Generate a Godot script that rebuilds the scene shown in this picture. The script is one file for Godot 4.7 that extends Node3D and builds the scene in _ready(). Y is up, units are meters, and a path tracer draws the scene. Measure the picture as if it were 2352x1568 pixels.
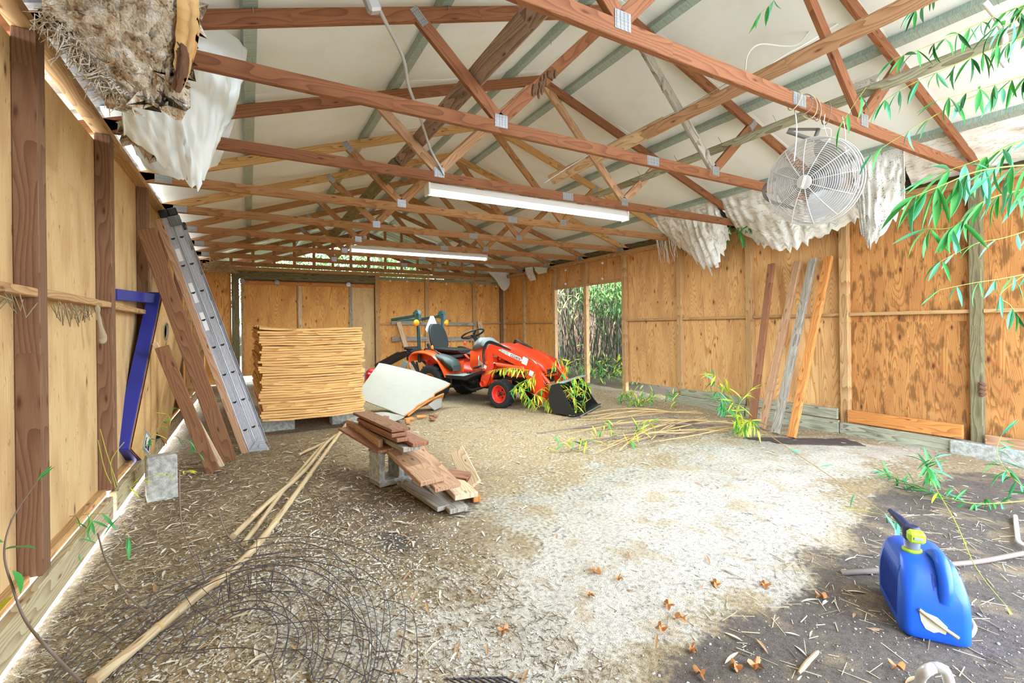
extends Node3D

# ---------------------------------------------------------------- constants of the building
const XL := -0.79        # inner face of the posts on the side wall near the camera
const XR := 6.25         # inner face of the plywood on the opposite side wall
const ZB := -11.5        # inner face of the end wall
const RIDGE := 2.72
const SLOPE := 0.335
const EAVE := 2.63       # underside of the rafters at XL
var truss_z := PackedFloat32Array()
var rng := RandomNumberGenerator.new()
var taken := {}
var M := {}              # materials
var T := {}              # textures


func _ready() -> void:
	rng.seed = 20240611
	for i in 9:
		truss_z.append(-1.692 - 1.2275 * i)
	set_camera()
	set_light()
	make_textures()
	make_materials()
	build_ground()
	build_walls()
	build_roof()
	build_trusses()
	build_lights()
	build_tractor()
	build_sheets()
	build_lumber()
	build_ladder_side()
	build_can()
	build_fan()
	build_insulation()
	build_cables()
	build_outside()
	build_plants()
	build_litter()
	build_small_things()


func set_camera() -> void:
	var cam := Camera3D.new()
	cam.name = "camera"
	var b := Basis(Vector3.UP, deg_to_rad(-29.43)) * Basis(Vector3.BACK, deg_to_rad(-0.716))
	cam.transform = Transform3D(b, Vector3(0, 1.25, 0))
	cam.projection = Camera3D.PROJECTION_FRUSTUM
	cam.keep_aspect = Camera3D.KEEP_HEIGHT
	cam.near = 0.1
	cam.far = 120.0
	cam.size = 0.1 * 1568.0 / 1074.0
	cam.frustum_offset = Vector2(0.0, -0.1 * 33.7 / 1074.0)
	add_child(cam)
	cam.current = true


func set_light() -> void:
	var sky_mat := ProceduralSkyMaterial.new()
	sky_mat.sky_top_color = Color(0.76, 0.83, 0.94)
	sky_mat.sky_horizon_color = Color(0.91, 0.94, 0.97)
	sky_mat.sky_energy_multiplier = 3.0
	sky_mat.ground_bottom_color = Color(0.35, 0.33, 0.28)
	sky_mat.ground_horizon_color = Color(0.60, 0.60, 0.55)
	sky_mat.ground_energy_multiplier = 1.0
	var sky := Sky.new()
	sky.sky_material = sky_mat
	var e := Environment.new()
	e.background_mode = Environment.BG_SKY
	e.sky = sky
	e.tonemap_mode = Environment.TONE_MAPPER_LINEAR
	e.tonemap_exposure = 1.32
	e.sdfgi_enabled = true
	e.ssao_enabled = true
	e.ssil_enabled = true
	var we := WorldEnvironment.new()
	we.name = "world"
	we.environment = e
	add_child(we)
	var sun := DirectionalLight3D.new()
	sun.name = "sun"
	sun.light_color = Color(1.0, 0.95, 0.86)
	sun.light_energy = 5.0
	sun.light_angular_distance = 1.5
	sun.shadow_enabled = true
	sun.sky_mode = DirectionalLight3D.SKY_MODE_LIGHT_ONLY
	# the sun stands high on the side of the wall with the ladder and lights the strip of ground beside it
	sun.transform = Transform3D(Basis.looking_at(Vector3(0.62, -0.74, -0.28)), Vector3(-6, 8, 2))
	add_child(sun)


# ---------------------------------------------------------------- mesh builder
class Mb:
	var v := PackedVector3Array()
	var n := PackedVector3Array()
	var t := PackedVector2Array()
	var c := PackedColorArray()
	var col := Color.WHITE
	var off := Vector2.ZERO
	var coloured := false

	func tri(a: Vector3, b: Vector3, d: Vector3, na: Vector3, nb: Vector3, nd: Vector3, ua := Vector2.ZERO, ub := Vector2.ZERO, ud := Vector2.ZERO) -> void:
		# a, b, d counter-clockwise seen from outside; Godot's front faces run clockwise
		v.append(a); v.append(d); v.append(b)
		n.append(na); n.append(nd); n.append(nb)
		t.append(ua + off); t.append(ud + off); t.append(ub + off)
		c.append(col); c.append(col); c.append(col)

	func quad(a: Vector3, b: Vector3, d: Vector3, e: Vector3, out: Vector3, ua := Vector2.ZERO, ub := Vector2.ZERO, ud := Vector2.ZERO, ue := Vector2.ZERO) -> void:
		var nn := (b - a).cross(d - a)
		if nn.length_squared() < 1e-16:
			nn = (d - a).cross(e - a)
		nn = nn.normalized()
		if nn.dot(out) < 0.0:
			nn = -nn
			tri(a, e, d, nn, nn, nn, ua, ue, ud)
			tri(a, d, b, nn, nn, nn, ua, ud, ub)
		else:
			tri(a, b, d, nn, nn, nn, ua, ub, ud)
			tri(a, d, e, nn, nn, nn, ua, ud, ue)

	func box(xf: Transform3D, size: Vector3, bevel := 0.003) -> Mb:
		var h := size * 0.5
		var b := minf(bevel, minf(h.x, minf(h.y, h.z)) * 0.45)
		for i in 3:
			var j := (i + 1) % 3
			var k := (i + 2) % 3
			for s: float in [-1.0, 1.0]:
				var pts: Array[Vector3] = []
				var uvs: Array[Vector2] = []
				for q in [[-1, -1], [1, -1], [1, 1], [-1, 1]]:
					var p := Vector3.ZERO
					p[i] = s * h[i]
					p[j] = q[0] * (h[j] - b)
					p[k] = q[1] * (h[k] - b)
					pts.append(xf * p)
					uvs.append(Vector2(p.z, p.y) if i == 0 else (Vector2(p.x, p.z + 0.37) if i == 1 else Vector2(p.x, p.y + s * 0.11)))
				var o := Vector3.ZERO
				o[i] = s
				quad(pts[0], pts[1], pts[2], pts[3], xf.basis * o, uvs[0], uvs[1], uvs[2], uvs[3])
			if b <= 0.0:
				continue
			# edges along k between the faces across i and j
			for si: float in [-1.0, 1.0]:
				for sj: float in [-1.0, 1.0]:
					var p0 := Vector3.ZERO
					p0[i] = si * h[i]
					p0[j] = sj * (h[j] - b)
					var p1 := Vector3.ZERO
					p1[i] = si * (h[i] - b)
					p1[j] = sj * h[j]
					var kk := Vector3.ZERO
					kk[k] = h[k] - b
					var o := Vector3.ZERO
					o[i] = si
					o[j] = sj
					var ua := Vector2(p0.x - kk.x, p0.y - kk.y + p0.z)
					var ub := Vector2(p0.x + kk.x, p0.y + kk.y + p0.z)
					quad(xf * (p0 - kk), xf * (p0 + kk), xf * (p1 + kk), xf * (p1 - kk), xf.basis * o, ua, ub, ub, ua)
		if b > 0.0:
			for sx: float in [-1.0, 1.0]:
				for sy: float in [-1.0, 1.0]:
					for sz: float in [-1.0, 1.0]:
						var a := xf * Vector3(sx * h.x, sy * (h.y - b), sz * (h.z - b))
						var d := xf * Vector3(sx * (h.x - b), sy * h.y, sz * (h.z - b))
						var e := xf * Vector3(sx * (h.x - b), sy * (h.y - b), sz * h.z)
						var o := xf.basis * Vector3(sx, sy, sz)
						quad(a, d, e, e, o)
		return self

	func abox(lo: Vector3, hi: Vector3, bevel := 0.003) -> Mb:
		return box(Transform3D(Basis(), (lo + hi) * 0.5), (hi - lo).abs(), bevel)

	# a bar from p to q, `w` wide along `side` and `th` thick across
	func bar(p: Vector3, q: Vector3, side: Vector3, w: float, th: float, bevel := 0.003) -> Mb:
		var x := (q - p).normalized()
		var z := x.cross(side).normalized()
		var y := z.cross(x).normalized()
		return box(Transform3D(Basis(x, y, z), (p + q) * 0.5), Vector3((q - p).length(), w, th), bevel)

	# rings of points (all of one length) skinned smoothly
	func loft(rings: Array, closed := true, caps := true, ulen := 1.0) -> Mb:
		var nr := rings.size()
		var m: int = rings[0].size()
		var norms: Array = []
		var centre := Vector3.ZERO
		for r in rings:
			for p: Vector3 in r:
				centre += p
		centre /= float(nr * m)
		var vote := 0.0
		for i in nr:
			var row := PackedVector3Array()
			for j in m:
				var jn := (j + 1) % m if closed else mini(j + 1, m - 1)
				var jp := (j - 1 + m) % m if closed else maxi(j - 1, 0)
				var du: Vector3 = rings[mini(i + 1, nr - 1)][j] - rings[maxi(i - 1, 0)][j]
				var dv: Vector3 = rings[i][jn] - rings[i][jp]
				var nn := du.cross(dv)
				if nn.length_squared() < 1e-18:
					nn = du.cross(rings[mini(i + 1, nr - 1)][jn] - rings[mini(i + 1, nr - 1)][jp])
				nn = nn.normalized()
				row.append(nn)
				if closed:
					var rc := Vector3.ZERO
					for p: Vector3 in rings[i]:
						rc += p
					vote += nn.dot(rings[i][j] - rc / float(m))
			norms.append(row)
		var flip := vote < 0.0
		var rows := m if closed else m - 1
		for i in nr - 1:
			for j in rows:
				var jn := (j + 1) % m
				var a: Vector3 = rings[i][j]
				var b: Vector3 = rings[i + 1][j]
				var d: Vector3 = rings[i + 1][jn]
				var e: Vector3 = rings[i][jn]
				var na: Vector3 = norms[i][j]
				var nb: Vector3 = norms[i + 1][j]
				var nd: Vector3 = norms[i + 1][jn]
				var ne: Vector3 = norms[i][jn]
				var u0 := Vector2(float(i) / (nr - 1) * ulen, float(j) / m)
				var u1 := Vector2(float(i + 1) / (nr - 1) * ulen, float(j) / m)
				var u2 := Vector2(float(i + 1) / (nr - 1) * ulen, float(j + 1) / m)
				var u3 := Vector2(float(i) / (nr - 1) * ulen, float(j + 1) / m)
				if flip:
					tri(a, e, d, -na, -ne, -nd, u0, u3, u2)
					tri(a, d, b, -na, -nd, -nb, u0, u2, u1)
				else:
					tri(a, b, d, na, nb, nd, u0, u1, u2)
					tri(a, d, e, na, nd, ne, u0, u2, u3)
		if caps and closed:
			for q in [0, nr - 1]:
				var rc := Vector3.ZERO
				for p: Vector3 in rings[q]:
					rc += p
				rc /= float(m)
				var o: Vector3 = rc - (rings[1] if q == 0 else rings[nr - 2])[0]
				var o2 := Vector3.ZERO
				for j in m:
					o2 += (rings[q][j] - rc).cross(rings[q][(j + 1) % m] - rc)
				if o2.dot(o) < 0.0:
					o2 = -o2
				for j in m:
					quad(rc, rings[q][j], rings[q][(j + 1) % m], rings[q][(j + 1) % m], o2, Vector2.ZERO, Vector2(0.02, 0), Vector2(0.02, 0.02), Vector2(0.02, 0.02))
		return self

	# a tube along a polyline; radius may be a number or one number a point
	func tube(pts: Array, radius, sides := 6, closed := false, caps := true) -> Mb:
		var rings: Array = []
		var np := pts.size()
		var up := Vector3.UP
		var length := 0.0
		var last := Vector3.ZERO
		for i in np:
			var a: Vector3 = pts[(i - 1 + np) % np] if closed else pts[maxi(i - 1, 0)]
			var b: Vector3 = pts[(i + 1) % np] if closed else pts[mini(i + 1, np - 1)]
			var d := (b - a).normalized()
			if i == 0:
				up = d.cross(Vector3(0.31, 0.87, 0.38))
				if up.length() < 0.1:
					up = d.cross(Vector3.RIGHT)
			up = (up - d * up.dot(d)).normalized()
			var w := d.cross(up)
			var r: float = radius[i] if radius is Array or radius is PackedFloat32Array else radius
			var ring := PackedVector3Array()
			for k in sides:
				var an := TAU * k / sides
				ring.append(pts[i] + (up * cos(an) + w * sin(an)) * r)
			rings.append(ring)
			if i > 0:
				length += last.distance_to(pts[i])
			last = pts[i]
		if closed:
			rings.append(rings[0])
		return loft(rings, true, caps and not closed, length)

	# a profile of (radius, height) spun about xf's y axis
	func lathe(xf: Transform3D, profile: Array, seg := 24, caps := true) -> Mb:
		var rings: Array = []
		for p: Vector2 in profile:
			var ring := PackedVector3Array()
			for k in seg:
				var an := TAU * k / seg
				ring.append(xf * Vector3(cos(an) * p.x, p.y, sin(an) * p.x))
			rings.append(ring)
		# split at sharp turns by doubling rings is left to the profile
		return loft(rings, true, caps)

	# a flat polygon (x, y) pushed along z from z0 to z1 with an optional chamfer
	func prism(xf: Transform3D, poly: PackedVector2Array, z0: float, z1: float) -> Mb:
		var idx := Geometry2D.triangulate_polygon(poly)
		for k in range(0, idx.size(), 3):
			for z in [z0, z1]:
				var a := xf * Vector3(poly[idx[k]].x, poly[idx[k]].y, z)
				var b := xf * Vector3(poly[idx[k + 1]].x, poly[idx[k + 1]].y, z)
				var d := xf * Vector3(poly[idx[k + 2]].x, poly[idx[k + 2]].y, z)
				quad(a, b, d, d, xf.basis * Vector3(0, 0, 1.0 if z == maxf(z0, z1) else -1.0), poly[idx[k]], poly[idx[k + 1]], poly[idx[k + 2]], poly[idx[k + 2]])
		var area := 0.0
		var np := poly.size()
		for i in np:
			area += poly[i].cross(poly[(i + 1) % np])
		var run := 0.0
		for i in np:
			var a2 := poly[i]
			var b2 := poly[(i + 1) % np]
			var d2 := (b2 - a2)
			var o := Vector3(d2.y, -d2.x, 0) * signf(area)
			quad(xf * Vector3(a2.x, a2.y, z0), xf * Vector3(b2.x, b2.y, z0), xf * Vector3(b2.x, b2.y, z1), xf * Vector3(a2.x, a2.y, z1), xf.basis * o, Vector2(run, z0), Vector2(run + d2.length(), z0), Vector2(run + d2.length(), z1), Vector2(run, z1))
			run += d2.length()
		return self

	# a sheet of some thickness over a grid of points (rows of equal length); `th` is pushed along -normal
	func sheet(grid: Array, th: float, us := 1.0, vs := 1.0) -> Mb:
		var nr := grid.size()
		var m: int = grid[0].size()
		var norms: Array = []
		var back: Array = []
		for i in nr:
			var row := PackedVector3Array()
			var brow := PackedVector3Array()
			for j in m:
				var du: Vector3 = grid[mini(i + 1, nr - 1)][j] - grid[maxi(i - 1, 0)][j]
				var dv: Vector3 = grid[i][mini(j + 1, m - 1)] - grid[i][maxi(j - 1, 0)]
				var nn := du.cross(dv).normalized()
				row.append(nn)
				brow.append(grid[i][j] - nn * th)
			norms.append(row)
			back.append(brow)
		for i in nr - 1:
			for j in m - 1:
				var u0 := Vector2(float(i) / (nr - 1) * us, float(j) / (m - 1) * vs)
				var u1 := Vector2(float(i + 1) / (nr - 1) * us, float(j) / (m - 1) * vs)
				var u2 := Vector2(float(i + 1) / (nr - 1) * us, float(j + 1) / (m - 1) * vs)
				var u3 := Vector2(float(i) / (nr - 1) * us, float(j + 1) / (m - 1) * vs)
				tri(grid[i][j], grid[i + 1][j], grid[i + 1][j + 1], norms[i][j], norms[i + 1][j], norms[i + 1][j + 1], u0, u1, u2)
				tri(grid[i][j], grid[i + 1][j + 1], grid[i][j + 1], norms[i][j], norms[i + 1][j + 1], norms[i][j + 1], u0, u2, u3)
				tri(back[i][j], back[i + 1][j + 1], back[i + 1][j], -norms[i][j], -norms[i + 1][j + 1], -norms[i + 1][j], u0, u2, u1)
				tri(back[i][j], back[i][j + 1], back[i + 1][j + 1], -norms[i][j], -norms[i][j + 1], -norms[i + 1][j + 1], u0, u3, u2)
		for i in nr - 1:
			for j in [0, m - 1]:
				var o: Vector3 = grid[i][j] - grid[i][1 if j == 0 else m - 2]
				quad(grid[i][j], grid[i + 1][j], back[i + 1][j], back[i][j], o, Vector2(float(i) / (nr - 1) * us, 0), Vector2(float(i + 1) / (nr - 1) * us, 0), Vector2(float(i + 1) / (nr - 1) * us, th), Vector2(float(i) / (nr - 1) * us, th))
		for j in m - 1:
			for i in [0, nr - 1]:
				var o: Vector3 = grid[i][j] - grid[1 if i == 0 else nr - 2][j]
				quad(grid[i][j], grid[i][j + 1], back[i][j + 1], back[i][j], o, Vector2(float(j) / (m - 1) * vs, 0), Vector2(float(j + 1) / (m - 1) * vs, 0), Vector2(float(j + 1) / (m - 1) * vs, th), Vector2(float(j) / (m - 1) * vs, th))
		return self

	func blob(centre: Vector3, r: Vector3, seg := 10, rows := 6) -> Mb:
		var rings: Array = []
		for i in rows + 1:
			var a := PI * i / rows
			var ring := PackedVector3Array()
			for k in seg:
				var an := TAU * k / seg
				ring.append(centre + Vector3(cos(an) * maxf(sin(a), 0.002) * r.x, cos(a) * r.y, sin(an) * maxf(sin(a), 0.002) * r.z))
			rings.append(ring)
		return loft(rings, true, false)

	func mesh(at := Vector3.ZERO) -> ArrayMesh:
		var a := []
		a.resize(Mesh.ARRAY_MAX)
		a[Mesh.ARRAY_VERTEX] = Transform3D(Basis(), -at) * v
		a[Mesh.ARRAY_NORMAL] = n
		a[Mesh.ARRAY_TEX_UV] = t
		if coloured:
			a[Mesh.ARRAY_COLOR] = c
		var am := ArrayMesh.new()
		am.add_surface_from_arrays(Mesh.PRIMITIVE_TRIANGLES, a)
		return am

	func low() -> Vector3:
		var lo := Vector3(1e9, 1e9, 1e9)
		var hi := -lo
		for p in v:
			lo = lo.min(p)
			hi = hi.max(p)
		return Vector3((lo.x + hi.x) * 0.5, lo.y, (lo.z + hi.z) * 0.5)


# ---------------------------------------------------------------- naming and tagging
func numbered(called: String) -> String:
	if not taken.has(called):
		taken[called] = 0
		return called
	taken[called] += 1
	return "%s_%03d" % [called, taken[called]]


func tag(o: Node3D, label: String, category: String, group := "", kind := "") -> Node3D:
	if label:
		o.set_meta("label", label)
	if category:
		o.set_meta("category", category)
	if group:
		o.set_meta("group", group)
	if kind:
		o.set_meta("kind", kind)
	return o


func thing(called: String, label: String, category: String, at := Vector3.ZERO, group := "", turn := Basis()) -> Node3D:
	var o := Node3D.new()
	o.name = numbered(called)
	add_child(o)
	o.transform = Transform3D(turn, at)
	tag(o, label, category, group)
	return o


# a mesh in the scene's own coordinates as a part of `parent` (whose parents are moved only, not turned)
func part(called: String, mb: Mb, mat: Material, parent: Node3D, local := false) -> MeshInstance3D:
	var o := MeshInstance3D.new()
	var base := Vector3.ZERO
	if not local:
		var p: Node = parent
		while p != self and p is Node3D:
			base += p.position
			p = p.get_parent()
	o.mesh = mb.mesh(base)
	o.material_override = mat
	var k := 0
	var nm := called
	while parent.has_node(nm):
		k += 1
		nm = "%s_%03d" % [called, k]
	o.name = nm
	parent.add_child(o)
	return o


# a thing that is one mesh
func solo(called: String, mb: Mb, mat: Material, label: String, category: String, group := "", kind := "") -> MeshInstance3D:
	var at := mb.low()
	var o := MeshInstance3D.new()
	o.mesh = mb.mesh(at)
	o.material_override = mat
	o.name = numbered(called)
	add_child(o)
	o.position = at
	tag(o, label, category, group, kind)
	return o


func structure(called: String, label: String, category: String, at := Vector3.ZERO) -> Node3D:
	var o := thing(called, label, category, at)
	o.set_meta("kind", "structure")
	return o


func nb() -> Mb:
	var b := Mb.new()
	b.off = Vector2(rng.randf() * 5.0, rng.randf() * 5.0)
	return b


func rv(a: float) -> Vector3:
	return Vector3(rng.randf_range(-a, a), rng.randf_range(-a, a), rng.randf_range(-a, a))


# points along a smooth curve through the given ones
func smooth(pts: Array, each := 6) -> Array:
	var out: Array = []
	for i in pts.size() - 1:
		var p0: Vector3 = pts[maxi(i - 1, 0)]
		var p1: Vector3 = pts[i]
		var p2: Vector3 = pts[i + 1]
		var p3: Vector3 = pts[mini(i + 2, pts.size() - 1)]
		for k in each:
			out.append(p1.cubic_interpolate(p2, p0, p3, float(k) / each))
	out.append(pts[pts.size() - 1])
	return out


func ground_y(x: float, z: float) -> float:
	var y: float = T.noise_ground.get_noise_2d(x * 60.0, z * 60.0) * 0.018
	y += T.noise_fine.get_noise_2d(x * 260.0, z * 260.0) * 0.006
	y -= 0.07 * smoothstep(4.8, 6.3, x) * smoothstep(-6.5, -4.0, z)
	y += 0.10 * smoothstep(-9.5, -11.3, z) * smoothstep(8.0, 5.0, x)
	return y


# ---------------------------------------------------------------- textures: grain, stains, specks and soil tones, one shadow painted in
func noise(seed_: int, freq: float, oct := 3, type := FastNoiseLite.TYPE_SIMPLEX_SMOOTH) -> FastNoiseLite:
	var f := FastNoiseLite.new()
	f.seed = seed_
	f.frequency = freq
	f.noise_type = type
	f.fractal_octaves = oct
	return f


func tex_of(w: int, h: int, data: PackedByteArray) -> ImageTexture:
	return ImageTexture.create_from_image(Image.create_from_data(w, h, false, Image.FORMAT_RGB8, data))


func put(d: PackedByteArray, i: int, c: Color) -> void:
	d[i] = int(clampf(c.r, 0, 1) * 255.0)
	d[i + 1] = int(clampf(c.g, 0, 1) * 255.0)
	d[i + 2] = int(clampf(c.b, 0, 1) * 255.0)


func make_textures() -> void:
	T.noise_ground = noise(3, 0.02, 3)
	T.noise_fine = noise(8, 0.02, 3)
	T.lumber = lumber_texture(11, Color(0.60, 0.47, 0.38))
	T.weathered = lumber_texture(29, Color(0.45, 0.43, 0.40), true)
	T.plywood = plywood_texture(5, 0.36, 14)
	T.plywood_pale = plywood_texture(17, 0.12, 4)
	T.plywood_stained = plywood_texture(23, 0.42, 8, 0.30)
	T.concrete = speck_texture(41, 512, 0.30)
	T.dust = speck_texture(43, 512, 0.22)
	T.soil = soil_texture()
	T.soil_detail = detail_texture()
	T.vinyl = vinyl_texture(71, false)
	T.vinyl_torn = vinyl_texture(73, true)
	T.wool = wool_texture()
	T.zinc = zinc_texture()
	T.grain_height = noise_tex(91, 0.05, 512)
	T.clod_height = noise_tex(93, 0.03, 1024)


func noise_tex(seed_: int, freq: float, side: int) -> NoiseTexture2D:
	var t := NoiseTexture2D.new()
	t.width = side
	t.height = side
	t.seamless = true
	t.noise = noise(seed_, freq, 5)
	return t


# sawn softwood, the grain along u
func lumber_texture(seed_: int, dark: Color, old := false) -> ImageTexture:
	var w := 1024
	var h := 256
	var d := PackedByteArray()
	d.resize(w * h * 3)
	var n1 := noise(seed_, 0.004, 2)
	var n2 := noise(seed_ + 1, 0.02, 3)
	var r2 := RandomNumberGenerator.new()
	r2.seed = seed_
	var knots: Array = []
	for k in 4:
		knots.append(Vector3(r2.randf() * w, r2.randf() * h, r2.randf_range(6.0, 12.0)))
	for y in h:
		for x in w:
			var wob := n1.get_noise_2d(x * 0.28, y * 1.6)
			var bend := 0.0
			var kd := 0.0
			for k: Vector3 in knots:
				var dx := (x - k.x) * 0.35
				var dy := y - k.y
				var q := (dx * dx + dy * dy) / (k.z * k.z)
				if q < 9.0:
					bend += 0.5 * exp(-q * 0.6)
					kd = maxf(kd, exp(-q * 2.2))
			var f := fposmod(float(y) / h * 9.0 + wob * 2.6 + bend, 1.0)
			var ring := pow(f, 2.5) * 0.75
			var fine := n2.get_noise_2d(x * 0.5, y * 16.0) * 0.5 + 0.5
			var k2 := clampf(ring * 0.62 + fine * (0.55 if old else 0.30) + kd * 0.8, 0.0, 1.0)
			put(d, (y * w + x) * 3, Color(1, 1, 1).lerp(dark, k2))
	return tex_of(w, h, d)


# rotary-cut face veneer, the grain along v (1.22 m across and 2.44 m along)
func plywood_texture(seed_: int, strength: float, knots_n: int, grime := 0.0) -> ImageTexture:
	var s := 1024
	var d := PackedByteArray()
	d.resize(s * s * 3)
	var n1 := noise(seed_, 0.0035, 2)
	var n2 := noise(seed_ + 1, 0.02, 3)
	var n3 := noise(seed_ + 2, 0.004, 3)
	var n4 := noise(seed_ + 3, 0.03, 4)
	var r2 := RandomNumberGenerator.new()
	r2.seed = seed_
	var knots: Array = []
	for k in knots_n:
		knots.append(Vector3(r2.randf() * s, r2.randf() * s, r2.randf_range(7.0, 14.0)))
	for y in s:
		for x in s:
			var kd := 0.0
			var bend := 0.0
			for k: Vector3 in knots:
				var dx := x - k.x
				var dy := (y - k.y) * 0.8
				var q := (dx * dx + dy * dy) / (k.z * k.z)
				if q < 16.0:
					bend += 0.9 * exp(-q * 0.35)
					kd = maxf(kd, exp(-q * 1.5))
			var hgt := n1.get_noise_2d(x * 1.25, y * 0.24) * 11.0 + bend
			var f := fposmod(hgt, 1.0)
			var line := smoothstep(0.45, 0.95, f) * (1.0 - smoothstep(0.95, 1.0, f))
			var fine := n2.get_noise_2d(x * 4.0, y * 0.25) * 0.5 + 0.5
			var blot := n3.get_noise_2d(x, y * 0.6)
			var c := Color(1.0, 0.97, 0.92).lerp(Color(0.80, 0.60, 0.40), line * strength * 1.6 + fine * 0.22)
			c = c.lerp(Color(0.82, 0.70, 0.62), clampf(blot * 0.9 + 0.1, 0.0, 0.5))
			c = c.lerp(Color(0.33, 0.20, 0.12), kd * 0.9)
			var sp := n4.get_noise_2d(x * 1.0, y * 0.7)
			c = c.lerp(Color(0.40, 0.31, 0.22), smoothstep(0.50, 0.66, sp) * 0.5)
			if grime > 0.0:
				var gm := n4.get_noise_2d(x * 0.35 + 900.0, y * 0.25) + n2.get_noise_2d(x * 5.0, y * 0.6) * 0.35
				c = c.lerp(Color(0.50, 0.43, 0.30), smoothstep(0.02, 0.5, gm) * grime * 2.0)
			put(d, (y * s + x) * 3, c)
	return tex_of(s, s, d)


func speck_texture(seed_: int, s: int, amount: float) -> ImageTexture:
	var d := PackedByteArray()
	d.resize(s * s * 3)
	var n1 := noise(seed_, 0.15, 3)
	var n2 := noise(seed_ + 1, 0.012, 3)
	for y in s:
		for x in s:
			var k := 1.0 - amount * (n1.get_noise_2d(x, y) * 0.6 + n2.get_noise_2d(x, y) * 0.7 + 0.4)
			put(d, (y * s + x) * 3, Color(k, k, k * 0.99))
	return tex_of(s, s, d)


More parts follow.
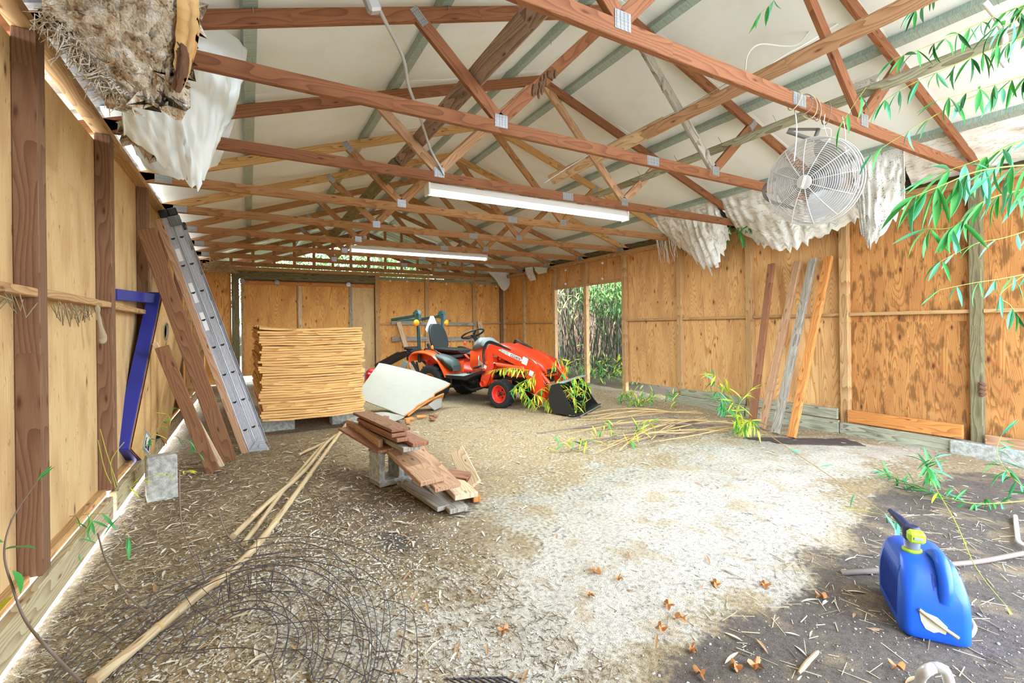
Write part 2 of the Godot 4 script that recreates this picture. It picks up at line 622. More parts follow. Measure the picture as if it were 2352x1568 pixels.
# the soil tones on the floor: brown earth, pale lime dust, damp dark earth plus a painted block shadow, straw-strewn earth; x -3..9, z -13..-0.5
func soil_texture() -> ImageTexture:
	var s := 1280
	var d := PackedByteArray()
	d.resize(s * s * 3)
	var warp := noise(51, 0.9, 4)
	var warp2 := noise(52, 0.9, 4)
	var mott := noise(53, 2.2, 4)
	var grit := noise(54, 30.0, 3)
	var flake := noise(56, 26.0, 2)
	var crack := noise(55, 1.6, 2, FastNoiseLite.TYPE_CELLULAR)
	crack.cellular_return_type = FastNoiseLite.RETURN_DISTANCE2_SUB
	var brown := Color(0.50, 0.41, 0.31)
	var lime := Color(0.86, 0.835, 0.775)
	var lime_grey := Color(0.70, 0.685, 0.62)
	var dark := Color(0.42, 0.38, 0.34)
	var crack2 := noise(57, 4.2, 2, FastNoiseLite.TYPE_CELLULAR)
	crack2.cellular_return_type = FastNoiseLite.RETURN_DISTANCE2_SUB
	var straw := Color(0.66, 0.58, 0.43)
	var tan_ := Color(0.72, 0.62, 0.46)
	# each: centre x, centre z, radius x, radius z, weight
	var lime_at := [[1.5, -1.75, 1.0, 0.45, 1.15], [2.5, -2.0, 0.95, 0.6, 1.1], [3.2, -2.5, 1.0, 0.6, 0.8], [2.0, -2.7, 0.8, 0.5, 0.6], [4.2, -2.7, 0.9, 0.5, 0.75], [0.75, -1.5, 0.5, 0.35, 0.7], [4.8, -2.4, 0.8, 0.5, 0.8], [4.2, -3.4, 1.6, 0.6, 0.35], [0.15, -2.2, 0.5, 0.5, 0.45], [5.6, -2.3, 0.6, 0.3, 0.8]]
	var dark_at := [[2.9, -0.9, 1.15, 0.42, 1.3], [4.3, -1.2, 1.2, 0.45, 1.4], [1.7, -0.9, 0.9, 0.32, 1.3], [0.75, -2.85, 0.35, 0.5, 0.7]]  # last patch paints the hollow block's cast shadow over damp earth
	var brown_at := [[0.7, -3.3, 0.7, 0.9, 0.9], [1.5, -4.2, 0.8, 0.9, 0.5], [0.4, -5.0, 0.9, 1.2, 0.9], [-0.5, -4.3, 0.3, 1.4, 0.9]]
	var tan_at := [[3.0, -5.3, 2.4, 0.9, 1.0], [2.2, -3.9, 1.0, 0.7, 0.6], [4.5, -5.5, 1.6, 1.0, 0.7]]
	for y in s:
		for x in s:
			var wx := -3.0 + 12.0 * x / s
			var wz := -13.0 + 12.5 * y / s
			var px := wx + warp.get_noise_2d(wx, wz) * 0.34 + grit.get_noise_2d(wx, wz) * 0.05
			var pz := wz + warp2.get_noise_2d(wx, wz) * 0.22 + grit.get_noise_2d(wz, wx) * 0.04
			var wl := 0.0
			for a in lime_at:
				wl += a[4] * exp(-(pow((px - a[0]) / a[2], 2.0) + pow((pz - a[1]) / a[3], 2.0)))
			var wd := 0.0
			for a in dark_at:
				wd += a[4] * exp(-(pow((px - a[0]) / a[2], 2.0) + pow((pz - a[1]) / a[3], 2.0)))
			var wb := 0.0
			for a in brown_at:
				wb += a[4] * exp(-(pow((px - a[0]) / a[2], 2.0) + pow((pz - a[1]) / a[3], 2.0)))
			var wt := 0.0
			for a in tan_at:
				wt += a[4] * exp(-(pow((px - a[0]) / a[2], 2.0) + pow((pz - a[1]) / a[3], 2.0)))
			var m := mott.get_noise_2d(wx, wz)
			var g := grit.get_noise_2d(wx, wz)
			var fl := flake.get_noise_2d(wx, wz)
			var c := straw.lerp(brown, clampf(wb + m * 0.5, 0.0, 1.0))
			c = c.lerp(tan_, clampf(wt * 0.8 + m * 0.3, 0.0, 1.0))
			var ed := wl + m * 0.55 + g * 0.30
			c = c.lerp(lime.lerp(lime_grey, clampf((-2.25 - pz) * 1.1 + m * 0.6, 0.0, 1.0)), smoothstep(0.18, 0.85, ed))  # lime turns greyer with depth from the open front
			# pale flakes of lime over the straw-strewn earth
			c = c.lerp(lime, smoothstep(0.08, 0.36, fl + m * 0.25) * 0.75 * clampf(1.0 - wb - wd * 0.7, 0.0, 1.0))
			c = c.lerp(dark, smoothstep(0.42, 0.62, wd + g * 0.25 + m * 0.15 - wl * 0.18))
			var ck := crack.get_noise_2d(px * 1.6, pz * 1.6)
			c = c.lerp(c * 0.45, smoothstep(-0.955, -0.985, ck) * smoothstep(-0.2, 0.2, m) * 0.75)
			c = c.lerp(c * 0.55, smoothstep(-0.93, -0.98, crack2.get_noise_2d(px, pz)) * smoothstep(0.0, 0.25, m) * 0.6)
			c = c.lerp(c * 0.66, clampf(-g * 1.1 - 0.05, 0.0, 0.8))
			c = c.lerp(tan_, smoothstep(0.1, 0.5, mott.get_noise_2d(wz * 1.3 + 40.0, wx * 1.3)) * 0.45)
			put(d, (y * s + x) * 3, c)
	return tex_of(s, s, d)


func detail_texture() -> ImageTexture:
	var s := 1024
	var d := PackedByteArray()
	d.resize(s * s * 3)
	var n1 := noise(61, 0.10, 4)
	var n2 := noise(62, 0.35, 2)
	var n3 := noise(63, 0.02, 3)
	for y in s:
		for x in s:
			var a := n1.get_noise_2d(x, y)
			var b := n2.get_noise_2d(x, y)
			var k := 0.92 + a * 0.34 + b * 0.26 + n3.get_noise_2d(x, y) * 0.16
			k -= smoothstep(0.30, 0.55, -a) * 0.35
			put(d, (y * s + x) * 3, Color(k, k * 0.985, k * 0.96))
	return tex_of(s, s, d)


func vinyl_texture(seed_: int, torn: bool) -> ImageTexture:
	var s := 512
	var d := PackedByteArray()
	d.resize(s * s * 3)
	var n1 := noise(seed_, 0.010, 4)
	var n2 := noise(seed_ + 1, 0.09, 4)
	for y in s:
		for x in s:
			var c := Color(0.97, 0.975, 0.965)
			var st := n1.get_noise_2d(x, y)
			c = c.lerp(Color(0.93, 0.935, 0.90), clampf(st * 0.8, 0.0, 0.5))
			if torn:
				var sp := n2.get_noise_2d(x * 1.6, y * 0.35)
				c = c.lerp(Color(0.30, 0.30, 0.29), smoothstep(0.42, 0.52, sp + st * 0.5) * 0.85)
				c = c.lerp(Color(0.80, 0.79, 0.76), smoothstep(0.1, 0.5, st) * 0.3)
			put(d, (y * s + x) * 3, c)
	return tex_of(s, s, d)


func wool_texture() -> ImageTexture:
	var s := 512
	var d := PackedByteArray()
	d.resize(s * s * 3)
	var n1 := noise(81, 0.012, 4)
	var n2 := noise(82, 0.06, 4)
	for y in s:
		for x in s:
			var a := n1.get_noise_2d(x, y)
			var b := n2.get_noise_2d(x, y)
			var c := Color(0.80, 0.74, 0.63).lerp(Color(0.93, 0.92, 0.90), clampf(a * 1.3 + 0.15, 0.0, 1.0))
			c = c.lerp(Color(0.56, 0.40, 0.24), smoothstep(0.05, 0.5, -a + b * 0.4))
			c = c.lerp(Color(0.40, 0.34, 0.27), smoothstep(0.15, 0.55, b) * 0.5)
			put(d, (y * s + x) * 3, c)
	return tex_of(s, s, d)


func zinc_texture() -> ImageTexture:
	var s := 256
	var d := PackedByteArray()
	d.resize(s * s * 3)
	var n1 := noise(95, 0.03, 3)
	var n2 := noise(96, 0.12, 3)
	for y in s:
		for x in s:
			var k := 0.88 + n1.get_noise_2d(x * 0.3, y * 3.0) * 0.14 + n2.get_noise_2d(x, y) * 0.10
			put(d, (y * s + x) * 3, Color(k, k, k))
	return tex_of(s, s, d)


# ---------------------------------------------------------------- materials
func mat(key: String, colour: Color, rough := 0.8, tex: Texture2D = null, scale := Vector3.ONE, metal := 0.0) -> StandardMaterial3D:
	var m := StandardMaterial3D.new()
	m.resource_name = key
	m.albedo_color = colour
	m.roughness = rough
	m.metallic = metal
	if tex:
		m.albedo_texture = tex
		m.uv1_scale = scale
	M[key] = m
	return m


func relief(m: StandardMaterial3D, tex: Texture2D, cm: float) -> StandardMaterial3D:
	m.heightmap_enabled = true
	m.heightmap_texture = tex
	m.heightmap_scale = cm
	return m


func leafy(key: String, colour: Color, back: Color) -> StandardMaterial3D:
	var m := mat(key, colour, 0.5)
	m.backlight_enabled = true
	m.backlight = back
	m.cull_mode = BaseMaterial3D.CULL_DISABLED
	return m


func make_materials() -> void:
	var lum := Vector3(0.8, 3.6, 1)
	mat("truss_red_shade", Color8(148, 97, 60), 0.75, T.lumber, lum)  # front trusses redder and darker: their shade is put into this colour
	mat("truss_brown_lit", Color8(180, 134, 84), 0.75, T.lumber, lum)  # deeper trusses tanner: warm lamp light is put into this colour
	mat("truss_lit", Color8(214, 172, 108), 0.75, T.lumber, lum)  # chords by the strip light: its yellow glow is put into this colour
	mat("post_pine", Color8(206, 170, 118), 0.8, T.lumber, lum)
	mat("post_dark", Color8(140, 106, 78), 0.8, T.lumber, lum)
	mat("post_green", Color8(150, 142, 104), 0.85, T.weathered, lum)
	mat("board_orange", Color8(222, 152, 78), 0.75, T.lumber, lum)
	mat("board_brown", Color8(196, 158, 122), 0.8, T.lumber, lum)
	mat("board_red", Color8(160, 110, 78), 0.75, T.lumber, lum)
	mat("brace_pink", Color8(190, 162, 142), 0.85, T.weathered, lum)
	mat("plank_brown", Color8(146, 104, 68), 0.8, T.lumber, lum)
	mat("board_grey", Color8(196, 188, 172), 0.85, T.weathered, lum)
	mat("board_pale", Color8(232, 208, 170), 0.75, T.lumber, lum)
	mat("beam_tan", Color8(204, 194, 156), 0.85, T.lumber, lum)
	mat("treated", Color8(196, 196, 168), 0.85, T.weathered, lum)
	mat("sheet_edge", Color8(244, 196, 122), 0.75, T.lumber, Vector3(0.5, 5.0, 1))
	mat("sheet_grey", Color8(176, 174, 162), 0.7, T.vinyl, Vector3(1, 1, 1))
	var ps := Vector3(1.0 / 1.22, 1.0 / 2.44, 1)
	mat("ply_orange", Color8(234, 186, 112), 0.75, T.plywood, ps)
	mat("ply_right", Color8(228, 192, 138), 0.75, T.plywood, ps)
	mat("ply_stained", Color8(196, 150, 92), 0.8, T.plywood_stained, ps)
	mat("ply_pale", Color8(220, 198, 152), 0.75, T.plywood_pale, ps)
	relief(mat("concrete", Color8(190, 190, 180), 0.9, T.concrete, Vector3(3, 3, 1)), T.grain_height, 0.3)
	relief(mat("concrete_tan", Color8(206, 194, 158), 0.9, T.concrete, Vector3(3, 3, 1)), T.grain_height, 0.2)
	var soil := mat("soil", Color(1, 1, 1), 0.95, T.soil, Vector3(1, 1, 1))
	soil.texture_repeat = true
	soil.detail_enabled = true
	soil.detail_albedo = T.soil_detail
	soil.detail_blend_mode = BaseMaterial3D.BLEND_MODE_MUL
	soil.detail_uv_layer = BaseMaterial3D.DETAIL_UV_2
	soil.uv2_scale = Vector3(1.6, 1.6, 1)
	mat("forest_floor", Color8(120, 104, 82), 0.95, T.soil_detail, Vector3(0.8, 0.8, 1))
	mat("gravel", Color8(226, 224, 216), 0.95, T.soil_detail, Vector3(1.5, 1.5, 1))
	var vy := mat("vinyl", Color(0.925, 0.945, 0.94), 0.45, T.vinyl, Vector3(0.5, 0.5, 1))
	relief(vy, T.grain_height, 0.05)
	var vt := mat("vinyl_torn", Color(0.95, 0.95, 0.94), 0.6, T.vinyl_torn, Vector3(1.6, 1.6, 1))
	vt.cull_mode = BaseMaterial3D.CULL_DISABLED
	var wl := relief(mat("wool", Color(1, 1, 1), 1.0, T.wool, Vector3(2.2, 2.2, 2.2)), T.clod_height, 1.0)
	wl.uv1_triplanar = true
	mat("zinc", Color8(178, 200, 190), 0.42, T.zinc, Vector3(1, 6, 1), 0.2)
	mat("roof_metal", Color8(178, 184, 190), 0.35, T.zinc, Vector3(1, 1, 1), 0.8)
	mat("roof_white", Color8(224, 224, 224), 0.5, T.zinc, Vector3(1, 1, 1), 0.0)
	mat("plate_zinc", Color8(176, 178, 178), 0.35, T.zinc, Vector3(4, 4, 1), 0.5)
	mat("aluminium", Color8(214, 218, 224), 0.34, T.zinc, Vector3(0.6, 5, 1), 0.4)
	mat("aluminium_dark", Color8(130, 136, 136), 0.4, T.zinc, Vector3(1, 4, 1), 0.6)
	mat("black_plastic", Color8(24, 26, 28), 0.45)
	mat("black_metal", Color8(30, 32, 33), 0.4)
	mat("frame_green", Color8(36, 66, 64), 0.4)
	mat("rubber", Color8(38, 40, 39), 0.85, T.dust, Vector3(2, 2, 1))
	mat("tractor_red", Color8(232, 62, 20), 0.28)
	M.tractor_red.clearcoat_enabled = true
	M.tractor_red.clearcoat = 0.5
	mat("tractor_orange", Color8(240, 88, 34), 0.32)
	mat("rim_red", Color8(226, 58, 40), 0.4)
	mat("rim_tan", Color8(206, 132, 74), 0.5)
	mat("seat_vinyl", Color8(14, 24, 23), 0.55)
	mat("dash_grey", Color8(146, 162, 160), 0.5)
	mat("fender_grey", Color8(64, 82, 80), 0.5)
	mat("amber", Color8(250, 146, 18), 0.3)
	mat("sticker_white", Color8(238, 238, 232), 0.5)
	mat("sticker_ink", Color8(24, 24, 30), 0.5)
	mat("chrome", Color8(220, 222, 222), 0.2, null, Vector3.ONE, 0.9)
	mat("cornhole_blue", Color8(40, 48, 140), 0.5)
	mat("cornhole_tan", Color8(228, 198, 142), 0.6, T.plywood_pale, Vector3(0.8, 0.5, 1))
	mat("can_blue", Color8(28, 92, 206), 0.33)
	mat("can_ribbed", Color8(26, 64, 168), 0.5)
	mat("can_green", Color8(176, 214, 44), 0.4)
	var clear := mat("can_clear", Color(0.7, 0.72, 0.8, 0.45), 0.15)
	clear.transparency = BaseMaterial3D.TRANSPARENCY_ALPHA
	mat("can_dark", Color8(38, 42, 78), 0.5)
	mat("paper", Color8(222, 224, 190), 0.8)
	mat("fan_grey", Color8(214, 214, 212), 0.4, null, Vector3.ONE, 0.3)
	mat("fan_blade", Color8(178, 178, 176), 0.5)
	mat("fan_dark", Color8(110, 108, 106), 0.7)
	mat("cable_white", Color8(228, 228, 226), 0.5)
	mat("cable_grey", Color8(186, 188, 190), 0.4, null, Vector3.ONE, 0.4)
	mat("wire", Color8(92, 88, 92), 0.5, null, Vector3.ONE, 0.4)
	mat("bamboo_dry", Color8(214, 194, 152), 0.6, T.lumber, Vector3(0.4, 1, 1))
	mat("bamboo_stem", Color8(196, 164, 110), 0.7)
	mat("culm_grey", Color8(84, 72, 60), 0.7)
	mat("culm_pale", Color8(116, 102, 86), 0.7)
	mat("culm_green", Color8(62, 78, 48), 0.6)
	leafy("leaf_green", Color8(64, 158, 70), Color(0.18, 0.42, 0.12))
	leafy("leaf_blue", Color8(94, 182, 138), Color(0.16, 0.38, 0.20))
	leafy("leaf_dark", Color8(34, 104, 52), Color(0.08, 0.24, 0.07))
	leafy("leaf_yellow", Color8(206, 214, 62), Color(0.42, 0.44, 0.08))
	leafy("leaf_forest", Color8(92, 142, 72), Color(0.12, 0.26, 0.07))
	leafy("leaf_brown", Color8(196, 136, 78), Color(0.2, 0.12, 0.04))
	mat("vine_stem", Color8(128, 112, 100), 0.7)
	mat("grass_stem", Color8(172, 176, 70), 0.7)
	mat("twig_green", Color8(150, 164, 70), 0.6)
	mat("mat_dark", Color8(82, 70, 66), 0.95, T.dust, Vector3(3, 3, 1))
	mat("nest", Color8(206, 182, 140), 0.9)
	mat("cobweb", Color8(168, 152, 122), 1.0)
	mat("mud", Color8(126, 92, 70), 1.0, T.concrete, Vector3(6, 6, 1))
	mat("tube_orange", Color8(220, 150, 50), 0.5)
	mat("white_paint", Color8(236, 236, 232), 0.5)
	mat("red_plastic", Color8(190, 26, 34), 0.4)
	var tinted := mat("tinted", Color(1, 1, 1), 0.85)
	tinted.vertex_color_use_as_albedo = true
	tinted.cull_mode = BaseMaterial3D.CULL_DISABLED
	var tube := mat("lamp_tube", Color8(250, 250, 246), 0.4)
	tube.emission_enabled = true
	tube.emission = Color(0.93, 0.985, 1.0)
	tube.emission_energy_multiplier = 2.2
	mat("lamp_body", Color8(232, 232, 226), 0.45)


# ---------------------------------------------------------------- ground
func ground_piece(called: String, label: String, xs: PackedFloat32Array, zs: PackedFloat32Array, m: Material, lift := 0.0) -> void:
	var st := SurfaceTool.new()
	st.begin(Mesh.PRIMITIVE_TRIANGLES)
	for z in zs:
		for x in xs:
			st.set_uv(Vector2((x + 3.0) / 12.0, (z + 13.0) / 12.5))
			st.set_uv2(Vector2(x, z))
			st.set_smooth_group(0)
			st.add_vertex(Vector3(x, ground_y(x, z) + lift, z))
	var w := xs.size()
	for j in zs.size() - 1:
		for i in w - 1:
			var a := j * w + i
			st.add_index(a); st.add_index(a + 1); st.add_index(a + w)
			st.add_index(a + 1); st.add_index(a + w + 1); st.add_index(a + w)
	st.generate_normals()
	var o := MeshInstance3D.new()
	o.mesh = st.commit()
	o.material_override = m
	o.name = numbered(called)
	add_child(o)
	tag(o, label, "floor", "", "structure")


func steps(a: float, b: float, s: float) -> PackedFloat32Array:
	var out := PackedFloat32Array()
	var k := maxi(1, int(ceil(absf(b - a) / s)))
	for i in k + 1:
		out.append(lerpf(a, b, float(i) / k))
	return out


func build_ground() -> void:
	var zs := steps(-11.7, -4.0, 0.1)
	zs.remove_at(zs.size() - 1)
	zs.append_array(steps(-4.0, -0.4, 0.035))
	zs.append_array(steps(-0.3, 0.8, 0.2))
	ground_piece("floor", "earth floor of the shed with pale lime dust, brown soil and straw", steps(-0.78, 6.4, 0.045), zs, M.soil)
	M.gravel.uv1_scale = Vector3(14, 14, 1)
	M.forest_floor.uv1_scale = Vector3(10, 10, 1)
	ground_piece("ground", "sunlit pale gravel strip along the outer side of the ladder wall", steps(-7.0, -0.78, 0.1), steps(-15.0, 3.0, 0.25), M.gravel, -0.004)
	ground_piece("ground", "leaf-strewn forest floor under the bamboo beyond the doorway", steps(6.4, 20.0, 0.3), steps(-24.0, 6.0, 0.4), M.forest_floor, -0.004)
	ground_piece("ground", "open ground behind the end wall", steps(-7.0, 6.4, 0.5), steps(-24.0, -11.7, 0.5), M.forest_floor, -0.004)
	ground_piece("ground", "open ground in front of the shed", steps(-0.78, 6.4, 0.4), steps(0.8, 8.0, 0.4), M.gravel, -0.004)


# ---------------------------------------------------------------- walls
func post(parent: Node3D, lo: Vector3, hi: Vector3, m: Material, called := "post") -> void:
	var b := nb()
	var s := (hi - lo).abs()
	# the grain runs along the longest side
	var ax := s.max_axis_index()
	var basis_ := Basis()
	if ax == 1:
		basis_ = Basis(Vector3.UP, Vector3.LEFT, Vector3.BACK)
		b.box(Transform3D(basis_, (lo + hi) * 0.5), Vector3(s.y, s.x, s.z), 0.004)
	elif ax == 2:
		basis_ = Basis(Vector3.FORWARD, Vector3.UP, Vector3.RIGHT)
		b.box(Transform3D(basis_, (lo + hi) * 0.5), Vector3(s.z, s.y, s.x), 0.004)
	else:
		b.box(Transform3D(basis_, (lo + hi) * 0.5), s, 0.004)
	part(called, b, m, parent)


# a plywood panel with its face veneer upright; `across` is 0 for panels in the plane of x = const, 2 for z = const
func panel(parent: Node3D, lo: Vector3, hi: Vector3, m: Material, called := "plywood_panel") -> void:
	var b := nb()
	var s := (hi - lo).abs()
	var c := (lo + hi) * 0.5
	if s.x < s.z:
		b.box(Transform3D(Basis(Vector3.FORWARD, Vector3.UP, Vector3.RIGHT), c), Vector3(s.z, s.y, s.x), 0.002)
	else:
		b.box(Transform3D(Basis(), c), s, 0.002)
	part(called, b, m, parent)


func build_walls() -> void:
	# --- the wall with the ladder
	var w := structure("wall_left", "bare plywood wall on square posts behind the ladder and blue boards", "wall")
	var pz := [0.35, -0.60, -1.58, -2.79, -4.04, -5.36, -6.58, -7.81, -9.04, -10.26, -11.40]
	for i in pz.size():
		post(w, Vector3(-0.875, 0.19, pz[i] - 0.09), Vector3(-0.79, 2.57, pz[i]), M.post_dark if i in [3, 4, 5, 7] else M.post_pine)
	for i in pz.size() - 1:
		var top := 2.57
		if i in [3, 2]:
			top = 2.525
		panel(w, Vector3(-0.888, 0.20, pz[i] - 0.045), Vector3(-0.876, top, pz[i + 1] - 0.041), M.ply_pale if i < 6 else M.ply_orange)
		post(w, Vector3(-0.875, 1.405 + 0.006 * (i % 2), pz[i] - 0.09), Vector3(-0.795, 1.443 + 0.006 * (i % 2), pz[i + 1]), M.post_pine, "girt")
		post(w, Vector3(-0.925, 0.165, pz[i] - 0.09), Vector3(-0.832, 0.205, pz[i + 1]), M.post_pine, "sole_plate")
	post(w, Vector3(-0.88, 2.57, -4.20), Vector3(-0.79, 2.612, 0.35), M.post_pine, "top_plate")
	post(w, Vector3(-0.88, 2.565, -11.5), Vector3(-0.79, 2.61, -4.205), M.post_pine, "top_plate")
	var beam_z := [0.4, -3.9, -4.0, -5.05, -5.15, -8.3, -8.35, -11.4]
	for k in 4:
		post(w, Vector3(-0.812, 0.045 + 0.01 * k, beam_z[k * 2 + 1]), Vector3(-0.77, 0.19, beam_z[k * 2]), M.beam_tan, "skirt_beam")

	# --- the opposite side wall with the doorway
	w = structure("wall_right", "plywood wall with doorway to the bamboo and boards leaning on it", "wall")
	var rz := [0.45, -0.60, -1.75, -2.91, -4.12, -5.35, -6.66, -7.81, -8.96, -10.35, -11.45]
	for i in rz.size():
		var pm: Material = M.post_pine
		if i == 2:
			pm = M.post_green
		post(w, Vector3(6.17, 0.05 if i == 7 else -0.12, rz[i] - 0.045), Vector3(6.25, 2.58, rz[i] + 0.045), pm)
	for i in rz.size() - 1:
		var a: float = rz[i] + 0.0
		var z: float = rz[i + 1] + 0.004
		if i in [6, 7]:
			panel(w, Vector3(6.25, 2.13, z), Vector3(6.262, 2.58, a), M.ply_right)
			post(w, Vector3(6.17, 2.09, z + 0.045), Vector3(6.25, 2.13, a - 0.045), M.post_pine, "header")
			continue
		var low := 0.02
		if i == 5:
			low = 0.19
		panel(w, Vector3(6.25, low, z), Vector3(6.262, 2.58, a), M.ply_stained if i < 3 else (M.ply_right if i < 8 else M.ply_orange))
		post(w, Vector3(6.195, 1.328, z + 0.045), Vector3(6.25, 1.366, a - 0.045), M.post_pine, "girt")
	post(w, Vector3(6.16, 2.58, -11.5), Vector3(6.25, 2.655, 0.5), M.post_pine, "top_plate")
	post(w, Vector3(6.262, 2.65, -11.5), Vector3(6.30, 2.80, 0.5), M.weathered_fascia if M.has("weathered_fascia") else M.post_green, "eave_board")
	var sk := [[-1.30, -2.93], [-2.95, -4.15], [-4.17, -5.42]]
	for k in 3:
		post(w, Vector3(6.11, -0.11 + 0.02 * k, sk[k][1]), Vector3(6.15, 0.07 + 0.015 * k, sk[k][0]), M.treated, "skirt_board")
	post(w, Vector3(6.125, 0.085, -2.86), Vector3(6.165, 0.225, -1.84), M.board_orange, "sill_board")
	post(w, Vector3(6.125, 0.095, -4.07), Vector3(6.165, 0.22, -2.97), M.treated, "sill_board")
	post(w, Vector3(6.125, 0.105, -5.30), Vector3(6.165, 0.21, -4.17), M.treated, "sill_board")
	post(w, Vector3(6.125, 0.03, -1.68), Vector3(6.165, 0.16, -0.5), M.board_brown, "sill_board")
	var foot := nb()
	foot.box(Transform3D(Basis(Vector3.UP, PI / 2), Vector3(6.15, -0.03, -1.62)), Vector3(0.62, 0.20, 0.14), 0.012)
	part("footing", foot, M.concrete, w)

	# --- the end wall with the sliding door
	w = structure("wall_back", "plywood end wall with a header over the sliding door", "wall")
	for xr in [[-0.79, -0.30, 0.12, 2.50], [2.78, 3.975, 0.1, 2.44], [3.975, 5.305, 0.1, 2.44], [5.305, 6.24, 0.1, 2.44]]:
		panel(w, Vector3(xr[0], xr[2], ZB - 0.012), Vector3(xr[1] - 0.004, xr[3], ZB), M.ply_orange)
	post(w, Vector3(-0.30, 0.0, ZB), Vector3(-0.16, 2.52, ZB + 0.06), M.post_green)
	post(w, Vector3(2.68, 0.0, ZB), Vector3(2.79, 2.52, ZB + 0.06), M.post_pine)
	for x: float in [3.93, 5.26]:
		post(w, Vector3(x, 0.05, ZB), Vector3(x + 0.10, 2.50, ZB + 0.06), M.post_pine)
	post(w, Vector3(6.09, 0.05, ZB), Vector3(6.17, 2.50, ZB + 0.06), M.post_dark)
	post(w, Vector3(-0.16, 2.345, ZB), Vector3(2.68, 2.515, ZB + 0.05), M.post_green, "header")
	for xr in [[2.79, 3.93], [4.03, 5.26], [5.36, 6.09]]:
		post(w, Vector3(xr[0], 2.43, ZB), Vector3(xr[1], 2.50, ZB + 0.045), M.treated, "blocking")
		post(w, Vector3(xr[0], 1.335, ZB), Vector3(xr[1], 1.372, ZB + 0.055), M.post_pine, "girt")
	post(w, Vector3(-0.86, 2.52, ZB - 0.02), Vector3(6.25, 2.60, ZB + 0.07), M.post_pine, "top_plate")
	# the door hangs on the outer side
	var d := structure("door_1", "sliding plywood door of three panels hung behind the stacked sheets", "door")
	var zd := ZB - 0.035
	panel(d, Vector3(-0.12, 0.27, zd - 0.03), Vector3(2.76, 2.42, zd - 0.018), M.post_dark, "added_backing")  # dark sheet added behind the panels to stop light through the seams
	panel(d, Vector3(-0.12, 0.27, zd - 0.012), Vector3(0.955, 2.25, zd), M.ply_orange, "door_panel")
	panel(d, Vector3(0.965, 0.27, zd - 0.012), Vector3(2.10, 2.25, zd), M.ply_orange, "door_panel")
	panel(d, Vector3(2.11, 0.27, zd - 0.012), Vector3(2.67, 2.25, zd), M.ply_pale, "door_panel")
	post(d, Vector3(-0.13, 2.235, zd), Vector3(2.67, 2.31, zd + 0.035), M.board_orange, "top_rail")
	post(d, Vector3(-0.13, 0.27, zd), Vector3(-0.075, 2.235, zd + 0.03), M.post_pine, "stile")
	post(d, Vector3(0.985, 0.27, zd), Vector3(1.065, 2.235, zd + 0.02), M.board_pale, "batten")
	post(d, Vector3(2.085, 0.27, zd), Vector3(2.155, 2.235, zd + 0.02), M.board_grey, "batten")
	for x: float in [-0.10, 0.56, 2.07]:
		var br := nb()
		br.box(Transform3D(Basis(), Vector3(x, 2.29, zd + 0.045)), Vector3(0.09, 0.085, 0.012), 0.004)
		br.box(Transform3D(Basis(), Vector3(x, 2.32, zd + 0.06)), Vector3(0.05, 0.04, 0.03), 0.004)
		part("bracket", br, M.plate_zinc, d)

	# --- beside the open front, unseen behind the camera
	w = structure("wall_front", "unseen plywood wall beside the open front, widened to cut light", "wall")
	panel(w, Vector3(-0.88, 0.0, 0.46), Vector3(0.40, 2.60, 0.475), M.ply_pale)
	panel(w, Vector3(0.49, 0.0, 0.46), Vector3(1.50, 2.60, 0.475), M.ply_pale)  # unseen panel added to hold front light off the ladder-wall posts
	post(w, Vector3(0.40, 0.0, 0.42), Vector3(0.49, 2.62, 0.51), M.post_pine)
	post(w, Vector3(-0.88, 2.60, 0.42), Vector3(6.25, 2.70, 0.50), M.post_pine, "header")


# ---------------------------------------------------------------- roof
func roof_y(x: float) -> float:
	return EAVE + SLOPE * ((x - XL) if x < RIDGE else (2.0 * RIDGE - XL - x))


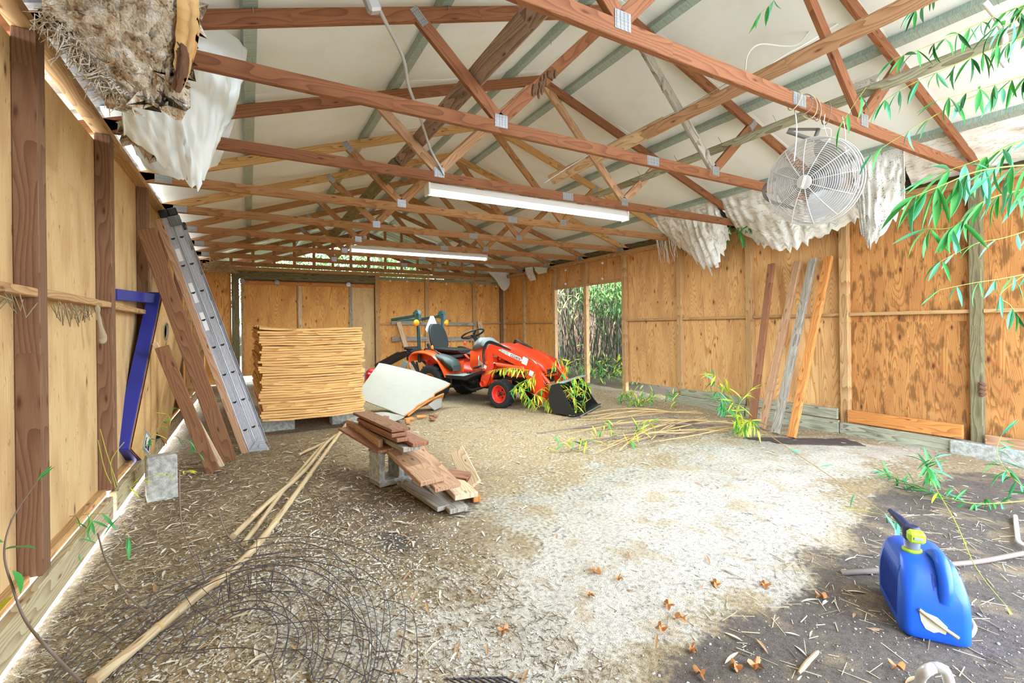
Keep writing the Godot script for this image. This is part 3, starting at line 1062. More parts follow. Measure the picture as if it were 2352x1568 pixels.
func build_roof() -> void:
	var r := structure("ceiling", "roof of white insulation blankets on steel purlins under ribbed metal", "ceiling")
	# ribbed metal: one sheet to a slope, ribs running down the slope
	for side in [0, 1]:
		var b := nb()
		var prof := PackedVector2Array()
		var z := 1.0
		while z > -15.2:
			prof.append_array([Vector2(z, 0.0), Vector2(z - 0.17, 0.0), Vector2(z - 0.19, 0.022), Vector2(z - 0.23, 0.022), Vector2(z - 0.25, 0.0)])
			z -= 0.25
		var x0 := -1.30 if side == 0 else RIDGE
		var x1 := RIDGE if side == 0 else 6.85
		for i in prof.size() - 1:
			if prof[i].is_equal_approx(prof[i + 1]):
				continue
			var pts: Array[Vector3] = []
			for q in [[x0, i], [x1, i], [x1, i + 1], [x0, i + 1]]:
				pts.append(Vector3(q[0], roof_y(q[0]) + 0.19 + prof[q[1]].y, prof[q[1]].x))
			b.quad(pts[0], pts[1], pts[2], pts[3], Vector3.DOWN, Vector2(0, prof[i].x), Vector2(4, prof[i].x), Vector2(4, prof[i + 1].x), Vector2(0, prof[i + 1].x))
			var lift := Vector3(0, 0.006, 0)
			b.quad(pts[0] + lift, pts[1] + lift, pts[2] + lift, pts[3] + lift, Vector3.UP)
		part("metal_roofing", b, M.roof_metal, r)
	# steel purlins: C sections lying on the rafters
	for x: float in [-1.12, 0.03, 1.17, 2.37, 3.07, 4.33, 5.55, 6.62]:
		var y := roof_y(x) + 0.10
		var tilt := atan(SLOPE) * (1.0 if x < RIDGE else -1.0)
		var cuts := [1.0, -3.15, -8.0, -15.0]
		for k in 3:
			var b := nb()
			b.off = Vector2.ZERO
			var sec := PackedVector2Array([Vector2(-0.038, 0), Vector2(0.038, 0), Vector2(0.038, 0.022), Vector2(0.034, 0.022), Vector2(0.034, 0.004), Vector2(-0.034, 0.004), Vector2(-0.034, 0.066), Vector2(0.038, 0.066), Vector2(0.038, 0.07), Vector2(-0.038, 0.07)])
			var bs := Basis(Vector3.BACK, tilt)
			b.prism(Transform3D(bs, Vector3(x, y + 0.003 * (k % 2), 0)), sec, cuts[k] + (0.06 if k else 0.0), cuts[k + 1])
			# the screw points that come through
			for q in 12:
				var zz: float = cuts[k] - 0.3 - q * 0.6
				if zz > cuts[k + 1] and zz > -9.0:
					b.tube([Vector3(x + 0.01, y + 0.01, zz), Vector3(x + 0.012, y - 0.03, zz + 0.004)], 0.0022, 4)
			part("purlin", b, M.zinc, r)
	# insulation blankets between the trusses, sagging a little from purlin to purlin
	var zz := [0.9, -0.3, -1.692, -2.9195, -4.147, -5.3745, -6.602, -7.8295, -9.057, -10.2845, -11.6]
	var nz := noise(201, 1.1, 3)
	for k in zz.size() - 1:
		for side in [0, 1]:
			var x0: float
			var x1: float
			if side == 0:
				x0 = [-0.86, -0.86, -0.26, -0.40][k] if k <= 3 else -0.86
				x1 = RIDGE
			else:
				x0 = RIDGE
				x1 = 6.22
				if k == 4 or k == 3 or k == 2:
					x1 = 5.62
			var nx := 26
			var nq := 9
			var grid: Array = []
			for i in nx + 1:
				var row := PackedVector3Array()
				var x := lerpf(x0, x1, float(i) / nx)
				for j in nq + 1:
					var z := lerpf(zz[k], zz[k + 1], float(j) / nq)
					var y := roof_y(x) + 0.158
					# nearest purlin holds it up
					var dn := 9.0
					for px: float in [-1.12, 0.03, 1.17, 2.37, 3.07, 4.33, 5.55, 6.62]:
						dn = minf(dn, absf(x - px))
					var bell := smoothstep(0.05, 0.5, dn)
					y -= bell * (0.022 + 0.012 * nz.get_noise_2d(x * 0.8 + k * 9.0, z)) + 0.006 * nz.get_noise_2d(x * 3.0, z * 3.0)
					# the laps between blankets
					var e := minf(float(j), float(nq - j))
					if e < 1.0:
						y += 0.010
					row.append(Vector3(x, y, z))
				grid.append(row)
			var b := nb()
			b.off = Vector2(k * 0.37, side * 0.41)
			b.sheet(grid, -0.03 if side == 0 else -0.03, (x1 - x0), 1.22)
			part("insulation_blanket", b, M.vinyl, r)
	# ridge cap
	var rc := nb()
	rc.bar(Vector3(RIDGE, roof_y(RIDGE) + 0.225, 1.0), Vector3(RIDGE, roof_y(RIDGE) + 0.225, -15.2), Vector3.UP, 0.02, 0.3)
	part("ridge_cap", rc, M.roof_metal, r)


func gang_plate(parent: Node3D, x: float, y: float, z: float, w := 0.10, h := 0.09, turn := 0.0) -> void:
	var b := nb()
	var xf := Transform3D(Basis(Vector3.BACK, turn), Vector3(x, y, z + 0.0212))
	b.box(xf, Vector3(w, h, 0.002), 0.0)
	for i in 4:
		b.box(xf * Transform3D(Basis(), Vector3(-w * 0.36 + w * 0.24 * i, 0, 0.002)), Vector3(w * 0.10, h * 0.92, 0.002), 0.0)
	part("gang_plate", b, M.plate_zinc, parent)


func build_trusses() -> void:
	var labels := [
		"roof truss over the open front, its lower chord wrapped with wire loops above the fan",
		"second roof truss from the open front, a wasp nest crusted on its web",
		"roof truss whose lower chord carries the longer-looking fluorescent strip light",
		"tan roof truss just behind the fluorescent light closer to the open front",
		"tan roof truss above the door bracket wall, fifth from the open front",
		"roof truss that carries the fluorescent strip light closer to the end wall",
		"third roof truss from the end wall, behind the far strip light",
		"second roof truss from the end wall, torn insulation hanging at one end",
	]
	for i in 8:
		var z := truss_z[i]
		var t := thing("roof_truss", labels[i], "roof truss", Vector3(0, EAVE - 0.015, z), "roof trusses")
		t.set_meta("kind", "structure")
		var m: Material = M.truss_red_shade if i < 3 else M.truss_brown_lit
		var yc := EAVE - 0.015 + 0.045
		var b := nb()
		b.bar(Vector3(XL - 0.06, yc, z), Vector3(XR + 0.06, yc, z), Vector3.UP, 0.09, 0.038)
		part("bottom_chord", b, m, t)
		var apex := Vector3(RIDGE, roof_y(RIDGE) + 0.048, z)
		var le := Vector3(-1.25, roof_y(-1.25) + 0.048, z)
		var re := Vector3(2.0 * RIDGE + 1.25, roof_y(-1.25) + 0.048, z)
		for e in [le, re]:
			b = nb()
			b.bar(e, apex, Vector3.UP, 0.09, 0.038)
			part("top_chord", b, m if i != 3 and i != 4 else M.truss_lit, t)
		var j1 := Vector3(1.57, yc + 0.05, z)
		var j2 := Vector3(3.87, yc + 0.05, z)
		var q1 := Vector3(0.98, roof_y(0.98) + 0.03, z)
		var q2 := Vector3(2.0 * RIDGE - 0.98, roof_y(0.98) + 0.03, z)
		for ends in [[j1, q1], [j1, apex - Vector3(0.05, 0.03, 0)], [j2, apex + Vector3(0.05, -0.03, 0)], [j2, q2]]:
			b = nb()
			b.bar(ends[0], ends[1], Vector3.UP, 0.085, 0.036)
			if i == 1 and ends[0] == j2 and ends[1].x < 3.0:
				# the rotten web: grey, split and bulging
				for q in 24:
					var f := rng.randf()
					b.blob(ends[0].lerp(ends[1], f) + rv(0.018), Vector3(0.022, 0.05, 0.026) * rng.randf_range(0.5, 1.1), 6, 4)
				part("rotten_web", b, M.board_grey, t)
				continue
			part("web", b, M.truss_red_shade if i < 2 else (M.truss_brown_lit if i != 2 else M.board_brown), t)
		gang_plate(t, 1.57, yc + 0.04, z)
		gang_plate(t, 3.87, yc + 0.04, z)
		gang_plate(t, 3.05, yc, z, 0.14, 0.08)
		gang_plate(t, q1.x, q1.y, z, 0.06, 0.12, 0.75)
		gang_plate(t, q2.x, q2.y, z, 0.06, 0.12, -0.75)
		gang_plate(t, XL + 0.12, yc, z, 0.13, 0.075)
		gang_plate(t, XR - 0.2, yc, z, 0.13, 0.075)
	# crust of mud-dauber nests and rot on two webs
	var crust := nb()
	for k in 26:
		var f := rng.randf()
		var p := Vector3(lerpf(1.83, 2.02, f), lerpf(2.95, 3.16, f), truss_z[1] + 0.024)
		crust.blob(p + Vector3(rng.randf_range(-0.03, 0.03), rng.randf_range(-0.03, 0.03), 0), Vector3(0.012, 0.03, 0.012), 6, 4)
	solo("wasp_nest", crust, M.mud, "crusty mud wasp nest stuck to a red-brown web of the second truss", "wasp nest")
	# boards nailed along the trusses
	var lb := thing("brace_board", "long dirty pink-brown brace board running down the building over the truss webs", "brace board", Vector3(1.37, 2.9, -6.0), "brace boards")
	var bb := nb()
	bb.bar(Vector3(1.39, 2.98, -0.6), Vector3(1.39, 2.98, -4.9), Vector3(-0.68, 0.73, 0), 0.13, 0.036)
	part("board", bb, M.brace_pink, lb)
	bb = nb()
	bb.bar(Vector3(1.36, 2.95, -4.8), Vector3(1.36, 2.95, -9.2), Vector3(-0.68, 0.73, 0), 0.14, 0.036)
	part("board", bb, M.post_green, lb)
	bb = nb()
	bb.bar(Vector3(3.42, 3.125, 0.4), Vector3(3.42, 3.125, -3.35), Vector3(-0.72, 0.69, 0), 0.10, 0.036)
	solo("brace_board", bb, M.board_brown, "rotten brown brace board under the ridge, with armoured cable along it", "brace board", "brace boards")
	bb = nb()
	bb.bar(Vector3(3.43, 3.14, -3.1), Vector3(3.43, 3.14, -5.0), Vector3(-0.72, 0.69, 0), 0.13, 0.036)
	solo("brace_board", bb, M.board_pale, "pale whitish brace board continuing the rotten one toward the strip light", "brace board", "brace boards")
	bb = nb()
	bb.bar(Vector3(4.13, 3.01, 0.3), Vector3(4.13, 3.01, -5.0), Vector3(-0.7, 0.7, 0), 0.075, 0.036)
	for k in 5:
		bb.tube([Vector3(4.11, 3.03, -1.9 - k * 0.55), Vector3(4.05, 3.09, -1.9 - k * 0.55)], 0.003, 4)
	solo("brace_board", bb, M.treated, "narrow greenish brace board with bent nails standing up from it", "brace board", "brace boards")
	# the open gable of the end wall: a frame of upright studs
	var g := thing("gable_frame", "open gable frame of close upright studs above the end wall", "roof truss", Vector3(0, 2.6, ZB))
	g.set_meta("kind", "structure")
	var zg := ZB + 0.02
	bb = nb()
	bb.bar(Vector3(XL - 0.06, 2.66, zg), Vector3(XR + 0.06, 2.66, zg), Vector3.UP, 0.09, 0.038)
	part("bottom_chord", bb, M.truss_brown_lit, g)
	var ga := Vector3(RIDGE, roof_y(RIDGE) + 0.048, zg)
	for s: float in [-1.0, 1.0]:
		bb = nb()
		bb.bar(ga + Vector3(s * 3.97, -3.97 * SLOPE, 0), ga, Vector3.UP, 0.09, 0.038)
		part("top_chord", bb, M.truss_brown_lit, g)
	var sx := -0.3
	while sx < 5.9:
		if roof_y(sx) > 2.78:
			bb = nb()
			bb.bar(Vector3(sx, 2.70, zg), Vector3(sx, roof_y(sx) + 0.01, zg), Vector3.BACK, 0.036, 0.062)
			part("stud", bb, M.truss_brown_lit, g)
		sx += 0.405
	# the roof runs on past the gable over two more pairs of rafters
	for z: float in [-13.0, -14.4]:
		for s: float in [-1.0, 1.0]:
			bb = nb()
			var ap := Vector3(RIDGE, roof_y(RIDGE) + 0.048, z)
			bb.bar(ap + Vector3(s * 3.97, -3.97 * SLOPE, 0), ap, Vector3.UP, 0.11, 0.038)
			solo("rafter", bb, M.truss_red_shade, "reddish rafter of the roof overhang seen through the open gable", "rafter", "rafters of the overhang")


# ---------------------------------------------------------------- strip lights
func strip_light(x0: float, x1: float, y: float, z: float, label: String) -> void:
	var l := thing("strip_light", label, "strip light", Vector3((x0 + x1) * 0.5, y - 0.11, z), "fluorescent strip lights")
	var b := nb()
	var sec := PackedVector2Array([Vector2(-0.03, 0.11), Vector2(0.03, 0.11), Vector2(0.045, 0.075), Vector2(0.055, 0.045), Vector2(-0.055, 0.045), Vector2(-0.045, 0.075)])
	var xf := Transform3D(Basis(Vector3.FORWARD, Vector3.UP, Vector3.RIGHT), Vector3(0, y - 0.11, z))
	b.prism(xf, sec, x0, x1)
	part("housing", b, M.lamp_body, l)
	for x in [x0 - 0.006, x1 + 0.006]:
		b = nb()
		b.box(Transform3D(Basis(), Vector3(x, y - 0.06, z)), Vector3(0.02, 0.11, 0.125), 0.006)
		part("end_cap", b, M.lamp_body, l)
	for dz: float in [-0.028, 0.028]:
		b = nb()
		b.tube([Vector3(x0 + 0.01, y - 0.088, z + dz), Vector3((x0 + x1) * 0.5, y - 0.088, z + dz), Vector3(x1 - 0.01, y - 0.088, z + dz)], 0.019, 12)
		part("fluorescent_tube", b, M.lamp_tube, l)
	var a := AreaLight3D.new()
	a.name = "strip_glow"
	a.area_size = Vector2(x1 - x0, 0.11)
	a.light_color = Color(0.93, 0.985, 1.0)
	a.light_energy = 9.0
	a.area_range = 20.0
	a.area_attenuation = 2.0
	a.shadow_enabled = true
	l.add_child(a)
	a.transform = Transform3D(Basis.looking_at(Vector3.DOWN, Vector3.FORWARD), Vector3(0, -0.006, 0))


func build_lights() -> void:
	strip_light(1.49, 3.95, 2.612, -4.215, "lit white strip light below the third truss, at the end of the grey conduit")
	strip_light(1.47, 3.90, 2.612, -7.90, "lit white strip light deeper in the shed, near the end wall")


# ---------------------------------------------------------------- tractor (local: x forward, y up, z toward the open front)
func P2(a: Array) -> PackedVector2Array:
	var out := PackedVector2Array()
	for p in a:
		out.append(Vector2(p[0], p[1]))
	return out


func wheel(t: Node3D, called: String, c: Vector3, r: float, w: float, rim_r: float, lugs: int, rim_mat: Material, side: float) -> void:
	var xf := Transform3D(Basis(Vector3.RIGHT, PI / 2), c)
	var b := nb()
	var prof: Array = []
	var pts := [[rim_r, -0.46], [rim_r + 0.02, -0.5], [lerpf(rim_r, r, 0.6), -0.53], [r * 0.955, -0.47], [r * 0.965, -0.3], [r * 0.968, 0.0], [r * 0.965, 0.3], [r * 0.955, 0.47], [lerpf(rim_r, r, 0.6), 0.53], [rim_r + 0.02, 0.5], [rim_r, 0.46]]
	for p in pts:
		prof.append(Vector2(p[0], p[1] * w))
	b.lathe(xf, prof, 40, false)
	for k in lugs:
		for s: float in [-1.0, 1.0]:
			var an := TAU * (k + 0.25 * s) / lugs
			var bs := Basis(Vector3.BACK, an) * Basis(Vector3.UP, PI / 2) * Basis(Vector3.FORWARD, 0.0)
			var mid := c + Vector3(cos(an) * r * 0.975, sin(an) * r * 0.975, s * w * 0.25)
			var radial := Vector3(cos(an), sin(an), 0)
			var tang := Vector3(-sin(an), cos(an), 0)
			var x := (Vector3(0, 0, s) * 0.82 - tang * 0.57).normalized()
			var y := radial
			var z := x.cross(y).normalized()
			b.box(Transform3D(Basis(x, y, z), mid), Vector3(w * 0.52, r * 0.075, r * 0.085), 0.004)
	var o := part(called, b, M.rubber, t, true)
	var b2 := nb()
	b2.lathe(xf, [Vector2(0.001, side * w * 0.10), Vector2(rim_r * 0.28, side * w * 0.10), Vector2(rim_r * 0.30, side * w * 0.06), Vector2(rim_r * 0.70, side * w * 0.0), Vector2(rim_r * 0.86, side * w * 0.06), Vector2(rim_r * 0.90, side * w * 0.40), Vector2(rim_r * 0.99, side * w * 0.47), Vector2(rim_r * 1.04, side * w * 0.48), Vector2(rim_r * 1.04, side * w * 0.44), Vector2(rim_r * 0.98, -side * w * 0.40)], 32, false)
	part("rim", b2, rim_mat, o, true)
	var b3 := nb()
	b3.lathe(xf, [Vector2(0.001, side * w * 0.24), Vector2(rim_r * 0.2, side * w * 0.22), Vector2(rim_r * 0.24, side * w * 0.09)], 16, false)
	for k in 5:
		var an := TAU * k / 5.0
		b3.lathe(Transform3D(Basis(Vector3.RIGHT, PI / 2), c + Vector3(cos(an), sin(an), 0) * rim_r * 0.45), [Vector2(0.001, side * w * 0.12), Vector2(0.010, side * w * 0.12), Vector2(0.012, side * w * 0.02)], 8, false)
	part("hub", b3, M.black_metal, o, true)


func ring(x: float, pts: Array) -> PackedVector3Array:
	var out := PackedVector3Array()
	for p in pts:
		out.append(Vector3(x, p[0], p[1]))
	return out


# a strip of sheet along a 2D path in x, y between z0 and z1
func band(path: Array, z0: float, z1: float, th: float, crown := 0.0) -> Mb:
	var b := nb()
	var grid: Array = []
	for p in path:
		var row := PackedVector3Array()
		for k in 6:
			var f := k / 5.0
			row.append(Vector3(p[0], p[1] - crown * pow(absf(f * 2.0 - 1.0), 3.0), lerpf(z0, z1, f)))
		grid.append(row)
	return b.sheet(grid, th)


func build_tractor() -> void:
	var t := thing("tractor", "small orange compact tractor with a front loader, parked near the doorway", "tractor", Vector3(3.1827, 0.0, -7.9364), "", Basis(Vector3.UP, deg_to_rad(-66.5)))
	var I := Transform3D()
	for s: float in [1.0, -1.0]:
		wheel(t, "rear_tyre", Vector3(0, 0.305, s * 0.41), 0.31, 0.23, 0.155, 15, M.rim_tan, s)
		wheel(t, "front_tyre", Vector3(1.5, 0.215, s * 0.40), 0.222, 0.17, 0.132, 16, M.rim_red, s)
		# fenders
		var path := [[-0.50, 0.66], [-0.49, 0.76], [-0.43, 0.81], [-0.27, 0.835], [-0.08, 0.825], [0.08, 0.785], [0.22, 0.69], [0.32, 0.56], [0.39, 0.44]]
		part("fender", band(path, 0.24 * s, 0.53 * s, 0.02 * s, 0.03), M.tractor_orange, t, true)
		var b := nb()
		var poly := P2([[-0.49, 0.70], [-0.44, 0.80], [-0.27, 0.82], [-0.08, 0.81], [0.08, 0.77], [0.22, 0.68], [0.40, 0.66], [0.56, 0.69], [0.56, 0.50], [0.40, 0.46], [0.32, 0.50], [0.22, 0.60], [0.05, 0.66], [-0.2, 0.68], [-0.42, 0.66]])
		b.prism(I, poly, s * 0.24, s * 0.27)
		part("fender_panel", b, M.tractor_orange, t, true)
		b = nb()
		b.loft([ring(0.12, [[0.80, s * 0.30], [0.80, s * 0.48], [0.74, s * 0.50], [0.74, s * 0.28]]), ring(0.30, [[0.765, s * 0.29], [0.765, s * 0.49], [0.66, s * 0.51], [0.66, s * 0.27]]), ring(0.46, [[0.70, s * 0.28], [0.69, s * 0.48], [0.56, s * 0.50], [0.56, s * 0.26]]), ring(0.52, [[0.62, s * 0.28], [0.61, s * 0.46], [0.52, s * 0.47], [0.52, s * 0.27]])])
		part("console", b, M.fender_grey, t, true)
		b = nb()
		b.tube(smooth([Vector3(-0.22, 0.81, s * 0.42), Vector3(-0.20, 0.875, s * 0.42), Vector3(-0.02, 0.87, s * 0.42), Vector3(0.12, 0.82, s * 0.42), Vector3(0.18, 0.74, s * 0.42)], 5), 0.014, 8)
		part("grab_rail", b, M.black_plastic, t, true)
		# roll bar, folded back
		b = nb()
		b.bar(Vector3(-0.47, 0.62, s * 0.31), Vector3(-0.50, 1.48, s * 0.31), Vector3.RIGHT, 0.055, 0.05, 0.008)
		part("roll_bar_post", b, M.frame_green, t, true)
		b = nb()
		b.bar(Vector3(-0.56, 1.475, s * 0.31), Vector3(-1.23, 1.415, s * 0.31), Vector3.UP, 0.05, 0.045, 0.008)
		part("roll_bar_arm", b, M.frame_green, t, true)
		b = nb()
		b.prism(I, P2([[-0.58, 1.44], [-0.44, 1.40], [-0.44, 1.50], [-0.47, 1.57], [-0.53, 1.58], [-0.60, 1.53]]), s * 0.28, s * 0.345)
		for q in [[-0.48, 1.52], [-0.57, 1.49]]:
			b.tube([Vector3(q[0], q[1], s * 0.25), Vector3(q[0], q[1], s * 0.37)], 0.014, 8)
		part("roll_bar_hinge", b, M.frame_green, t, true)
		b = nb()
		b.lathe(Transform3D(Basis(Vector3.BACK, -PI / 2), Vector3(-0.47, 1.345, s * 0.375)), [Vector2(0.001, -0.035), Vector2(0.045, -0.03), Vector2(0.058, -0.01), Vector2(0.058, 0.015), Vector2(0.03, 0.03), Vector2(0.001, 0.032)], 18, false)
		part("flasher_lamp", b, M.amber, t, true)
	var b := nb()
	b.bar(Vector3(-1.22, 1.415, -0.335), Vector3(-1.22, 1.415, 0.335), Vector3.UP, 0.05, 0.045, 0.008)
	part("roll_bar_crossbar", b, M.frame_green, t, true)
	# slow-vehicle sign, seen from behind
	b = nb()
	b.prism(Transform3D(Basis(Vector3.UP, PI / 2), Vector3(-0.46, 0, 0.0)), P2([[-0.14, 1.17], [0.14, 1.17], [0.17, 1.22], [0.04, 1.47], [-0.04, 1.47], [-0.17, 1.22]]), -0.003, 0.003)
	part("sign_plate", b, M.sticker_white, t, true)
	# chassis, gearbox, platform
	b = nb()
	b.box(Transform3D(Basis(), Vector3(0.45, 0.36, 0)), Vector3(1.3, 0.26, 0.34), 0.03)
	b.box(Transform3D(Basis(), Vector3(0.0, 0.36, 0)), Vector3(0.42, 0.34, 0.44), 0.04)
	b.tube([Vector3(0, 0.305, -0.4), Vector3(0, 0.305, 0.4)], 0.06, 12)
	b.box(Transform3D(Basis(), Vector3(1.35, 0.34, 0)), Vector3(0.9, 0.14, 0.26), 0.02)
	b.tube([Vector3(1.5, 0.215, -0.36), Vector3(1.5, 0.24, 0.0), Vector3(1.5, 0.215, 0.36)], 0.045, 10)
	b.tube(smooth([Vector3(0.5, 0.3, 0.2), Vector3(0.8, 0.22, 0.3), Vector3(1.05, 0.3, 0.22)], 4), 0.03, 8)
	for k in 9:
		b.box(Transform3D(Basis(Vector3.BACK, rng.randf()), Vector3(rng.randf_range(0.6, 1.15), rng.randf_range(0.32, 0.48), rng.randf_range(0.15, 0.27))), Vector3(0.10, 0.06, 0.05), 0.01)
	part("chassis", b, M.black_metal, t, true)
	for s: float in [1.0, -1.0]:
		b = nb()
		b.prism(I, P2([[0.38, 0.455], [0.80, 0.455], [1.10, 0.545], [1.16, 0.555], [1.16, 0.52], [1.0, 0.46], [0.86, 0.40], [0.40, 0.405]]), s * 0.14, s * 0.52)
		part("platform", b, M.black_plastic, t, true)
		b = nb()
		b.box(Transform3D(Basis(), Vector3(0.60, 0.462, s * 0.33)), Vector3(0.42, 0.012, 0.36), 0.004)
		part("foot_mat", b, M.dash_grey, t, true)
		b = nb()
		b.bar(Vector3(0.86, 0.58, s * 0.30), Vector3(1.02, 0.62, s * 0.30), Vector3.UP, 0.03, 0.09, 0.008)
		part("pedal", b, M.black_metal, t, true)
	# seat support, tunnel
	b = nb()
	b.loft([ring(-0.42, [[0.46, -0.22], [0.46, 0.22], [0.70, 0.20], [0.70, -0.20]]), ring(0.30, [[0.46, -0.22], [0.46, 0.22], [0.68, 0.19], [0.68, -0.19]]), ring(0.52, [[0.44, -0.17], [0.44, 0.17], [0.58, 0.14], [0.58, -0.14]]), ring(0.80, [[0.44, -0.14], [0.44, 0.14], [0.56, 0.11], [0.56, -0.11]])])
	part("tunnel", b, M.rim_red, t, true)
	b = nb()
	b.box(Transform3D(Basis(), Vector3(-0.06, 0.74, 0)), Vector3(0.50, 0.09, 0.34), 0.02)
	part("seat_base", b, M.black_metal, t, true)
	b = nb()
	var cus: Array = []
	for q in [[-0.30, 0.06, 0.16], [-0.24, 0.10, 0.21], [-0.05, 0.10, 0.235], [0.15, 0.095, 0.235], [0.30, 0.09, 0.22], [0.36, 0.05, 0.18]]:
		var r := PackedVector3Array()
		for k in 16:
			var an := TAU * k / 16
			r.append(Vector3(q[0], 0.84 + sin(an) * q[1] * 0.55 + 0.035 * pow(absf(cos(an)), 3.0) - 0.03 * (q[0] + 0.3), cos(an) * q[2]))
		cus.append(r)
	b.loft(cus)
	part("seat_cushion", b, M.seat_vinyl, t, true)
	b = nb()
	var bk: Array = []
	for q in [[0.84, 0.17, -0.30], [0.92, 0.22, -0.30], [1.05, 0.225, -0.33], [1.18, 0.21, -0.37], [1.28, 0.16, -0.40], [1.325, 0.08, -0.415]]:
		var r := PackedVector3Array()
		for k in 16:
			var an := TAU * k / 16
			r.append(Vector3(q[2] + sin(an) * 0.065 + 0.05 * pow(absf(cos(an)), 3.0), q[0], cos(an) * q[1]))
		bk.append(r)
	b.loft(bk)
	var seat := part("seat_back", b, M.seat_vinyl, t, true)
	for k in 3:
		b = nb()
		b.tube(smooth([Vector3(-0.265, 0.98, -0.10 + 0.035 * k), Vector3(-0.295, 1.10, -0.12 + 0.035 * k), Vector3(-0.33, 1.22, -0.10 + 0.03 * k)], 4), 0.007, 6)
		part("seam", b, M.black_plastic, seat, true)
	b = nb()
	b.tube(smooth([Vector3(-0.30, 0.90, 0.22), Vector3(-0.20, 0.86, 0.27), Vector3(0.02, 0.80, 0.27)], 4), 0.014, 6)
	b.box(Transform3D(Basis(Vector3.BACK, 0.5), Vector3(-0.29, 0.92, 0.25)), Vector3(0.05, 0.10, 0.04), 0.008)
	part("seat_belt", b, M.black_plastic, t, true)
	b = nb()
	b.lathe(Transform3D(Basis(), Vector3(-0.08, 0.80, 0.36)), [Vector2(0.006, 0.0), Vector2(0.008, 0.06), Vector2(0.022, 0.065), Vector2(0.022, 0.12), Vector2(0.012, 0.14), Vector2(0.001, 0.142)], 10, false)
	part("lever", b, M.amber, t, true)
	# steering column, cowl, wheel
	b = nb()
	b.loft([ring(0.60, [[0.46, -0.13], [0.46, 0.13], [0.84, 0.12], [0.84, -0.12]]), ring(0.74, [[0.46, -0.15], [0.46, 0.15], [0.93, 0.13], [0.93, -0.13]]), ring(0.98, [[0.46, -0.20], [0.46, 0.20], [0.93, 0.19], [0.93, -0.19]])])
	part("dash_panel", b, M.tractor_orange, t, true)
	b = nb()
	b.loft([ring(0.64, [[0.86, -0.13], [0.86, 0.13], [0.885, 0.12], [0.885, -0.12]]), ring(0.74, [[0.88, -0.17], [0.88, 0.17], [1.02, 0.13], [1.02, -0.13]]), ring(0.83, [[0.90, -0.20], [0.90, 0.20], [1.075, 0.13], [1.075, -0.13]]), ring(0.90, [[0.92, -0.22], [0.92, 0.22], [1.06, 0.14], [1.06, -0.14]]), ring(1.0, [[0.92, -0.22], [0.92, 0.22], [0.98, 0.18], [0.98, -0.18]])])
	part("dash_cowl", b, M.dash_grey, t, true)
	b = nb()
	b.tube([Vector3(0.76, 0.86, 0), Vector3(0.58, 1.10, 0)], 0.035, 10)
	part("steering_column", b, M.black_plastic, t, true)
	b = nb()
	var sw := Transform3D(Basis(Vector3.BACK, 0.42), Vector3(0.555, 1.135, 0))
	var ringp: Array = []
	for k in 28:
		var an := TAU * k / 28
		ringp.append(sw * Vector3(cos(an) * 0.20, 0, sin(an) * 0.20))
	b.tube(ringp, 0.016, 8, true)
	for k in 3:
		var an := TAU * k / 3 + 0.5
		b.bar(sw * Vector3(0, -0.03, 0), sw * Vector3(cos(an) * 0.195, 0, sin(an) * 0.195), sw.basis.y, 0.012, 0.04, 0.004)
	b.lathe(sw, [Vector2(0.001, 0.0), Vector2(0.045, -0.01), Vector2(0.05, -0.03), Vector2(0.03, -0.05)], 14, false)
	part("steering_wheel", b, M.black_plastic, t, true)
	b = nb()
	b.blob(Vector3(0.50, 0.98, 0.14), Vector3(0.028, 0.035, 0.028), 10, 6)
	b.tube([Vector3(0.50, 0.97, 0.14), Vector3(0.62, 0.88, 0.13)], 0.008, 6)
	part("throttle_knob", b, M.tractor_orange, t, true)
	# hood
	var hood: Array = []
	for q in [[0.98, 0.93, 0.20, 0.60], [1.10, 0.975, 0.23, 0.58], [1.30, 0.985, 0.245, 0.60], [1.55, 0.945, 0.24, 0.62], [1.80, 0.87, 0.23, 0.60], [2.00, 0.79, 0.215, 0.56], [2.12, 0.70, 0.19, 0.52], [2.17, 0.62, 0.16, 0.50]]:
		var w: float = q[2]
		hood.append(ring(q[0], [[q[3], -w], [lerpf(q[3], q[1], 0.55), -w * 1.02], [q[1] - 0.05, -w * 0.95], [q[1] - 0.012, -w * 0.72], [q[1], -w * 0.3], [q[1], w * 0.3], [q[1] - 0.012, w * 0.72], [q[1] - 0.05, w * 0.95], [lerpf(q[3], q[1], 0.55), w * 1.02], [q[3], w]]))
	b = nb()
	b.loft(hood)
	var hd := part("hood", b, M.tractor_red, t, true)
	for s: float in [1.0, -1.0]:
		b = nb()
		b.prism(I, P2([[1.42, 0.70], [1.60, 0.78], [1.76, 0.73], [1.86, 0.66], [1.62, 0.66]]), s * 0.236, s * 0.252)
		part("side_grille", b, M.black_plastic, hd, true)
		b = nb()
		b.prism(I, P2([[1.18, 0.62], [1.95, 0.62], [2.10, 0.56], [2.02, 0.47], [1.52, 0.47], [1.34, 0.56]]), s * 0.20, s * 0.25)
		part("side_panel", b, M.tractor_red, t, true)
		b = nb()
		b.prism(I, P2([[1.60, 0.575], [1.92, 0.555], [1.93, 0.515], [1.66, 0.525]]), s * 0.25, s * 0.258)
		part("side_vent", b, M.black_plastic, t, true)
	b = nb()
	b.prism(Transform3D(Basis(Vector3.UP, PI / 2), Vector3(2.165, 0, 0)), P2([[-0.13, 0.52], [0.13, 0.52], [0.14, 0.60], [-0.14, 0.60]]), -0.01, 0.012)
	part("grille", b, M.black_plastic, t, true)
	b = nb()
	b.box(Transform3D(Basis(), Vector3(1.72, 0.43, 0)), Vector3(0.75, 0.10, 0.40), 0.02)
	part("bumper_frame", b, M.black_metal, t, true)
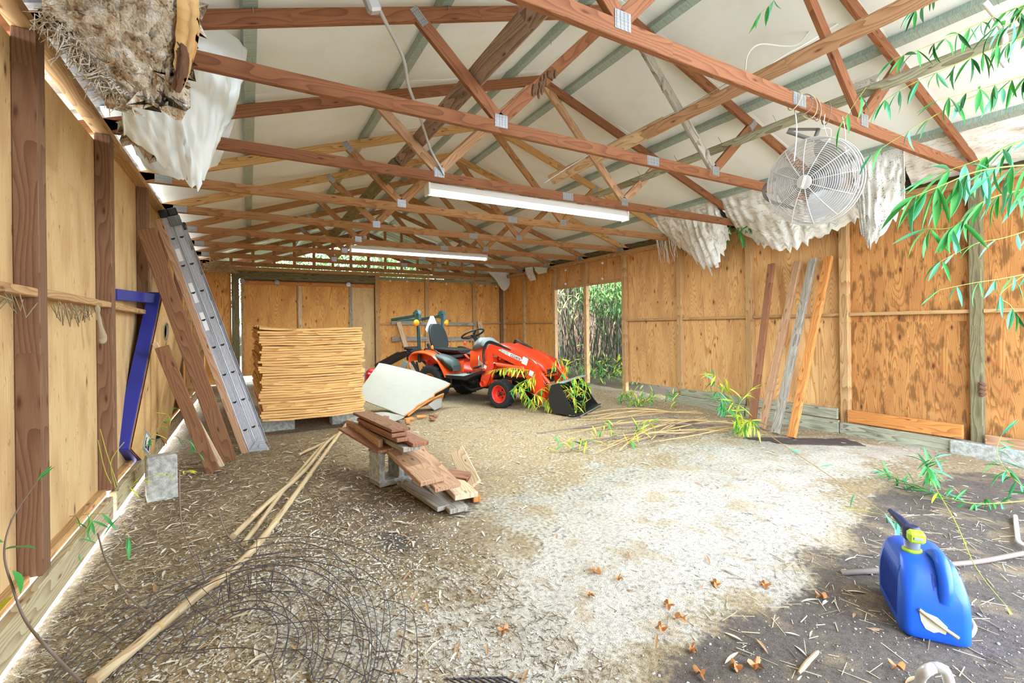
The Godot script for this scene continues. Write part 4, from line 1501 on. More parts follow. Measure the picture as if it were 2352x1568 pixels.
	# loader: masts, arms, cylinders, bucket
	for s: float in [1.0, -1.0]:
		var z0: float = s * 0.31
		var z1: float = s * 0.375
		b = nb()
		b.prism(I, P2([[1.12, 0.88], [1.20, 0.955], [1.30, 0.955], [1.33, 0.62], [1.20, 0.36], [1.17, 0.31], [1.10, 0.29], [1.05, 0.33], [1.06, 0.40], [1.12, 0.60], [1.06, 0.70]]), s * 0.285, z0)
		b.prism(I, P2([[1.14, 0.87], [1.30, 0.90], [1.33, 0.62], [1.20, 0.36], [1.17, 0.31], [1.10, 0.29], [1.05, 0.33], [1.06, 0.40], [1.12, 0.60]]), z1, z1 + s * 0.012)
		b.lathe(Transform3D(Basis(Vector3.RIGHT, PI / 2), Vector3(1.115, 0.345, 0)), [Vector2(0.028, s * 0.28), Vector2(0.055, s * 0.28), Vector2(0.055, s * 0.42), Vector2(0.034, s * 0.42), Vector2(0.03, s * 0.38)], 18, false)
		part("loader_mast", b, M.tractor_red, t, true)
		b = nb()
		b.prism(I, P2([[1.10, 0.40], [1.55, 0.41], [1.55, 0.36], [1.15, 0.33]]), s * 0.20, s * 0.30)
		part("mast_bracket", b, M.tractor_red, t, true)
		b = nb()
		b.prism(I, P2([[1.20, 0.90], [1.23, 0.965], [1.30, 0.975], [1.88, 0.795], [2.11, 0.69], [2.17, 0.60], [2.31, 0.15], [2.33, 0.09], [2.24, 0.08], [2.17, 0.13], [2.00, 0.40], [1.90, 0.60], [1.80, 0.65], [1.26, 0.845]]), z0, z1)
		var arm := part("loader_arm", b, M.tractor_red, t, true)
		if s > 0.0:
			b = nb()
			b.prism(Transform3D(Basis(), Vector3(0, 0, z1 + 0.001)), P2([[1.42, 0.895], [1.50, 0.905], [1.86, 0.785], [1.88, 0.735], [1.84, 0.732], [1.56, 0.826]]), 0.0, 0.002)
			part("decal", b, M.sticker_white, arm, true)
			lettering("KIOTI", arm, M.dash_grey, 0.062, Vector3(1.545, 0.857, z1 + 0.004), -0.33)
			lettering("CS2410", arm, M.sticker_ink, 0.058, Vector3(1.755, 0.787, z1 + 0.004), -0.33)
			for q in [[1.93, 0.735, 0.10], [1.16, 0.615, 0.05], [2.045, 0.555, 0.075]]:
				b = nb()
				b.box(Transform3D(Basis(Vector3.BACK, -0.35), Vector3(q[0], q[1], z1 + (0.014 if q[0] < 1.3 else 0.002))), Vector3(q[2], q[2] * 1.05, 0.003), 0.0)
				part("warning_sticker", b, M.sticker_white, arm, true)
			b = nb()
			b.box(Transform3D(Basis(), Vector3(1.315, 0.80, z1 - 0.06)), Vector3(0.07, 0.055, 0.003), 0.0)
			part("badge", b, M.sticker_white, hd, true)
			lettering("CK", hd, M.sticker_white, 0.035, Vector3(1.36, 0.742, 0.262), -0.1)
		b = nb()
		b.tube([Vector3(1.20, 0.685, s * 0.345), Vector3(1.45, 0.662, s * 0.345)], 0.014, 8)
		part("cylinder_rod", b, M.chrome, t, true)
		b = nb()
		b.tube([Vector3(1.42, 0.665, s * 0.40), Vector3(1.90, 0.62, s * 0.40)], 0.032, 12)
		b.blob(Vector3(1.90, 0.62, s * 0.40), Vector3(0.04, 0.04, 0.03), 10, 6)
		b.tube([Vector3(1.20, 0.685, s * 0.30), Vector3(1.20, 0.685, s * 0.41)], 0.026, 10)
		part("lift_cylinder", b, M.tractor_orange, t, true)
		b = nb()
		b.tube([Vector3(2.06, 0.64, s * 0.27), Vector3(2.30, 0.40, s * 0.27)], 0.03, 12)
		b.tube([Vector3(2.28, 0.42, s * 0.27), Vector3(2.44, 0.30, s * 0.27)], 0.014, 8)
		part("bucket_cylinder", b, M.tractor_red, t, true)
		b = nb()
		b.prism(I, P2([[2.10, 0.40], [2.20, 0.44], [2.36, 0.20], [2.30, 0.12]]), s * 0.22, s * 0.24)
		part("link_plate", b, M.tractor_red, t, true)
		for k in 2:
			b = nb()
			b.tube(smooth([Vector3(1.16, 0.66, s * (0.38 + 0.02 * k)), Vector3(1.13, 0.82 + 0.02 * k, s * 0.40), Vector3(1.20, 0.99 + 0.025 * k, s * 0.37), Vector3(1.36, 0.965 + 0.02 * k, s * 0.33), Vector3(1.6, 0.88, s * 0.30)], 5), 0.017, 8)
			part("hose", b, M.black_plastic, t, true)
		b = nb()
		b.tube(smooth([Vector3(1.86, 0.80, s * 0.33), Vector3(2.0, 0.76, s * 0.32), Vector3(2.10, 0.68, s * 0.30), Vector3(2.16, 0.52, s * 0.30), Vector3(2.24, 0.40, s * 0.29)], 5), 0.010, 6)
		part("steel_line", b, M.chrome, t, true)
	b = nb()
	b.tube([Vector3(2.05, 0.50, -0.31), Vector3(2.05, 0.50, 0.31)], 0.04, 12)
	part("torque_tube", b, M.tractor_red, t, true)
	b = nb()
	for k in 4:
		b.tube(smooth([Vector3(0.92, 0.78 - 0.03 * k, 0.25), Vector3(0.96, 0.70 - 0.03 * k, 0.30), Vector3(1.06, 0.64 - 0.02 * k, 0.31)], 4), 0.016, 8)
	part("valve_lines", b, M.chrome, t, true)
	# bucket
	var prof := [[2.60, 0.46], [2.47, 0.42], [2.42, 0.28], [2.44, 0.12], [2.53, 0.035], [2.72, 0.025], [2.92, 0.03]]
	b = nb()
	var g: Array = []
	for p in prof:
		var row := PackedVector3Array()
		for k in 7:
			row.append(Vector3(p[0] - 0.18 * (1.0 - k / 6.0), p[1], lerpf(-0.50, 0.50, k / 6.0)))
		g.append(row)
	b.sheet(g, 0.014)
	var bu := part("bucket", b, M.black_metal, t, true)
	for z: float in [-0.50, 0.49]:
		b = nb()
		b.prism(Transform3D(Basis(), Vector3(-0.18 if z < 0.0 else 0.0, 0, 0)), P2([[2.60, 0.46], [2.47, 0.42], [2.42, 0.28], [2.44, 0.12], [2.53, 0.035], [2.72, 0.025], [2.88, 0.03], [2.78, 0.14]]), z, z + 0.012)
		part("bucket_side", b, M.black_metal, bu, true)
	b = nb()
	b.box(Transform3D(Basis(Vector3.UP, 0.178) * Basis(Vector3.BACK, 0.1), Vector3(2.53, 0.462, 0.0)), Vector3(0.09, 0.02, 1.00), 0.004)
	part("bucket_rim", b, M.dash_grey, bu, true)
	b = nb()
	b.box(Transform3D(Basis(Vector3.UP, 0.178), Vector3(2.75, 0.028, 0.0)), Vector3(0.17, 0.010, 1.00), 0.003)
	part("cutting_edge", b, M.dash_grey, bu, true)
	# three-point hitch and the black boom at the rear
	b = nb()
	b.box(Transform3D(Basis(), Vector3(-0.98, 0.76, 0.0)), Vector3(0.20, 0.20, 0.22), 0.012)
	for q in [[-1.05, 0.86], [-0.98, 0.66], [-0.9, 0.80]]:
		b.tube([Vector3(q[0], q[1], -0.15), Vector3(q[0], q[1], 0.16)], 0.03, 10)
	part("hitch_block", b, M.black_metal, t, true)
	for z: float in [-0.14, 0.10]:
		b = nb()
		b.bar(Vector3(-1.02, 0.78, z), Vector3(-1.34, 0.73, z), Vector3.UP, 0.08, 0.05, 0.008)
		b.bar(Vector3(-1.30, 0.75, z), Vector3(-2.05, 0.47, z), Vector3.UP, 0.09, 0.05, 0.008)
		part("boom", b, M.black_metal, t, true)
	for z: float in [-0.2, 0.2]:
		b = nb()
		b.bar(Vector3(-0.95, 0.68, z * 0.6), Vector3(-0.62, 0.42, z), Vector3.UP, 0.07, 0.035, 0.006)
		b.bar(Vector3(-0.68, 0.62, z), Vector3(-0.60, 0.36, z), Vector3.RIGHT, 0.035, 0.03, 0.006)
		part("lift_link", b, M.black_metal, t, true)
	b = nb()
	b.bar(Vector3(-1.02, 0.62, 0.18), Vector3(-1.16, 0.30, 0.18), Vector3.RIGHT, 0.14, 0.012, 0.003)
	part("stabiliser_plate", b, M.dash_grey, t, true)


func lettering(words: String, parent: Node3D, m: Material, height: float, at: Vector3, turn: float) -> void:
	var tm := TextMesh.new()
	var f := SystemFont.new()
	f.font_names = PackedStringArray(["Droid Sans"])
	f.font_weight = 700
	tm.font = f
	tm.text = words
	tm.font_size = 32
	tm.pixel_size = height / 32.0
	tm.depth = 0.002
	tm.horizontal_alignment = HORIZONTAL_ALIGNMENT_CENTER
	tm.vertical_alignment = VERTICAL_ALIGNMENT_CENTER
	tm.material = m
	var o := MeshInstance3D.new()
	o.mesh = tm
	var k := 0
	var nm := "lettering"
	while parent.has_node(nm):
		k += 1
		nm = "lettering_%03d" % k
	o.name = nm
	parent.add_child(o)
	o.transform = Transform3D(Basis(Vector3.BACK, turn), at)


# ---------------------------------------------------------------- the stack of sheets and the broken sheets beside it
func concrete_block(at: Vector3, yaw: float, size: Vector3, cores: int, label: String, m: Material, tilt := 0.0, group := "concrete blocks") -> void:
	var t := thing("concrete_block", label, "concrete block", at, group, Basis(Vector3.UP, yaw) * Basis(Vector3.RIGHT, tilt))
	var b := nb()
	var lo := Vector3(-size.x / 2, 0, -size.z / 2)
	if cores == 0:
		b.box(Transform3D(Basis(), Vector3(0, size.y / 2, 0)), size, 0.008)
	else:
		# webs and face shells round open cores that look along z
		var th := 0.045
		b.abox(lo, lo + Vector3(size.x, th, size.z), 0.006)
		b.abox(lo + Vector3(0, size.y - th, 0), lo + Vector3(size.x, size.y, size.z), 0.006)
		for k in cores + 1:
			var x := lerpf(lo.x, lo.x + size.x - th, float(k) / cores)
			b.abox(Vector3(x, th - 0.004, lo.z), Vector3(x + th, size.y - th + 0.004, lo.z + size.z), 0.006)
			# thickened corners inside the cores
			for q in [th, size.y - th]:
				b.box(Transform3D(Basis(Vector3.BACK, PI / 4), Vector3(x + th / 2, q, 0)), Vector3(0.05, 0.05, size.z - 0.006), 0.004)
	part("block", b, m, t, true)


func build_sheets() -> void:
	for q in [[0.30, -6.62, "grey block under the front corner of the sheet stack, beside the ladder foot"], [1.14, -6.60, "pale block under the front corner of the sheet stack, beside the broken panel"], [0.30, -8.05, "block under the rear of the sheet stack near the ladder wall"], [1.14, -8.05, "block under the rear of the sheet stack near the broken panel"]]:
		concrete_block(Vector3(q[0], -0.02, q[1]), 0.0, Vector3(0.40, 0.205, 0.26), 0, q[2], M.concrete)
	var n := 37
	var nz := noise(301, 1.3, 3)
	for k in n:
		var y := 0.196 + k * 0.0292
		var tens := ["", "eleventh", "twelfth", "thirteenth", "fourteenth", "fifteenth", "sixteenth", "seventeenth", "eighteenth", "nineteenth"]
		var ones := ["", "first", "second", "third", "fourth", "fifth", "sixth", "seventh", "eighth", "ninth"]
		var up := k + 1
		var word: String = ones[up] if up < 10 else ("tenth" if up == 10 else (tens[up - 10] if up < 20 else ("twentieth" if up == 20 else ("twenty-" + ones[up - 20] if up < 30 else ("thirtieth" if up == 30 else "thirty-" + ones[up - 30])))))
		var lab := "tan siding sheet of the tall stack beside the ladder, %s from the bottom" % word
		if k == 0:
			lab = "lowest siding sheet of the tall stack, resting on concrete blocks"
		elif k == n - 1:
			lab = "topmost siding sheet of the tall stack, its corner curled up"
		var dx := rng.randf_range(-0.018, 0.018) + 0.012 * sin(k * 0.5)
		var dz := rng.randf_range(-0.02, 0.02)
		var th := rng.randf_range(0.022, 0.026)
		if k == 22:
			dx += 0.03
			dz += 0.03
		var grid: Array = []
		var curl := 0.02 + 0.055 * (1.0 - absf(k - 12.0) / 26.0)
		for i in 13:
			var row := PackedVector3Array()
			for j in 13:
				var f := i / 12.0
				var g := j / 12.0
				var x := 0.115 + 1.15 * f + dx
				var z := -6.09 - 2.30 * g + dz
				# the stack sags between the blocks and its edges lift toward the ladder side
				var e := pow(1.0 - f, 4.0) * curl * smoothstep(0.0, 0.25, g)
				var s := -0.012 * sin(f * PI) + 0.010 * nz.get_noise_2d(x * 1.2, z * 1.2 + k * 0.12) + 0.003 * nz.get_noise_2d(x * 2.0 + k * 7.0, z * 0.6)
				x -= pow(1.0 - f, 5.0) * 0.05 * g + 0.008 * nz.get_noise_2d(z * 3.0, k * 5.0) * (1.0 - f)
				if k == n - 1:
					e += 0.03 * smoothstep(0.16, 0.0, f) * (0.4 + 0.6 * sin(g * 20.0))
				row.append(Vector3(x, y + e + s, z + 0.008 * nz.get_noise_2d(x * 3.0, k * 3.0)))
			grid.append(row)
		var b := nb()
		b.sheet(grid, -th, 1.15, 2.3)
		solo("siding_sheet", b, M.sheet_edge, lab, "siding sheet", "stacked siding sheets")
	# broken grey sheets leaning off the stack
	var cor := [Vector3(1.30, 0.30, -6.85), Vector3(1.80, 0.70, -7.50), Vector3(2.80, 0.36, -6.98), Vector3(1.84, 0.05, -6.32)]
	var b2 := nb()
	var grid2: Array = []
	for i in 15:
		var row := PackedVector3Array()
		for j in 15:
			var f := i / 14.0
			var g := j / 14.0
			var p: Vector3 = cor[0].lerp(cor[3], f).lerp(cor[1].lerp(cor[2], f), g)
			p.y += 0.05 * sin(f * PI) * sin(g * 2.4) + 0.012 * nz.get_noise_2d(p.x * 2, p.z * 2)
			if i == 14:
				p += Vector3(0.03, 0, 0.05) * nz.get_noise_1d(j * 1.7)
			row.append(p)
		grid2.append(row)
	b2.sheet(grid2, 0.016, 1.2, 1.4)
	var br := thing("broken_sheet", "large grey sheet of hardboard slanting down from the stack in front of the tractor", "broken sheet", Vector3(1.9, 0, -6.8), "broken sheets")
	part("sheet", b2, M.sheet_grey, br)
	var ed := nb()
	var path: Array = []
	for j in 15:
		path.append(grid2[14][j] + Vector3(0.002, -0.006, 0.002))
	ed.tube(path, 0.011, 5)
	part("torn_edge", ed, M.board_orange, br)
	b2 = nb()
	grid2 = []
	for i in 9:
		var row := PackedVector3Array()
		for j in 9:
			var f := i / 8.0
			var g := j / 8.0
			var p: Vector3 = Vector3(1.9, 0.03, -6.33).lerp(Vector3(2.62, 0.22, -6.83), f).lerp(Vector3(2.05, 0.01, -6.72).lerp(Vector3(2.66, 0.05, -7.05), f), g)
			p.y += 0.03 * sin(f * PI) + 0.02
			row.append(p)
		grid2.append(row)
	b2.sheet(grid2, 0.02, 0.8, 0.4)
	solo("broken_sheet", b2, M.board_orange, "torn orange-edged layer peeling under the large grey sheet", "broken sheet", "broken sheets")
	b2 = nb()
	b2.sheet([PackedVector3Array([Vector3(2.30, 0.12, -6.62), Vector3(2.62, 0.20, -6.90)]), PackedVector3Array([Vector3(2.42, 0.02, -6.66), Vector3(2.60, 0.02, -6.86)])], 0.012)
	solo("broken_sheet", b2, M.sheet_grey, "small grey triangle of sheet hanging at the corner before the rear tyre", "broken sheet", "broken sheets")
	b2 = nb()
	grid2 = []
	for i in 7:
		var row := PackedVector3Array()
		for j in 7:
			var p := Vector3(lerpf(1.38, 1.78, i / 6.0), 0.06 + 0.03 * sin(i * 0.6) * sin(j * 0.7), lerpf(-6.62, -5.98, j / 6.0) - 0.1 * i / 6.0)
			row.append(p)
		grid2.append(row)
	b2.sheet(grid2, 0.014, 0.4, 0.6)
	solo("broken_sheet", b2, M.sheet_grey, "grey scrap of sheet flat on the earth between the stack and board pile", "broken sheet", "broken sheets")
	for k in 7:
		b2 = nb()
		var p := Vector3(rng.randf_range(1.5, 2.3), 0.03, rng.randf_range(-6.3, -5.9))
		if k == 0:
			p = Vector3(1.55, 0.09, -6.12)
		b2.box(Transform3D(Basis(Vector3.UP, rng.randf() * 3.0) * Basis(Vector3.RIGHT, rng.randf_range(-0.3, 0.3)), p), Vector3(rng.randf_range(0.08, 0.17), 0.022, rng.randf_range(0.05, 0.08)), 0.003)
		solo("wood_scrap", b2, M.board_red if k % 2 == 0 else M.board_orange, "small broken scrap of siding on the earth near the grey sheet", "wood scrap", "scraps by the broken sheets")
	b2 = nb()
	b2.blob(Vector3(1.86, 0.50, -8.25), Vector3(0.10, 0.06, 0.07), 10, 6)
	b2.box(Transform3D(Basis(), Vector3(1.86, 0.27, -8.25)), Vector3(0.22, 0.46, 0.16), 0.03)
	solo("fuel_jug", b2, M.red_plastic, "red plastic jug half hidden behind the sheet stack and grey sheet", "fuel jug")


# ---------------------------------------------------------------- loose lumber
func lumber(p: Vector3, q: Vector3, side: Vector3, w: float, th: float, m: Material, label: String, category := "board", group := "", called := "board") -> MeshInstance3D:
	var b := nb()
	b.bar(p, q, side, w, th, 0.004)
	return solo(called, b, m, label, category, group)


func build_lumber() -> void:
	# the pile over the hollow block
	concrete_block(Vector3(1.05, 0.0, -3.84), 0.20, Vector3(0.375, 0.305, 0.20), 2, "hollow concrete block carrying the crossed boards", M.concrete)
	var U := Vector3.RIGHT * 0.87 + Vector3.BACK * 0.2
	var G := "boards of the crossed pile"
	# each: far end, near end, width, thickness, material, label
	var far_dir := Vector3(-0.15, 0.0, -0.98)
	var rows := [
		[Vector3(0.98, 0.345, -4.25), Vector3(1.08, 0.205, -3.04), 0.18, 0.034, M.board_brown, "long brown board sloping from the hollow block down to the pile end"],
		[Vector3(1.14, 0.315, -4.10), Vector3(1.17, 0.165, -2.98), 0.19, 0.032, M.board_brown, "long board showing beside and beneath the sloping brown one"],
		[Vector3(1.22, 0.045, -3.55), Vector3(1.215, 0.03, -2.90), 0.135, 0.032, M.board_grey, "lowest board of the pile, flat on the earth with a reddish sawn end"],
		[Vector3(1.05, 0.04, -3.65), Vector3(1.135, 0.035, -2.975), 0.10, 0.030, M.board_grey, "narrow grey-brown board on the earth beside the lowest one"],
		[Vector3(1.33, 0.09, -3.40), Vector3(1.30, 0.085, -2.97), 0.17, 0.036, M.board_pale, "tan board under the long boards with a split reddish end"],
		[Vector3(1.52, 0.03, -3.55), Vector3(1.40, 0.03, -3.02), 0.05, 0.045, M.board_orange, "thin orange stick along the far side of the pile"],
		[Vector3(0.93, 0.365, -4.30), Vector3(1.06, 0.350, -3.41), 0.15, 0.034, M.board_grey, "weathered grey-blue board lowest of those across the block"],
		[Vector3(1.02, 0.395, -4.20), Vector3(1.11, 0.385, -3.37), 0.13, 0.030, M.board_red, "red-ended board on the block, offset toward the tractor"],
		[Vector3(0.90, 0.400, -4.35), Vector3(1.00, 0.415, -3.45), 0.10, 0.028, M.board_red, "narrow reddish board second from the top of the pile"],
		[Vector3(0.90, 0.435, -4.35), Vector3(0.98, 0.448, -3.48), 0.12, 0.028, M.board_red, "reddish board just beneath the topmost one"],
		[Vector3(0.90, 0.475, -4.45), Vector3(1.00, 0.480, -3.50), 0.15, 0.024, M.plank_brown, "topmost board of the pile with a splintered far end"],
		[Vector3(0.80, 0.365, -4.55), Vector3(0.90, 0.335, -3.72), 0.035, 0.09, M.board_brown, "board set on edge along the ladder side of the pile"],
		[Vector3(0.76, 0.350, -4.45), Vector3(0.92, 0.30, -3.65), 0.13, 0.022, M.board_red, "thin dark board slipping off the ladder side of the block"],
	]
	for r in rows:
		lumber(r[0], r[1], U, r[2], r[3], r[4], r[5], "board", G)
	lumber(Vector3(1.60, 0.16, -3.86), Vector3(1.42, 0.09, -3.12), Vector3(0.75, 0.55, 0.1), 0.13, 0.022, M.board_pale, "pale board with a big knot propped on the far side of the pile", "board", G)
	lumber(Vector3(1.33, 0.115, -3.45), Vector3(1.46, 0.115, -3.25), Vector3(0.7, 0.1, -0.6), 0.12, 0.022, M.board_red, "short board with an angled cut beside the knotty one", "board", G)
	# planks leaning by the ladder
	lumber(Vector3(-0.17, 0.0, -5.20), Vector3(-0.765, 2.14, -5.10), Vector3(0.93, 0.26, 0), 0.13, 0.038, M.plank_brown, "tall brown plank leaning on the wall in front of the ladder", "plank", "planks leaning by the ladder", "plank")
	lumber(Vector3(-0.28, 0.0, -4.90), Vector3(-0.63, 1.12, -4.84), Vector3(0.93, 0.26, 0), 0.10, 0.04, M.plank_brown, "short plank leaning against the blue game board", "plank", "planks leaning by the ladder", "plank")
	lumber(Vector3(-0.22, 0.0, -5.05), Vector3(-0.70, 1.15, -5.00), Vector3(0.93, 0.26, 0), 0.04, 0.03, M.board_pale, "narrow pale strip leaning between the two brown planks", "plank", "planks leaning by the ladder", "plank")
	lumber(Vector3(-0.04, 0.0, -5.46), Vector3(-0.765, 2.36, -5.75), Vector3(0.93, 0.26, 0), 0.06, 0.04, M.board_brown, "long brown strip leaning just before the aluminium ladder", "plank", "planks leaning by the ladder", "plank")
	lumber(Vector3(-0.25, 0.0, -5.85), Vector3(-0.77, 1.9, -6.05), Vector3(0.93, 0.26, 0), 0.12, 0.03, M.board_grey, "weathered plank in the shade behind the ladder strips", "plank", "planks leaning by the ladder", "plank")
	# the four studs leaning on the doorway wall
	var studs := [
		[Vector3(5.44, 0.02, -3.60), Vector3(6.13, 2.05, -3.75), M.board_red, "reddish stud with peeling white patches, closest of four to the doorway"],
		[Vector3(5.30, 0.0, -3.39), Vector3(6.13, 2.04, -3.40), M.board_brown, "dark-edged stud with bark, second of four from the doorway"],
		[Vector3(5.21, 0.0, -3.17), Vector3(6.13, 2.05, -3.22), M.board_grey, "greyish stud, third of four from the doorway"],
		[Vector3(5.16, 0.0, -2.96), Vector3(6.13, 2.05, -3.04), M.board_orange, "orange-tan stud, fourth of four from the doorway"],
	]
	for s in studs:
		lumber(s[0], s[1], Vector3(0.1, 0, -1), 0.088, 0.042, s[2], s[3], "stud", "studs leaning on the wall", "stud")
	# boards and the frame standing at the end wall behind the tractor
	lumber(Vector3(3.05, 1.385, ZB + 0.078), Vector3(5.35, 1.33, ZB + 0.078), Vector3.UP, 0.09, 0.035, M.board_grey, "grey upper rail at the end wall behind the tractor seat", "board", "rails at the end wall")
	lumber(Vector3(3.06, 0.985, ZB + 0.078), Vector3(5.55, 0.935, ZB + 0.078), Vector3.UP, 0.11, 0.035, M.board_grey, "grey lower rail at the end wall behind the tractor seat", "board", "rails at the end wall")
	lumber(Vector3(3.22, 1.40, ZB + 0.115), Vector3(3.50, 0.10, ZB + 0.45), Vector3.RIGHT, 0.11, 0.03, M.board_pale, "upright board crossing both rails behind the roll bar", "board", "uprights at the end wall")
	lumber(Vector3(5.42, 1.42, ZB + 0.115), Vector3(5.50, 0.10, ZB + 0.40), Vector3.RIGHT, 0.13, 0.03, M.board_pale, "upright board crossing both rails behind the steering wheel", "board", "uprights at the end wall")
	# solid block by the skirt beam
	concrete_block(Vector3(-0.585, -0.02, -4.40), 0.20, Vector3(0.185, 0.33, 0.22), 0, "solid grey block standing on end against the skirt beam", M.concrete, -0.10)


# ---------------------------------------------------------------- ladder and game boards
func build_ladder_side() -> void:
	var t := thing("extension_ladder", "aluminium extension ladder leaning on the wall beside the sheet stack", "ladder", Vector3(0.06, 0.0, -5.5))
	var foot := Vector3(0.075, 0.0, -5.50)
	var top := Vector3(-0.72, 2.49, -6.05)
	var u := (top - foot).normalized()
	var r := Vector3(0.05, 0.0, -1.0)
	r = (r - u * r.dot(u)).normalized()           # along the rungs, away from the open front
	var nrm := r.cross(u).normalized()             # across the two sections
	if nrm.x < 0.0:
		nrm = -nrm
	var L := (top - foot).length()
	for sec in 2:
		var off := nrm * (0.040 if sec == 0 else -0.040)
		for side in 2:
			var base := foot + off + r * (0.40 * side)
			var b := nb()
			b.off = Vector2(rng.randf(), rng.randf())
			# a channel: web and two flanges
			var bs := Basis(u, nrm, u.cross(nrm))
			var mid := base + u * (L * 0.5)
			b.box(Transform3D(bs, mid), Vector3(L, 0.076, 0.004), 0.0015)
			for s: float in [-1.0, 1.0]:
				b.box(Transform3D(bs, mid + nrm * (0.036 * s) + r * (0.012 if side == 0 else -0.012)), Vector3(L, 0.004, 0.026), 0.001)
				b.tube([base + nrm * (0.034 * s) - r * 0.003, base + nrm * (0.034 * s) - r * 0.003 + u * L], 0.004, 6)
			part("rail", b, M.aluminium, t)
			b = nb()
			b.box(Transform3D(bs, top + off + r * (0.40 * side) + u * 0.0), Vector3(0.09, 0.084, 0.034), 0.008)
			part("end_cap", b, M.black_plastic, t)
		var k := 0
		var s := 0.26
		while s < L - 0.1:
			var c := foot + off + u * s
			var b := nb()
			var sec2 := PackedVector2Array()
			for q in 10:
				var an := PI * q / 9.0
				sec2.append(Vector2(-sin(an) * 0.020, cos(an) * 0.020))
			b.prism(Transform3D(Basis(u, nrm, u.cross(nrm)), c), sec2, -0.004 if u.cross(nrm).dot(r) > 0 else 0.004, 0.404 if u.cross(nrm).dot(r) > 0 else -0.404)
			var rung := part("rung", b, M.aluminium_dark, t)
			b = nb()
			b.prism(Transform3D(Basis(u, nrm, u.cross(nrm)), c - r * 0.003), sec2, -0.003, 0.003)
			part("open_end_shade", b, M.black_plastic, rung)  # black plug painted for the dark inside of the hollow rung
			s += 0.305
			k += 1
	var b := nb()
	b.box(Transform3D(Basis(u, nrm, u.cross(nrm)), top - u * 0.10 + nrm * 0.035 - r * 0.012), Vector3(0.11, 0.11, 0.02), 0.005)
	part("guide_bracket", b, M.aluminium_dark, t)
	b = nb()
	b.prism(Transform3D(Basis(Vector3.RIGHT, Vector3.UP, Vector3.BACK), foot - r * 0.012), PackedVector2Array([Vector2(-0.09, 0.0), Vector2(0.11, 0.0), Vector2(0.05, 0.11), Vector2(0.0, 0.13)]), -0.004, 0.006)
	b.tube([foot + Vector3(0.02, 0.06, 0.04), foot + Vector3(0.02, 0.06, -0.02)], 0.014, 8)
	part("shoe", b, M.aluminium, t)
	# stickers on the rails
	for q in [[0.62, 0.22, 0.036], [0.78, 0.14, 0.04], [0.50, 0.2, 0.036]]:
		b = nb()
		b.box(Transform3D(Basis(u, nrm, u.cross(nrm)), foot + u * (L * q[0] + 0.12) - nrm * 0.04 - r * 0.0035), Vector3(q[1], q[2], 0.001), 0.0)
		part("sticker", b, M.sticker_white, t)
	# cornhole boards
	for k in 2:
		var bn := Vector3(-0.80, 0.34, -4.62) if k == 0 else Vector3(-0.79, 0.35, -5.50)
		var ln := Vector3(0.12, 1.26, -0.73) if k == 0 else Vector3(0.13, 1.26, -0.70)
		var lu := ln.normalized()
		var w := Vector3(0.06, 0.02, -0.58)
		w = (w - lu * w.dot(lu)).normalized()
		var d := lu.cross(w).normalized()
		if d.x > 0.0:
			d = -d
		var len_ := ln.length()
		var c := thing("game_board", "blue-sided toss game board with a round hole, leaning by the brown planks" if k == 0 else "second blue-sided toss game board, mostly hidden behind the first", "game board", bn, "toss game boards")
		var bs := Basis(lu, w, lu.cross(w))
		var sgn := 1.0 if bs.z.dot(d) > 0 else -1.0
		# face with a round hole
		var face := CSGCombiner3D.new()
		var fb := nb()
		var wd := 0.58
		var hole := Vector2(len_ - 0.24, wd * 0.5)
		var seg := 28
		# a ring of quads between the hole and the edge of the face
		var inner: Array = []
		var outer: Array = []
		for q in seg:
			var an := TAU * q / seg
			var dir := Vector2(cos(an), sin(an))
			inner.append(hole + dir * 0.078)
			var tt := 1e9
			if absf(dir.x) > 1e-4:
				tt = minf(tt, ((len_ if dir.x > 0 else 0.0) - hole.x) / dir.x)
			if absf(dir.y) > 1e-4:
				tt = minf(tt, ((wd if dir.y > 0 else 0.0) - hole.y) / dir.y)
			outer.append(hole + dir * tt)
		for corner in [Vector2(0, 0), Vector2(len_, 0), Vector2(len_, wd), Vector2(0, wd)]:
			var best := 0
			for q in seg:
				if outer[q].distance_to(corner) < outer[best].distance_to(corner):
					best = q
			outer[best] = corner
		for lay: float in [0.0, 0.014]:
			for q in seg:
				var q2 := (q + 1) % seg
				var pts: Array[Vector3] = []
				var uvs: Array[Vector2] = []
				for v2: Vector2 in [inner[q], outer[q], outer[q2], inner[q2]]:
					pts.append(bn + lu * v2.x + w * v2.y + d * lay)
					uvs.append(Vector2(v2.y, v2.x))
				fb.quad(pts[0], pts[1], pts[2], pts[3], -d if lay == 0.0 else d, uvs[0], uvs[1], uvs[2], uvs[3])
		for q in seg:
			var q2 := (q + 1) % seg
			var hc := bn + lu * hole.x + w * hole.y
			fb.quad(bn + lu * inner[q].x + w * inner[q].y, bn + lu * inner[q2].x + w * inner[q2].y, bn + lu * inner[q2].x + w * inner[q2].y + d * 0.014, bn + lu * inner[q].x + w * inner[q].y + d * 0.014, hc - (bn + lu * inner[q].x + w * inner[q].y))
		face.free()
		part("playing_face", fb, M.cornhole_tan, c)
		b = nb()
		var rp: Array = []
		for q in 28:
			var an := TAU * q / 28
			rp.append(bn + lu * (hole.x + cos(an) * 0.083) + w * (hole.y + sin(an) * 0.083) - d * 0.002)
		b.tube(rp, 0.005, 5, true)
		part("hole_trim", b, M.dash_grey, c)
		for side in 2:
			b = nb()
			b.box(Transform3D(bs, bn + lu * (len_ * 0.5) + w * (wd * side) + d * 0.065), Vector3(len_, 0.02, 0.10), 0.003)
			part("side_rail", b, M.cornhole_blue, c)
